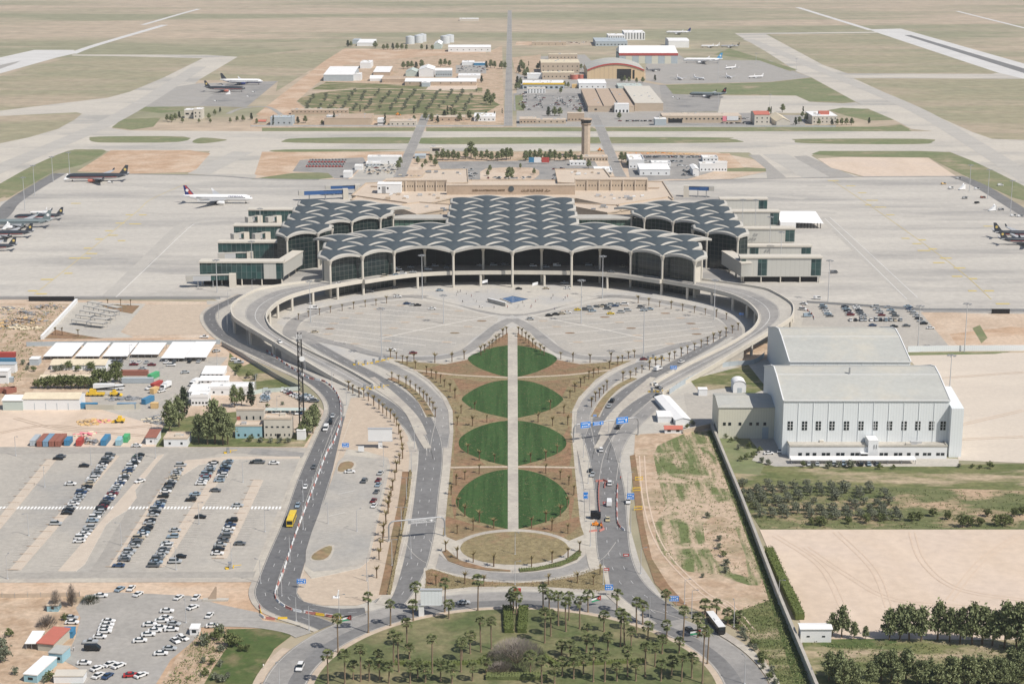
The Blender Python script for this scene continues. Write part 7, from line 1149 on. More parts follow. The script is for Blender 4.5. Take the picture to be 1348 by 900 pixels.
# palms
def fan_crown(seed, nl, R, lean, leafm):
    rnd = random.Random(seed); q = MB()
    for i in range(nl):
        a = i * 2.39996 + rnd.uniform(-.2, .2); el = rnd.uniform(-.75, 1.25); q.tn = rnd.uniform(.1, .9); d = Vector((cos(a) * cos(el), sin(a) * cos(el), sin(el))); up = Vector((-cos(a) * sin(el), -sin(a) * sin(el), cos(el))); sd = d.cross(up)
        b0 = d * R * .12; c = d * R * .55 + Vector((0, 0, -.06 * R)); q.add([b0 - sd * .04, c - sd * .04, c + sd * .04, b0 + sd * .04], [(0, 1, 2, 3)])
        for j in range(7):
            f = (j - 3) / 3 * 1.15; dd = d * cos(f) + sd * sin(f); w_ = sd * cos(f) - d * sin(f); tip = c + dd * R * .5 * rnd.uniform(.85, 1.1) + Vector((0, 0, -.16 * R * rnd.uniform(.5, 1.3))); m_ = c + dd * R * .26; q.add([c, m_ - w_ * R * .07, tip, m_ + w_ * R * .07], [(0, 1, 2, 3)])
    return q.mesh('crown', K[leafm], True)
def skirt(seed): 
    rnd = random.Random(seed); q = MB()
    for i in range(26): a = rnd.uniform(0, 6.28); q.tn = rnd.random(); z = -rnd.uniform(.1, .5); c = Vector((cos(a) * .35, sin(a) * .35, z)); d = Vector((cos(a) * .5, sin(a) * .5, -1.0)) * rnd.uniform(.7, 1.1); e = Vector((-sin(a), cos(a), 0)) * .2; q.add([c, c + d * .5 - e, c + d, c + d * .5 + e], [(0, 1, 2, 3)])
    return q.mesh('dead_fronds', K['leaf_dry'], True)
q = MB(); q.tube((0, 0, -.2), (0, 0, .5), .42, .30, 9); 
for i in range(8): q.tube((.02 * (i % 2), 0, .5 + i * 1.2), (.02 * ((i + 1) % 2), 0, .5 + (i + 1) * 1.2), .27 - .008 * i, .26 - .008 * i, 8, 0, i == 7)
PT = q.mesh('trunk', K['palm_bark']); PC = [fan_crown(i, 30, 2.05, 0, 'leaf_palm') for i in range(4)]; PS = [skirt(i) for i in range(2)]
def palm(x, y, h, label, grp):
    t = thing('fan_palm', label, 'palm', G(x, y) + Vector((0, 0, .3)), rt.uniform(0, 6.28), grp); th = max(h - 1.2, 1.2); o = link('trunk', PT, t); o.scale = (1, 1, th / 10.1) if h > 5 else (1.2, 1.2, th / 10.1); o.rotation_euler = (rt.uniform(-.03, .03), rt.uniform(-.03, .03), 0)
    c = link('crown', rt.choice(PC), t); c.location = (0, 0, th); s = rt.uniform(1.0, 1.25); c.scale = (s, s, s); d = link('dead_fronds', rt.choice(PS), t); d.location = (0, 0, th)
PALMS = "485,833,14 445,859,13 514,824,9 547.5,804,10 585.5,806,12 629,804,12.5 591,815,6.5 544,817,7 536,854,10 518,878,12 525,885,13 539,868,5 475,898,12 498,876,5 432,901,11 454,901,11 569,887,13 607,885,11 608,871,8 619,861,7.5 633,859,12 647,855,11 676,807,9 672,806,7 680,810,8 715,804,9 723,804,7 735,824,12 745,832,12 749,817,10 763,828,11 774,806,7.5 717,847,12 725,838,9 739,863,5 751,868,6 757,871,4 772,845,6 781,867,8 772,859,6 795,832,7 800,861,7 781,898,10 796,898,10 698,890,8 713,902,9 812,805,7.5 838,833,12 846,822,8 816.5,852,13 822,850,11 876,818,11 877,848,8 899,844,12 918.5,839,8 924.5,900,19 931,874,12 853,841,5.5 831,854,7 826,891,10 862,878,8 849,891,11 871.6,861,6 894,861,5.5 897,898,9 910.6,893,8 837,897,7 928,811,5.5 943,811,5.5 958,821,5 973,822,4.5 640,887,5 550,893,6 560,899,6 580,897,7 595,900,6 486,897,7 500,896,6.5 512,900,7 540,900,7 465,895,6 622,897,6 740,890,6 755,894,7 768,888,6 730,900,6 812,897,6 870,897,7 884,889,6"
pl = sorted([tuple(float(v) for v in s.split(',')) for s in PALMS.split()], key=lambda t: t[1])
for bi, (lo, hi, nm) in enumerate(((0, 813, 'kerb line under the ring road'), (813, 835, 'upper belt of the palm lawn'), (835, 858, 'middle belt of the palm lawn'), (858, 879, 'lower belt of the palm lawn'), (879, 895, 'dense belt near the bottom edge'), (895, 990, 'bottom edge belt'))):
    sel = sorted([t for t in pl if lo <= t[1] < hi])
    for i, (x, y, h) in enumerate(sel): palm(x, y, h, f"{'tall' if h > 9 else 'short' if h < 6.5 else 'medium'} fan palm, {ORD[i]} from the west in the {nm}", 'fan palms of the roundabout')
def young_crown(seed):
    rnd = random.Random(seed); q = MB()
    for i in range(15):
        a = i * 2.39996; el = rnd.uniform(.55, 1.45); q.tn = rnd.random(); p = Vector((0, 0, 0)); L_ = rnd.uniform(1.1, 2.0); d0 = Vector((cos(a) * cos(el), sin(a) * cos(el), sin(el))); sd = Vector((-sin(a), cos(a), 0)); prev = None
        for j in range(4):
            w_ = (.10, .17, .13, .03)[j]; c = p + d0 * L_ * j / 3 + Vector((cos(a), sin(a), -.5)) * .28 * (j / 3) ** 2; cur = (c - sd * w_, c + sd * w_)
            if prev: q.add([prev[0], cur[0], cur[1], prev[1]], [(0, 1, 2, 3)])
            prev = cur
    return q.mesh('crown', K['leaf_young'], True)
q = MB(); q.tube((0, 0, -.2), (0, 0, 3.2), .26, .22, 8); q.tube((0, 0, 3.2), (0, 0, 3.7), .30, .16, 8); YT = q.mesh('trunk', K['bark_young']); YC = [young_crown(i) for i in range(4)]
def young(x, y, label, grp, mirror=False, s=1.0):
    p = G(x, y) + Vector((0, 0, .25)); 
    if mirror: p.x = 2 * AX - p.x
    t = thing('young_date_palm', label, 'palm', p, rt.uniform(0, 6.28), grp); s *= rt.uniform(.85, 1.12); t.scale = (s, s, s); link('trunk', YT, t); c = link('crown', rt.choice(YC), t); c.location = (0, 0, 3.4); u = rt.uniform(1.0, 1.35); c.scale = (u * 1.15, u * 1.15, u)
def yrow(pts, where, both=False, s=1.0, end='terminal end'):
    for i, (x, y) in enumerate(pts): young(x, y, f"young date palm, {ORD[i]} from the {end} of {where}", 'young date palms', False, s)
    if both:
        for i, (x, y) in enumerate(pts): young(x, y, f"young date palm, {ORD[i]} from the {end} of {where}, hangar side", 'young date palms', True, s)
yrow([(514, 471), (522, 473), (530, 478), (536, 481), (545, 476.5), (572.5, 478), (595, 476.8), (611, 473.5)], 'the plaza ring kerb line', True); yrow([(547, 486), (561.6, 493), (568, 497), (574, 500), (580, 505), (585, 510), (592.6, 516.5), (599, 524.7)], 'the outer garden line', True)
yrow([(516, 501), (525, 505), (534.6, 509), (540, 512.4), (547, 516), (552.6, 520.6), (557.5, 526), (562, 530), (565.7, 534.5), (570, 541), (573, 549)], 'the approach lane island'); yrow([(799, 513.6), (794.6, 518.6), (789, 523.7), (784, 528.7), (778.7, 536)], 'the gantry island')
yrow([(459, 514), (464.5, 518), (472.6, 521.4), (479, 524), (485, 528), (492, 534.5), (499, 539), (504, 544), (509, 548), (514, 551.6), (519, 556.5), (522, 561), (525, 571.6), (527, 579), (528.7, 586.7), (530, 596), (530, 604)], 'the upper line along the sand strip'); yrow([(526, 611), (522, 622), (520, 632), (517, 645.6), (515, 653), (513.5, 661), (512, 668), (511, 676), (508, 690), (505, 706), (504, 714), (501, 726), (499, 737), (496, 761)], 'the lower line along the sand strip')
yrow([(666.7, 441), (662, 444.5), (657, 449), (653, 453), (648, 457), (644, 460.5), (638, 464), (633, 468)], 'the tip of the garden', True)
yrow([(641, 556.5), (622, 561.5), (616, 597), (631, 607), (651, 609), (631, 624), (600.6, 639), (612, 632), (594, 652), (603, 668), (612, 680), (631, 688), (650, 696), (602, 703), (623, 698.5), (586.7, 727), (602, 736), (623, 741), (650, 746.5), (607, 545), (602, 560), (625, 540)], 'the scattered garden set', True, .95)
yrow([(971.6, 435), (964, 439), (955.7, 443), (947.6, 446.7), (939, 450.5), (931, 453.8), (923, 457.6), (914, 461.5), (905, 465.7), (896.7, 469.4), (888, 473), (881, 475.7), (870.7, 480.8), (863, 484), (855, 487), (845, 491), (837, 494.7), (829.6, 499.7), (820, 502)], 'the line along the rising road'); yrow([(509, 399.6), (495, 402.6), (480.8, 404.5), (465.6, 407), (450.5, 409.7), (435, 412), (420.7, 414.7), (406, 417.5), (393, 421)], 'the arc inside the viaduct', True, .9)
yrow([(142, 402.5), (159, 402), (172, 402.5), (73, 441), (82, 441.5), (103, 443.5)], 'the brown beds by the shade frames', False, .9, 'apron end'); yrow([(574, 771), (612, 769), (637, 772), (722, 770), (760, 768), (781, 770), (790, 757)], 'the olive bed above the ring road', False, .9, 'west end')
# hedges
def hedge(label, pts, w_, h_, grp=None, m='leaf_hedge', den=16):
    pts = resample(pts, .9); rnd = random.Random(len(pts)); sd = side_dirs(pts); q = MB(); n = 0; ribbon(q, [Vector((p.x, p.y, .25 + h_ * .8)) for p in pts], -w_ * .42, w_ * .42, None, h_ * .8)
    for p, d in zip(pts, sd):
        for j in range(den):
            q.tn = rnd.random() * .8; leaf(q, p + d * rnd.uniform(-w_ / 2, w_ / 2) + Vector((0, 0, .3 + h_ * rnd.random() ** .6)), .32, rnd)
    o = q.build('hedge', K[m], None, True); return tag(o, label, 'hedge', grp)
hedge('green bushy hedge along the far side of the long wall', GP("1012,728 1030,768 1042,792 1053,816"), 3.6, 2.8, None, 'leaf_hedge', 30); hedge('clipped hedge on the lawn, west of the bare tree, angled', GP("648,864 632,874"), 1.6, 1.8, 'clipped lawn hedges'); hedge('clipped hedge running along the lower lawn, west part', GP("632,874 592,876 520,875"), 1.4, 1.4, 'clipped lawn hedges'); hedge('clipped hedge on the lawn, east of the bare tree, angled', GP("712,864 731,877"), 1.6, 1.8, 'clipped lawn hedges'); hedge('clipped hedge running along the lower lawn, east part', GP("731,877 760,876 850,872"), 1.4, 1.4, 'clipped lawn hedges')
hedge('tall clipped hedge by the central lawn path, west one', GP("668,803 670,834"), 3.4, 2.0, 'tall path hedges', den=40); hedge('tall clipped hedge by the central lawn path, east one', GP("689,803 687,834"), 3.4, 2.0, 'tall path hedges', den=40); hedge('dark shrub mass at the lawn bottom beneath the bare tree', GP("640,893 720,893"), 4, 1.6, None, 'leaf_broad', 24); hedge('low hedge along the inner sand strip kerb', [p + Vector((2.2, 0, 0)) for p in HEDGE_L], 1.2, .7, None, 'leaf_dry', 8)
hedge('dark green low hedge along the ellipse path', GP("684,751.5 706,750 738,744 762,731"), 2.2, .7, None, 'leaf_broad', 14)
# weeds on the dirt field and verges: nobody could count them
q = MB(); rnd = random.Random(8)
def scatter(poly, n, s, hz):
    pts = GP(poly); xs = [p.x for p in pts]; ys = [p.y for p in pts]; tri = [[pts[i] for i in f] for f in geometry.tessellate_polygon([pts])]
    ar = [((t[1] - t[0]).cross(t[2] - t[0])).length for t in tri]
    for i in range(n):
        t = rnd.choices(tri, ar)[0]; u, v = rnd.random(), rnd.random(); u, v = (1 - u, 1 - v) if u + v > 1 else (u, v); p = t[0] + (t[1] - t[0]) * u + (t[2] - t[0]) * v; q.tn = rnd.random()
        for j in range(4): leaf(q, p + Vector((rnd.gauss(0, s), rnd.gauss(0, s), hz * rnd.random() + .12)), s * rnd.uniform(.4, .8), rnd)
scatter("862,600 882,580 935,568 966,655 1005,755 985,768 945,756 905,752 872,728 862,690", 800, .5, .5); scatter("931,568 938,566 1016,760 1070,905 1050,905 1003,760", 900, .5, .7); scatter("985,800 1012,790 1062,905 1015,905 1012,870 985,838 950,815", 700, .5, .6); scatter("968,640 1348,648 1348,696 1002,696", 900, .5, .4); scatter("262,836 298,826 300,850 280,880 262,905 215,905", 350, .5, .6); scatter("0,410 60,400 88,402 50,450 30,500 0,520", 500, .6, .6); scatter("1070,845 1348,848 1348,880 1085,890", 500, .5, .4)
tag(q.build('weeds', K['leaf_weed'], None, True), 'patchy green weeds on the dirt field and verges', None, None, 'stuff')
# ground cover tufts in the garden beds
q = MB(); rnd = random.Random(9)
for sgn in (0, 1):
    for pl_ in ("669,440 655,446 640,458 620,473 588,480 545,477 520,476 546,487 565,500 588,524 596,541 597,570 593,616 586,690 581,704 600,712 640,700 669,697", "562,751 568,749 600,759 640,766 674,768 674,772 620,773 580,777 559,780", "606,722 612,712 640,703 674,701 674,744 640,741 615,734"):
        n0 = len(q.v); scatter(pl_, 4200 if pl_.startswith('669') else 1300, .42, .2)
        if sgn: q.v[n0:] = [(2 * AX - x, y, z) for x, y, z in q.v[n0:]]
lawn_cut = []
tag(q.build('ground_cover', K['leaf_dry'], None, True), 'dry olive-brown ground cover in the garden beds', None, None, 'stuff')
# far trees
FT = [(575, 211, 9), (583, 211, 11), (590, 211, 10), (597, 211, 10), (603, 211, 8), (613, 210, 10), (620, 208, 16), (626, 210, 11), (634, 211, 9), (641, 211, 10), (647, 212, 9), (655, 212, 9), (661, 211, 11), (667, 211, 12), (672, 210, 11), (692, 212, 10), (698, 211, 10), (704, 210, 9), (711, 211, 11), (718, 212, 9), (724, 212, 11), (730, 211, 10), (737, 212, 8), (745, 212, 9), (751, 211, 10), (757, 213, 7), (765, 213, 7), (550, 216, 7), (560, 218, 6), (556, 222, 5), (567, 214, 8), (573, 219, 8), (524, 224, 9), (527, 218, 8), (775, 222, 8), (818, 214, 10), (823, 213, 9), (827, 220, 6), (833, 218, 6), (645, 226, 6), (642, 232, 6), (685, 222, 5), (703, 230, 6), (670, 238, 12), (674, 232, 8)]
for i, (x, y, h) in enumerate(FT): tree('pine', x, y, h, f"dark tree {ORD[i]} in the belt behind the terminal", 'trees behind the terminal', False, 1.1)
FT2 = [(458, 62, 12), (462, 62, 10), (494, 64, 13), (505, 66, 10), (510, 66, 11), (517, 66, 12), (523, 66, 12), (529, 66, 11), (535, 66, 10), (555, 66, 10), (562, 66, 9), (569, 66, 9), (531, 91, 11), (537, 91, 12), (542, 90, 11), (548, 91, 11), (555, 91, 14), (580, 88, 12), (586, 87, 11), (592, 88, 10), (640, 90, 11), (646, 90, 13), (651, 90, 11), (660, 91, 12), (665, 91, 11), (634, 109, 10), (640, 137, 13), (646, 139, 13), (642, 129, 11), (650, 133, 10), (683, 97, 12), (686, 90, 13), (689, 93, 12), (694, 99, 12), (691, 102, 12), (681, 112, 12), (685, 113, 11), (680, 119, 10), (683, 118, 10), (708, 92, 10), (711, 88, 9), (738, 123, 8), (748, 116, 8), (743, 116, 9), (689, 145, 8), (722, 153, 11), (730, 153, 11), (737, 153, 10), (763, 150, 8), (815, 157, 8), (818, 108, 9), (822, 108, 9), (828, 109, 8), (838, 110, 8), (846, 109, 8), (862, 107, 9), (770, 93, 9), (765, 92, 9), (1020, 157, 8), (1030, 148, 10), (1047, 165, 9), (1052, 163, 8), (1056, 155, 7), (1061, 160, 9), (1078, 165, 7), (1095, 165, 7), (1102, 165, 7), (1108, 165, 8), (1114, 165, 8), (1121, 165, 8), (1144, 163, 7), (1012, 150, 8), (220, 160, 8), (226, 161, 9), (231, 158, 8), (236, 156, 8), (240, 162, 6), (262, 162, 5), (275, 157, 7), (283, 152, 7), (290, 148, 6), (277, 162, 5), (303, 162, 6), (312, 160, 6), (320, 160, 7), (331, 158, 8), (338, 163, 6), (372, 163, 8), (379, 163, 9), (385, 162, 8), (392, 163, 8), (402, 162, 8), (424, 164, 5), (560, 158, 10), (568, 160, 9), (585, 158, 11), (598, 157, 13), (605, 160, 10), (618, 158, 11), (629, 160, 9), (576, 162, 8), (545, 160, 7), (640, 155, 8)]
for i, (x, y, h) in enumerate(FT2): tree('cone' if i % 5 == 0 else 'pine', x, y, h, f"distant dark tree, {ORD[i % 40]} of the {('tank-side', 'hangar-side', 'taxiway-side')[i // 40]} plantings", 'distant trees beyond the taxiway', False, 1.15)
for i, (x, y, h) in enumerate(((360, 165, 12), (384, 164, 10), (440, 164, 14), (507, 165, 14), (474, 148, 9), (545, 150, 10), (589, 152, 12), (594, 152, 10), (696, 87, 8), (612, 142, 6), (1015, 150, 9), (1057, 152, 11), (651, 156, 9), (661, 150, 7))): tree('cypress', x, y, h, f"slim dark cypress {ORD[i]} among the far buildings", 'far cypresses', False)
n = 0
for r_ in range(9):
    for c_ in range(14):
        if rt.random() < .12: continue
        x = 418 + c_ * 16.0 - r_ * 2.0 + rt.uniform(-2, 2); y = 121 + r_ * 3.1 + rt.uniform(-.5, .5)
        if x > 632 or (r_ < 2 and c_ < 3): continue
        tree('olive', x, y, rt.uniform(4, 5.5), f"far olive tree, {ORD[c_]} across in {ORD[r_]} row of the distant grove", 'olive trees of the distant grove', False, 1.25)
# ================================================================= STREET FURNITURE, WALLS, PEOPLE
def wall(name, label, pts, h, th, m, cap=None, cat='wall', grp=None, posts=0, pm='metal'):
    pts = GP(pts) if isinstance(pts, str) else pts; t = thing(name, label, cat, (0, 0, 0), 0, grp); q = MB(); ribbon(q, [Vector((p.x, p.y, h)) for p in pts], -th / 2, th / 2, None, h); q.build('panel' if cat == 'fence' else 'masonry', K[m], t)
    if cap: q = MB(); ribbon(q, [Vector((p.x, p.y, h + .14)) for p in pts], -th / 2 - .08, th / 2 + .08, None, .14); q.build('coping', K[cap], t)
    if posts:
        for p in resample(pts, posts)[:60]: q = MB(); q.tube((p.x, p.y, 0), (p.x, p.y, h + .35), .1, .1, 5); q.build('post', K[pm], t)
    return t
wall('boundary_wall', 'long pale concrete wall between dirt field and sand flat', smooth(GP("936,563 958,617 977,664 1014,762 1031,806 1070,900 1078,920"), 4), 3.0, .9, 'beige_wall', 'lot')
wall('boundary_wall', 'thick white wall slanting beside the shade frames', "101,398 55,447", 2.2, 1.3, 'white_panel', 'white_roof'); wall('boundary_wall', 'low tan wall between guard house and beige hangar', "899,571 936,563", 2.2, .4, 'walk_tan', 'cream_concrete'); wall('boundary_wall', 'pale blue panel wall between sand plot and hangar apron', "1195,463 1262,462 1440,461", 3.2, .3, 'clad_hangar', None)
wall('boundary_fence', 'grey panel fence along the dark slip road', smooth(GP("292,455 318,470 345,487 372,503 395,514"), 4), 2.6, .15, 'metal', None, 'fence', None, 6); wall('boundary_fence', 'pale panel fence behind the white canopies', "35,456 90,455 290,453", 2.6, .15, 'grey_blue', None, 'fence', None, 8); wall('boundary_fence', 'pale green mesh fence round the office lot', "332,520 345,517 395,514", 2.2, .12, 'pale_green', None, 'fence', None, 6)
wall('boundary_fence', 'white panel fence curving from the ramp to the hangar', smooth(GP("881,519 897,508 914,499 932,490 951,483.5 972,481 993,479 1006,470"), 3), 2.6, .15, 'grey_blue', None, 'fence', None, 5); wall('boundary_fence', 'grey screen fence along the lower apron edge', "-40,394.5 100,394.5 290,394", 1.6, .12, 'metal', None, 'fence', None, 12); wall('boundary_fence', 'long screen fence along the far side of the lower apron', "1062,399 1215,409 1440,410.5", 1.6, .12, 'metal', None, 'fence', None, 12)
for s, lab in (("38,396.5 98,396.5", 'dark slatted blast fence at the lower apron edge'), ("1305,413 1329,413", 'dark slatted blast fence beside the sand plot')): wall('blast_fence', lab, s, 3.0, .5, 'dark', None, 'fence', 'blast fences', 4, 'steel')
wall('boundary_fence', 'thin rusty fence posts along the taxi lot bank', "-30,786 20,787 105,785", 1.7, .05, 'walk_tan', None, 'fence', None, 4); wall('yard_wall', 'concrete yard wall beside the trailers', "113,539 150,539.5 185,538", 2.6, .25, 'beige_wall', None)
wall('boundary_fence', 'fence along the taxiway in front of the far buildings', "330,167 664,167", 2, .08, 'steel', None, 'fence', None, 20); wall('boundary_fence', 'fence along the taxiway in front of the cargo buildings', "680,167 1100,167.5", 2, .08, 'steel', None, 'fence', None, 20)
# bus shade frames
for i, (x0, x1, y) in enumerate(((115, 128, 404), (129, 142, 407), (142, 154, 410), (110, 123, 409.5), (123, 137, 412.6), (137, 151, 415), (105, 118, 415.5), (118, 131, 417.6), (132, 146, 420.6), (99.6, 119, 421.5), (119, 140, 425.6), (94, 114, 428), (114, 136, 431))):
    a, c = G(x0, y), G(x1, y + 2.2); L = (c - a).length; t = thing('shade_frame', f"steel shade frame, {ORD[i]} counting from the apron fence downwards", 'shade frame', a, atan2(c.y - a.y, c.x - a.x), 'steel shade frames'); 
    q = MB(); q.box(0, L, -.12, .12, 3.0, 3.3); q.box(0, L, 4.3, 4.5, 3.0, 3.3); q.box(-.12, .12, -.1, 4.5, 3.0, 3.3); q.box(L - .12, L + .12, -.1, 4.5, 3.0, 3.3); q.build('beam', K['metal'], t)
    q = MB(); q.add([(.2, .2, 3.31), (L - .2, .2, 3.31), (L - .2, 4.3, 3.31), (.2, 4.3, 3.31)], [(0, 1, 2, 3)]); q.build('panel', K['concrete'], t)
    for xx in (.2, L - .2):
        for yy in (.1, 4.3): q = MB(); q.tube((xx, yy, 0), (xx, yy, 3.0), .12, .12, 5); q.build('post', K['metal'], t)
# lamps
LM = {}
def lampmesh(h, kind):
    if (h, kind) not in LM:
        q = MB(); q.tube((0, 0, 0), (0, 0, h), .16 if kind != 'mast' else .32, .09 if kind != 'mast' else .16, 7); q.box(-.3, .3, -.3, .3, 0, .4); p = q.mesh('pole', K['steel']); q = MB()
        if kind == 'street': q.tube((0, 0, h), (1.6, 0, h + .3), .07, .06, 5); q.box(1.4, 2.2, -.16, .16, h + .2, h + .4)
        elif kind == 'double': q.tube((-1.6, 0, h + .3), (1.6, 0, h + .3), .07, .07, 5); q.box(1.4, 2.2, -.16, .16, h + .2, h + .4); q.box(-2.2, -1.4, -.16, .16, h + .2, h + .4)
        else:
            q.tube((0, 0, h), (0, 0, h + .5), .5, .5, 8)
            for i in range(6): a = i * pi / 3; q.tube((0, 0, h + .2), (cos(a) * 1.9, sin(a) * 1.9, h), .1, .1, 4); q.cbox((cos(a) * 1.9, sin(a) * 1.9, h - .1), (.9, .9, .4))
        LM[(h, kind)] = (p, q.mesh('lamp_head', K['metal']))
    return LM[(h, kind)]
def lamp(x, y, h, kind, label, grp, rz=0, p=None):
    a, c = lampmesh(h, kind); t = thing('street_lamp' if kind != 'mast' else 'floodlight_mast', label, 'lamp', p or G(x, y), rz, grp); link('pole', a, t); link('lamp_head', c, t)
for i, (x, yb, yt) in enumerate(((556, 394, 337), (793, 393, 337), (502.5, 470, 405), (847, 470, 405), (409, 425, 371), (940, 421, 369), (584, 426, 388), (765, 426, 368), (1090, 397, 343), (1208, 461, 402), (1269.5, 463, 401), (1250, 513, 467), (286, 385, 342), (332, 348, 317), (343, 300, 274), (977, 302, 263), (993.5, 318, 263), (1013, 325, 285), (1027.5, 345, 306), (70, 240, 206), (46, 258, 218), (33, 277, 233), (92, 232, 201), (1276, 252, 217), (1300, 262, 224), (1330, 280, 238), (945, 148, 122), (1013, 147, 125), (945, 107, 81), (995, 85, 70), (1048, 95, 78))):
    lamp(x, yb, round(hgt(yb, yt)), 'mast', f"tall floodlight mast, {ORD[i]} of the chain running plaza, aprons, cargo area", 'floodlight masts')
for nm, pts, off, st, kd, rz in (('sand strip beside the dual carriageway', LC, -5.4, 34, 'street', 0), ('edge of the main inbound road', MLp, 7.3, 36, 'double', 0), ('pavement of the main outbound road', MRp, 8.6, 36, 'double', pi), ('garden side of the outbound road', MRp, -7.2, 40, 'street', 0)):
    for i, (p, d) in enumerate(zip(resample(pts, st), side_dirs(resample(pts, st)))):
        if p.z < .5: lamp(0, 0, 10, kd, f"slim street lamp, {ORD[i]} along the {nm}", 'street lamps', rz, Vector((p.x, p.y, 0)) + d * off)
for i, (x, y) in enumerate(((59, 641), (10, 762), (38, 705), (160, 718), (262, 690), (320, 635), (349, 700), (120, 612), (205, 603), (232, 750), (305, 745), (399, 660), (432, 690), (470, 700), (483, 765), (407, 830), (390, 818), (541, 735), (678, 770), (678, 730), (21, 600), (181, 610), (365, 545), (337, 515), (286, 480), (171, 475), (211, 507), (901, 795), (966, 825), (505, 615), (980, 900), (368, 905), (343, 768), (1025, 795), (245, 820))): lamp(x, y, 9, 'street', f"slim lamp post {ORD[i]} among the lots and verges", 'lamp posts of the lots', rt.uniform(0, 6.28))
# lattice mast
t = thing('lattice_mast', 'tall lattice radio mast with dishes beside the cream office', 'mast', G(398, 574)); Hm = hgt(574, 438); q = MB()
for sx, sy in ((-1, -1), (1, -1), (1, 1), (-1, 1)): q.tube((sx * 1.1, sy * 1.1, 0), (sx * .8, sy * .8, Hm), .2, .16, 5)
for i in range(22):
    z0, z1 = Hm * i / 22, Hm * (i + 1) / 22; r0 = 1.1 - .3 * i / 22; cs = [(-r0, -r0), (r0, -r0), (r0, r0), (-r0, r0)]
    for j in range(4): (a0, b0), (a1, b1) = cs[j], cs[(j + 1) % 4]; q.tube((a0, b0, z0), (a1, b1, z1), .1, .1, 4, 0, False); q.tube((a0, b0, z0), (a1, b1, z0), .1, .1, 4, 0, False)
q.build('lattice', K['interior'], t)
for z, a, r in ((Hm * .76, -.5, 1.3), (Hm * .93, 2.5, .8), (Hm * .60, .8, .8), (Hm * .85, 1.5, .7)): q = MB(); c = Vector((cos(a) * 1.2, sin(a) * 1.2 - .6, z)); q.tube(c, c + Vector((.1, -.5, 0)), r * .6, r, 12); q.build('dish', K['white_panel'], t)
for sx in (-1, 0, 1): q = MB(); q.box(sx * .9 - .2, sx * .9 + .2, -1.1, -.9, Hm - 2.6, Hm - .4); q.build('aerial', K['white_panel'], t)
# gantries and road signs
def sign_panel(par, x0, x1, z0, z1, y=0.0, m='sign_blue', rows=2, arrow=False):
    q = MB(); q.box(x0, x1, y - .12, y, z0, z1); o = q.build('sign_panel', K[m], par); q = MB(); q.box(x0 + .06, x1 - .06, y - .125, y - .121, z0 + .06, z0 + .16); q.box(x0 + .06, x1 - .06, y - .125, y - .121, z1 - .16, z1 - .06); w = x1 - x0; h = z1 - z0
    for r in range(rows):
        zc = z1 - h * (r + .75) / (rows + .5)
        xs = x0 + w * .12
        while xs < x1 - w * .35: ww = rt.uniform(.25, .6); q.box(xs, min(xs + ww, x1 - .2), y - .135, y - .126, zc - h * .07, zc + h * .07); xs += ww + .2
    q.add([(x1 - w * .16, y - .135, z0 + h * .75), (x1 - w * .26, y - .135, z0 + h * .5), (x1 - w * .19, y - .135, z0 + h * .5), (x1 - w * .19, y - .135, z0 + h * .2), (x1 - w * .13, y - .135, z0 + h * .2), (x1 - w * .13, y - .135, z0 + h * .5), (x1 - w * .06, y - .135, z0 + h * .5)], [(0, 1, 2, 3, 4, 5, 6)])
    q.build('sign_lettering', K['white'], o); return o
def gantry(label, a, c, h, panels, r=.3):
    L = (c - a).length; t = thing('sign_gantry', label, 'sign gantry', a, atan2(c.y - a.y, c.x - a.x)); pts = [Vector((0, 0, 0)), Vector((0, 0, h - 2.2))] + [Vector((2.2 - 2.2 * cos(u), 0, h - 2.2 + 2.2 * sin(u))) for u in (.4, .8, 1.2, 1.5708)]; pts += [Vector((L - p.x, 0, p.z)) for p in pts[::-1]]; q = MB()
    for p0, p1 in zip(pts, pts[1:]): q.tube(p0, p1, r, r, 8)
    q.build('arched_frame', K['metal'], t); q = MB(); q.box(-.6, .6, -.6, .6, 0, .5); q.box(L - .6, L + .6, -.6, .6, 0, .5); q.build('footing', K['concrete'], t)
    for x0, x1, z0, z1, m in panels: sign_panel(t, x0, x1, z0, z1, -.35, m)
    return t
ga, gc = G(755, 583), G(840, 572.5); gL = (gc - ga).length; gantry('arched sign gantry with blue panels over the outbound road', ga, gc, 8.6, [(gL * .10, gL * .25, 6.6, 9.6, 'sign_blue'), (gL * .29, gL * .45, 7.2, 9.0, 'sign_blue'), (gL * .65, gL * .83, 6.6, 9.8, 'sign_blue')])
ga, gc = G(512, 713), G(585.5, 706); gL = (gc - ga).length; gantry('arched grey gantry over the inbound road seen from behind', ga, gc, 8.2, [(gL * .34, gL * .84, 6.6, 8.2, 'metal')])
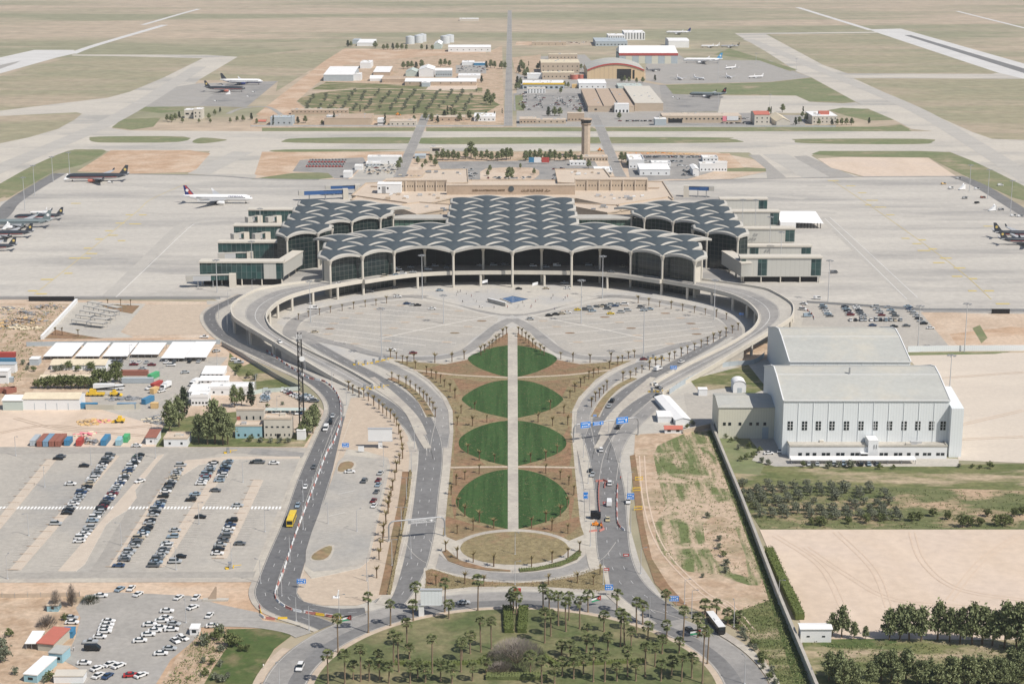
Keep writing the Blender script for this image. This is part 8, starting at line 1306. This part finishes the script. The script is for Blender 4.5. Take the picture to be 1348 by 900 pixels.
for x, y, w, h, zb, rows, lab in ((455, 594, 3.6, 2.4, 2, 2, 'blue road sign at the top of the angled lot'), (397, 774, 3.8, 2.2, 1.8, 2, 'blue road sign on the sand by the carriageway bend'), (771, 661, 2.2, 3.4, 1.6, 1, 'tall blue arrow sign on the garden pavement'), (830, 662, 3.4, 3.2, 1.6, 2, 'blue route sign on the pavement beside the white pickup'), (801.5, 784, 3.4, 2.6, 2.2, 2, 'blue route sign at the tip of the olive bed'), (887, 798, 3.8, 2.4, 2.0, 2, 'blue route sign on the dirt by the ring road'), (886.5, 492, 4, 2.4, 2.5, 2, 'blue sign on the median of the palm-lined road'), (976, 419, 3, 1.6, 2, 1, 'blue sign under the curve of the viaduct'), (783, 552, 2, 1.2, 1.5, 1, 'small blue sign at the planted island')):
    t = thing('road_sign', lab, 'road sign', G(x, y), 0, 'blue road signs'); w *= .85; h *= .85; sign_panel(t, -w / 2, w / 2, zb, zb + h, 0, 'sign_blue', rows)
    for sx in (-.3, .3): q = MB(); q.tube((sx * w, .1, 0), (sx * w, .1, zb + h), .07, .07, 5); q.build('post', K['steel'], t)
for x, y, lab in ((798, 754, 'small red no-entry board at the ring road split'), (797, 666, 'small red board by the first barrier'), (824, 735, 'small red board on the outbound pavement')): t = thing('warning_board', lab, 'sign', G(x, y), 0, 'red warning boards'); q = MB(); q.box(-1.1, 1.1, -.1, 0, 1.0, 2.0); q.build('board', K['red'], t); q = MB(); q.box(-.7, .7, -.13, -.105, 1.35, 1.65); q.build('stripe', K['white'], t); q = MB(); q.tube((0, .05, 0), (0, .05, 1.2), .06, .06, 5); q.build('post', K['steel'], t)
def bill(label, x0, x1, yb, y0, y1, m, post, two=False):
    a, c = G(x0, yb), G(x1, yb); z0, z1 = hgt(yb, y1), hgt(yb, y0); w = c.x - a.x; t = thing('billboard', label, 'billboard', a); q = MB(); q.box(0, w, -.6, .6, z0, z1); q.build('panel', K[m], t); q = MB(); q.box(-.2, w + .2, -.75, .75, z1, z1 + .3); q.box(-.2, w + .2, -.75, .75, z0 - .3, z0); q.build('frame', K['steel'], t)
    for px in post: q = MB(); xx = w * px; q.box(xx - .9, xx + .9, -.5, .5, 0, z0 - .2); q.build('column', K['white_panel'], t)
bill('white billboard on a short column in the sand', 485, 516.5, 590, 564, 579.5, 'white_panel', (.5,)); bill('large ribbed grey billboard at the ring road junction', 554, 582, 811, 776, 795, 'clad_hangar', (.03,)); t = thing('notice_board', 'small pale notice board on the sand by the white billboard', 'board', G(475.5, 596)); q = MB(); q.box(-1.3, 1.3, -.1, .1, .8, 3.2); q.build('board', K['white_panel'], t); q = MB(); q.box(-.9, -.75, .1, .2, 0, 3); q.box(.75, .9, .1, .2, 0, 3); q.build('post', K['steel'], t)
t = thing('sculpture', 'small white abstract monument on the sandy corner', 'monument', G(442, 787)); q = MB(); q.prof([(-1.2, 0), (1.2, 0), (1.3, .4), (-1.0, .6)][::-1], -.8, .8); q.prof([(.3, .4), (1.0, .4), (1.3, 3.0), (.9, 3.1)][::-1], -.25, .25); q.build('stone', K['white_panel'], t)
t = thing('sculpture', 'dark tall wedge-shaped sign on a concrete plinth', 'monument', G(282, 790)); q = MB(); q.box(-4, 5, -1, 1, 0, .6); q.build('plinth', K['concrete'], t); q = MB(); q.prof([(-2.2, .6), (.8, .6), (1.1, 5.2), (.7, 5.4)][::-1], -.25, .25); q.build('wedge', K['brownstone'], t)
# toll gates
for i, (x, y, lab) in enumerate(((469, 480, 'yellow toll gate next to the viaduct ramp'), (481, 480, 'yellow toll gate in the middle of the plaza entry'), (492, 478, 'yellow toll gate on the plaza entry, third lane'), (500, 476, 'yellow toll gate on the plaza entry, fourth lane'), (508, 474, 'yellow toll gate nearest the plaza lot'), (480, 512, 'yellow toll gate on the ramp lane by the sand'), (490, 512, 'yellow toll gate on the middle ramp lane'), (502, 510, 'yellow toll gate on the ramp lane by the island'), (853, 474, 'yellow toll gate beside the dark red car'), (860, 472, 'yellow toll gate in the middle on the hangar side'), (871, 473, 'yellow toll gate on the hangar side, last lane'), (858, 516, 'yellow toll gate before the white car at the ramp booth'), (869, 516, 'yellow toll gate beside the black waiting car'), (300, 596, 'yellow entry gate at the top of the long-stay lot'), (303, 748, 'yellow exit gate at the bottom of the long-stay lot'))):
    t = thing('toll_gate', lab, 'toll gate', G(x, y) + Vector((0, 0, .1)), .3 if x < 674 else -.3, 'yellow toll gates'); q = MB(); q.box(-.6, .6, -.9, .9, 0, 2.5); q.box(-.8, .8, -1.1, 1.1, 2.5, 2.75); q.build('booth', K['metal'], t); q = MB(); q.box(-.63, .63, -.6, .6, 1.2, 2.1); q.build('window', K['glass_dark'], t); q = MB(); q.box(1.2, 1.7, -.3, .3, 0, 1.3); q.build('ticket_post', K['yellow'], t); q = MB(); q.box(1.5, 5.2, -.1, .1, .95, 1.15); q.build('barrier_arm', K['yellow'], t); q = MB(); q.box(-2.2, -.7, -1.0, 1.0, 0, .5); q.build('bollard_guard', K['yellow'], t); t.scale = (.8, .8, .85)
# plastic barriers
BM = {}
for c_ in ('red', 'white_panel', 'yellow'):
    q = MB(); q.prof([(-.25, 0), (.25, 0), (.13, .3), (.08, .8), (-.08, .8), (-.13, .3)][::-1], -1.6, 1.6); BM[c_] = q.mesh('road_barrier', K['barrier_red' if c_ == 'red' else c_])
def barriers(s, where, st=4.0, seq=('red', 'white_panel', 'white_panel'), hide=0, dz=.18):
    pts = resample(smooth(GP(s), 6), st)
    for i, (p, d) in enumerate(zip(pts, side_dirs(pts))):
        c_ = seq[i % len(seq)]; o = link('road_barrier', BM[c_]); o.location = (p.x, p.y, dz); o.rotation_euler = (0, 0, atan2(d.y, d.x)); nm = c_.replace('_panel', ''); tag(o, f"{nm} plastic barrier in the broken line {where}", 'barrier', f"{nm} barriers {where}")
barriers("449,553 440,580 430,597 413,641 391,698 375,746 368,765 362,782 368,794 385,803.5 407,807 425,810 448,813", 'between the dual carriageways'); barriers("352,463 378,481 405,497.5 425,502 438,511 447,526 449,545", 'along the curved slip road', 4, ('red', 'white_panel')); barriers("789,634 788,645 788,660 789,672", 'on the garden side of the roadworks', 3.6, ('red',)); barriers("813,640 812,660 813,688 820,697", 'on the pavement side of the roadworks', 3.6, ('red', 'red', 'white_panel')); barriers("789,634 796,633 796,641", 'closing the top of the roadworks', 3, ('red',)); barriers("781,700 793,698 792,690", 'round the orange roller', 3, ('red',)); barriers("342,800 345,812 352,815 372,815", 'at the taxi lot entrance', 4, ('red', 'yellow', 'white_panel')); barriers("408,808 448,814", 'at the ring road junction', 3.2, ('red', 'yellow')); barriers("1057,405 1068,413 1072,420", 'on the slip road behind the viaduct', 4, ('red', 'white_panel'))
for x, y, lab in ((841, 632, 'yellow steel frame highest on the brown bank'), (838, 646, 'yellow steel frame in the middle of the brown bank'), (840, 671, 'yellow steel frame lowest on the brown bank')): t = thing('hoarding_frame', lab, 'frame', G(x, y), .2, 'yellow frames on the bank'); q = MB(); q.box(-1.6, 1.6, -.08, .08, 1.3, 1.6); q.box(-1.6, 1.6, -.08, .08, .2, .45); q.build('rail', K['yellow'], t); q = MB(); q.box(-1.7, -1.5, -.1, .1, 0, 1.7); q.box(1.5, 1.7, -.1, .1, 0, 1.7); q.build('upright', K['yellow'], t)
# flags
def flag(label, x, y, h, kind, rz=.2):
    t = thing('flag', label, 'flag', G(x, y), rz); q = MB(); q.tube((0, 0, 0), (0, 0, h), .07, .05, 6); q.build('pole', K['steel'], t); W_, H_ = (3.4, 1.9) if kind == 'j' else (3.6, 1.8); wv = lambda u: .22 * sin(u * 5) * u
    if kind == 'j':
        for i, m in enumerate(('black', 'white', 'green_paint')):
            q = MB(); z1 = h - H_ * i / 3; z0 = h - H_ * (i + 1) / 3
            for j in range(8): u0, u1 = j / 8, (j + 1) / 8; q.add([(-W_ * u0, wv(u0), z0 - .5 * u0), (-W_ * u1, wv(u1), z0 - .5 * u1), (-W_ * u1, wv(u1), z1 - .5 * u1), (-W_ * u0, wv(u0), z1 - .5 * u0)], [(0, 1, 2, 3)])
            q.build('stripe', K[m], t)
        for y_ in (-.07, .07): q = MB(); q.add([(0, y_, h), (0, y_, h - H_), (-W_ * .5, y_ + wv(.5), h - H_ / 2 - .25)], [(0, 1, 2)]); q.build('triangle', K['red'], t); q = MB(); q.add([(-W_ * .16 + (.2 if k_ % 2 == 0 else .09) * cos(k_ * pi / 7), y_ * 1.3 + .02, h - H_ / 2 - .08 + (.2 if k_ % 2 == 0 else .09) * sin(k_ * pi / 7)) for k_ in range(14)], [tuple(range(14))]); q.build('star', K['white'], t)
    else:
        q = MB()
        for j in range(8): u0, u1 = j / 8, (j + 1) / 8; q.add([(-W_ * u0, wv(u0), h - H_ - .8 * u0), (-W_ * u1, wv(u1), h - H_ - .8 * u1), (-W_ * u1, wv(u1), h - .8 * u1), (-W_ * u0, wv(u0), h - .8 * u0)], [(0, 1, 2, 3)])
        q.build('cloth', K['white'], t)
flag('Jordan-coloured flag with red triangle at the west ring road junction', 463, 829, 5.5, 'j', 0); flag('black white green flag with red triangle before the olive bed', 791, 797, 4, 'j'); flag('black white green flag with red triangle near the coach', 922, 848, 5.5, 'j', -.2); flag('white flag on a pole in front of the west columns', 642, 386, 9, 'w'); flag('white flag on a pole in front of the east columns', 708, 386, 7.5, 'w')
t = thing('red_kiosk', 'small red signboard among the palms on the ring road', 'sign', G(681, 783)); q = MB(); q.box(-1.3, 1.3, -.3, .3, 1, 2.6); q.build('board', K['red'], t); q = MB(); q.tube((0, 0, 0), (0, 0, 1), .1, .1, 6); q.build('post', K['steel'], t)
# plaza pool and ramp wall
K['pool'] = mat('pool_water', (.03, .10, .24), (.05, .15, .32), scale=.3, rough=.15); t = thing('fountain_pool', 'diamond-shaped blue pool in the middle of the plaza', 'pool', (0, 0, 0)); q = MB(); q.poly([Vector((p.x, p.y, .5)) for p in GP("659,394 674,400.3 697,395 674,390.4")]); q.build('water', K['pool'], t); q = MB(); ribbon(q, [Vector((p.x, p.y, .7)) for p in GP("659,394 674,400.3 697,395 674,390.4")], -.5, .5, None, .7, 0, True); q.build('rim', K['concrete'], t)
t = thing('ramp_parapet', 'grey slab-like ramp wall beside the blue pool', 'wall', (0, 0, 0)); q = MB(); a, c = G(643, 398), G(666, 404); ribbon(q, [Vector((a.x, a.y, 2.6)), Vector((c.x, c.y, 2.6))], -.4, .4, None, 2.6); q.build('masonry', K['concrete'], t); q = MB(); ribbon(q, [Vector((a.x, a.y, 2.8)), Vector((c.x, c.y, 2.8))], -.6, .6, None, .2); q.build('coping', K['white_panel'], t)
# people
def person_mesh(seed, shirt, legs):
    rnd = random.Random(seed); st = rnd.uniform(.08, .3); V = [(0, 0, .95), (0, 0, 1.2), (0, 0, 1.42), (0, 0, 1.52), (0, 0, 1.66), (0, .1, .9), (st, .1, .48), (st * .6, .1, .05), (st * .6 + .13, .1, .03), (0, -.1, .9), (-st, -.1, .48), (-st * 1.3, -.1, .05), (-st * 1.3 + .13, -.1, .03), (0, .2, 1.4), (-.06, .26, 1.12), (.06, .25, .88), (0, -.2, 1.4), (.08, -.26, 1.12), (.16, -.22, .9)]
    E = [(0, 1), (1, 2), (2, 3), (3, 4), (0, 5), (5, 6), (6, 7), (7, 8), (0, 9), (9, 10), (10, 11), (11, 12), (2, 13), (13, 14), (14, 15), (2, 16), (16, 17), (17, 18)]
    R_ = [.15, .14, .16, .06, .115, .1, .075, .05, .045, .1, .075, .05, .045, .07, .05, .04, .07, .05, .04]; me = bpy.data.meshes.new('person'); me.from_pydata(V, E, []); o = link('p', me); md = o.modifiers.new('s', 'SKIN')
    for i, r in enumerate(R_): me.skin_vertices[0].data[i].radius = (r, r * .8 if i in (1, 2) else r)
    me.skin_vertices[0].data[0].use_root = True; sb = o.modifiers.new('u', 'SUBSURF'); sb.levels = 1; bpy.context.view_layer.update(); m2 = bpy.data.meshes.new_from_object(o.evaluated_get(bpy.context.evaluated_depsgraph_get())); bpy.data.objects.remove(o)
    m2.name = 'person'; m2.materials.clear()
    for x in (K['skin'], shirt, legs): m2.materials.append(x)
    for p in m2.polygons: z = p.center.z; p.material_index = 0 if z > 1.47 or (abs(p.center.y) > .18 and z < 1.0) else 1 if z > .93 else 2; p.use_smooth = True
    return m2
q = MB(); q.rings([[(r * cos(2 * pi * i / 10) - .015, r * sin(2 * pi * i / 10), z) for i in range(10)] for r, z in ((.115, 1.66), (.125, 1.70), (.10, 1.77), (.04, 1.81))], 0); HAIR = q.mesh('hair', K['black'])
PCOL = [('dark', 'dark', 'dark clothes'), ('white', 'dark', 'a white top and dark trousers'), ('navy', 'dark', 'a navy top and dark trousers'), ('red', 'dark', 'a red top and dark trousers'), ('white', 'beige_wall', 'a white top and beige trousers'), ('dark', 'beige_wall', 'a dark top and beige trousers')]; PM = [person_mesh(i, K[a], K[c]) for i, (a, c, d) in enumerate(PCOL)]
for i, (x, y) in enumerate(((602.7, 386), (601, 389.5), (606, 385), (620.6, 391.5), (624, 395), (627.5, 399), (631, 406), (635, 406), (650.4, 406.5), (668, 406), (681, 406.5), (683, 405), (688, 400), (690, 404), (700, 404), (705, 398.5), (708.5, 395.5), (725.5, 395), (728, 391), (741.7, 395.5), (744, 394), (747, 392), (764, 391.5), (766, 394), (609, 399), (614, 388), (730, 409), (699, 406), (455, 453), (439, 497), (642, 397), (97, 857), (780, 620), (817, 632), (347, 880), (366, 640))):
    if (x, y) in ((780, 620), (366, 640)): continue
    c_ = PCOL[i % 6]; t = link('person', PM[i % 6]); t.location = G(x, y) + Vector((0, 0, .26)); t.rotation_euler = (0, 0, rt.uniform(0, 6.28)); where = 'on the plaza, ' + ORD[i] + ' from the palm ring' if i < 28 else ('beside the plaza toll lanes' if i == 28 else 'beside the ramp kerb' if i == 29 else 'by the ramp wall' if i == 30 else 'by the aqua hut' if i == 31 else 'beside the roadworks' if i == 33 else 'on the bottom pavement'); tag(t, f"person in {c_[2]} {where}", 'person', 'people on the plaza' if i < 28 else None); link('hair', HAIR, t)
# heaps in the yards
q = MB(); rnd = random.Random(3)
for x, y, n, sx, sy, hz_, ms in ((118, 556, 120, 6, 5, 1.8, (0, 0, 1)), (132, 555, 60, 6, 3, .8, (2, 0)), (30, 423, 260, 16, 9, 2.6, (1, 1, 0, 4)), (25, 432, 90, 7, 4, 2.4, (3,)), (48, 433, 30, 3, 2, 2, (3,)), (12, 430, 80, 7, 7, 2.2, (1, 0, 4)), (35, 413, 120, 15, 6, 2, (1, 4)), (10, 407, 60, 10, 4, 2, (3, 4)), (60, 405, 90, 12, 6, 2, (4, 1)), (112, 572, 40, 5, 4, 1.5, (2, 3)), (118, 582, 60, 5, 3, 2.4, (4, 1)), (205, 553, 60, 6, 6, 2.2, (4, 3)), (158, 526, 60, 8, 2, 1.6, (4,)), (172, 525, 60, 6, 2, 1.8, (4,)), (900, 203.5, 40, 20, 2, 2, (0,)), (860, 202, 50, 26, 2, 1.5, (0, 5)), (535, 232, 30, 14, 2, 2, (4, 3)), (500, 227, 60, 16, 14, 2.2, (3, 4, 1)), (850, 222, 30, 14, 12, 2, (4, 3))):
    c = G(x, y)
    for i in range(n):
        a, r = rnd.uniform(0, 6.28), rnd.random() ** .6; p = c + Vector((cos(a) * r * sx, sin(a) * r * sy, hz_ * (1 - r) * rnd.random())); q.M = Matrix.Translation(p) @ Matrix.Rotation(rnd.uniform(0, 3), 4, 'Z') @ Matrix.Rotation(rnd.uniform(-.5, .5), 4, 'X'); d = rnd.uniform(.25, .9); q.box(-d * 1.6, d * 1.6, -d * .6, d * .6, 0, d * .5, rnd.choice(ms))
q.M = Matrix.Identity(4); tag(q.build('rubble', [K['ochre'], K['brownstone'], K['pink'], K['cream_roof'], K['metal'], K['orange']]), 'heaps of timber, rubble and scrap in the yards', None, None, 'stuff')
# ================================================================= MARKINGS, LIGHT, CAMERA
o = MARK.build('road_markings', [K['white_line'], K['kerb'], K['yellow_line'], K['brownstone'], K['faint_line']]); S('road_markings', o)
w = bpy.data.worlds.new('World'); SC.world = w; w.use_nodes = True; N = w.node_tree.nodes; L = w.node_tree.links
sky = N.new('ShaderNodeTexSky'); sky.sky_type = 'NISHITA'; sky.sun_disc = False
sd = Vector((.495, -.382, .78)).normalized(); sky.sun_elevation = math.asin(sd.z); sky.sun_rotation = atan2(sd.x, sd.y); sky.air_density = 1.0; sky.dust_density = 1.5
L.new(sky.outputs[0], N['Background'].inputs['Color']); N['Background'].inputs['Strength'].default_value = .08
sun = bpy.data.lights.new('sun', 'SUN'); sun.energy = 4.0; sun.angle = radians(.5); sun.color = (1, .94, .86)
so = bpy.data.objects.new('sun', sun); COL.objects.link(so); so.rotation_euler = sd.to_track_quat('Z', 'Y').to_euler()
hz = MB(); hz.box(-12400, 12400, -1000, 20400, -1.0, 240.0); ho = hz.build('haze', []); ho['kind'] = 'stuff'; ho['label'] = 'pale dusty haze over the whole airfield'
hm = bpy.data.materials.new('haze'); hm.use_nodes = True; hm.node_tree.nodes.clear(); pv_ = hm.node_tree.nodes.new('ShaderNodeVolumePrincipled'); ou = hm.node_tree.nodes.new('ShaderNodeOutputMaterial')
pv_.inputs['Color'].default_value = (.93, .95, .97, 1); pv_.inputs['Density'].default_value = 4.2e-5; pv_.inputs['Anisotropy'].default_value = 0.0
hm.node_tree.links.new(pv_.outputs[0], ou.inputs['Volume']); ho.data.materials.append(hm)
cam = bpy.data.cameras.new('camera'); cam.sensor_width = 36; cam.lens = FPX / 1348 * 36; cam.clip_start = 1; cam.clip_end = 60000
co = bpy.data.objects.new('camera', cam); COL.objects.link(co); co.location = (0, 0, CH); co.rotation_euler = (pi / 2 - TH, 0, 0); SC.camera = co
vs = SC.view_settings; vs.view_transform = 'Standard'; vs.look = 'None'; vs.gamma = 1; vs.exposure = .2; vs.use_curve_mapping = False
SC.cycles.volume_step_rate = 10; SC.cycles.max_bounces = 5; SC.cycles.diffuse_bounces = 2; SC.cycles.glossy_bounces = 2; SC.cycles.transmission_bounces = 2; SC.cycles.volume_bounces = 0; SC.cycles.use_denoising = True
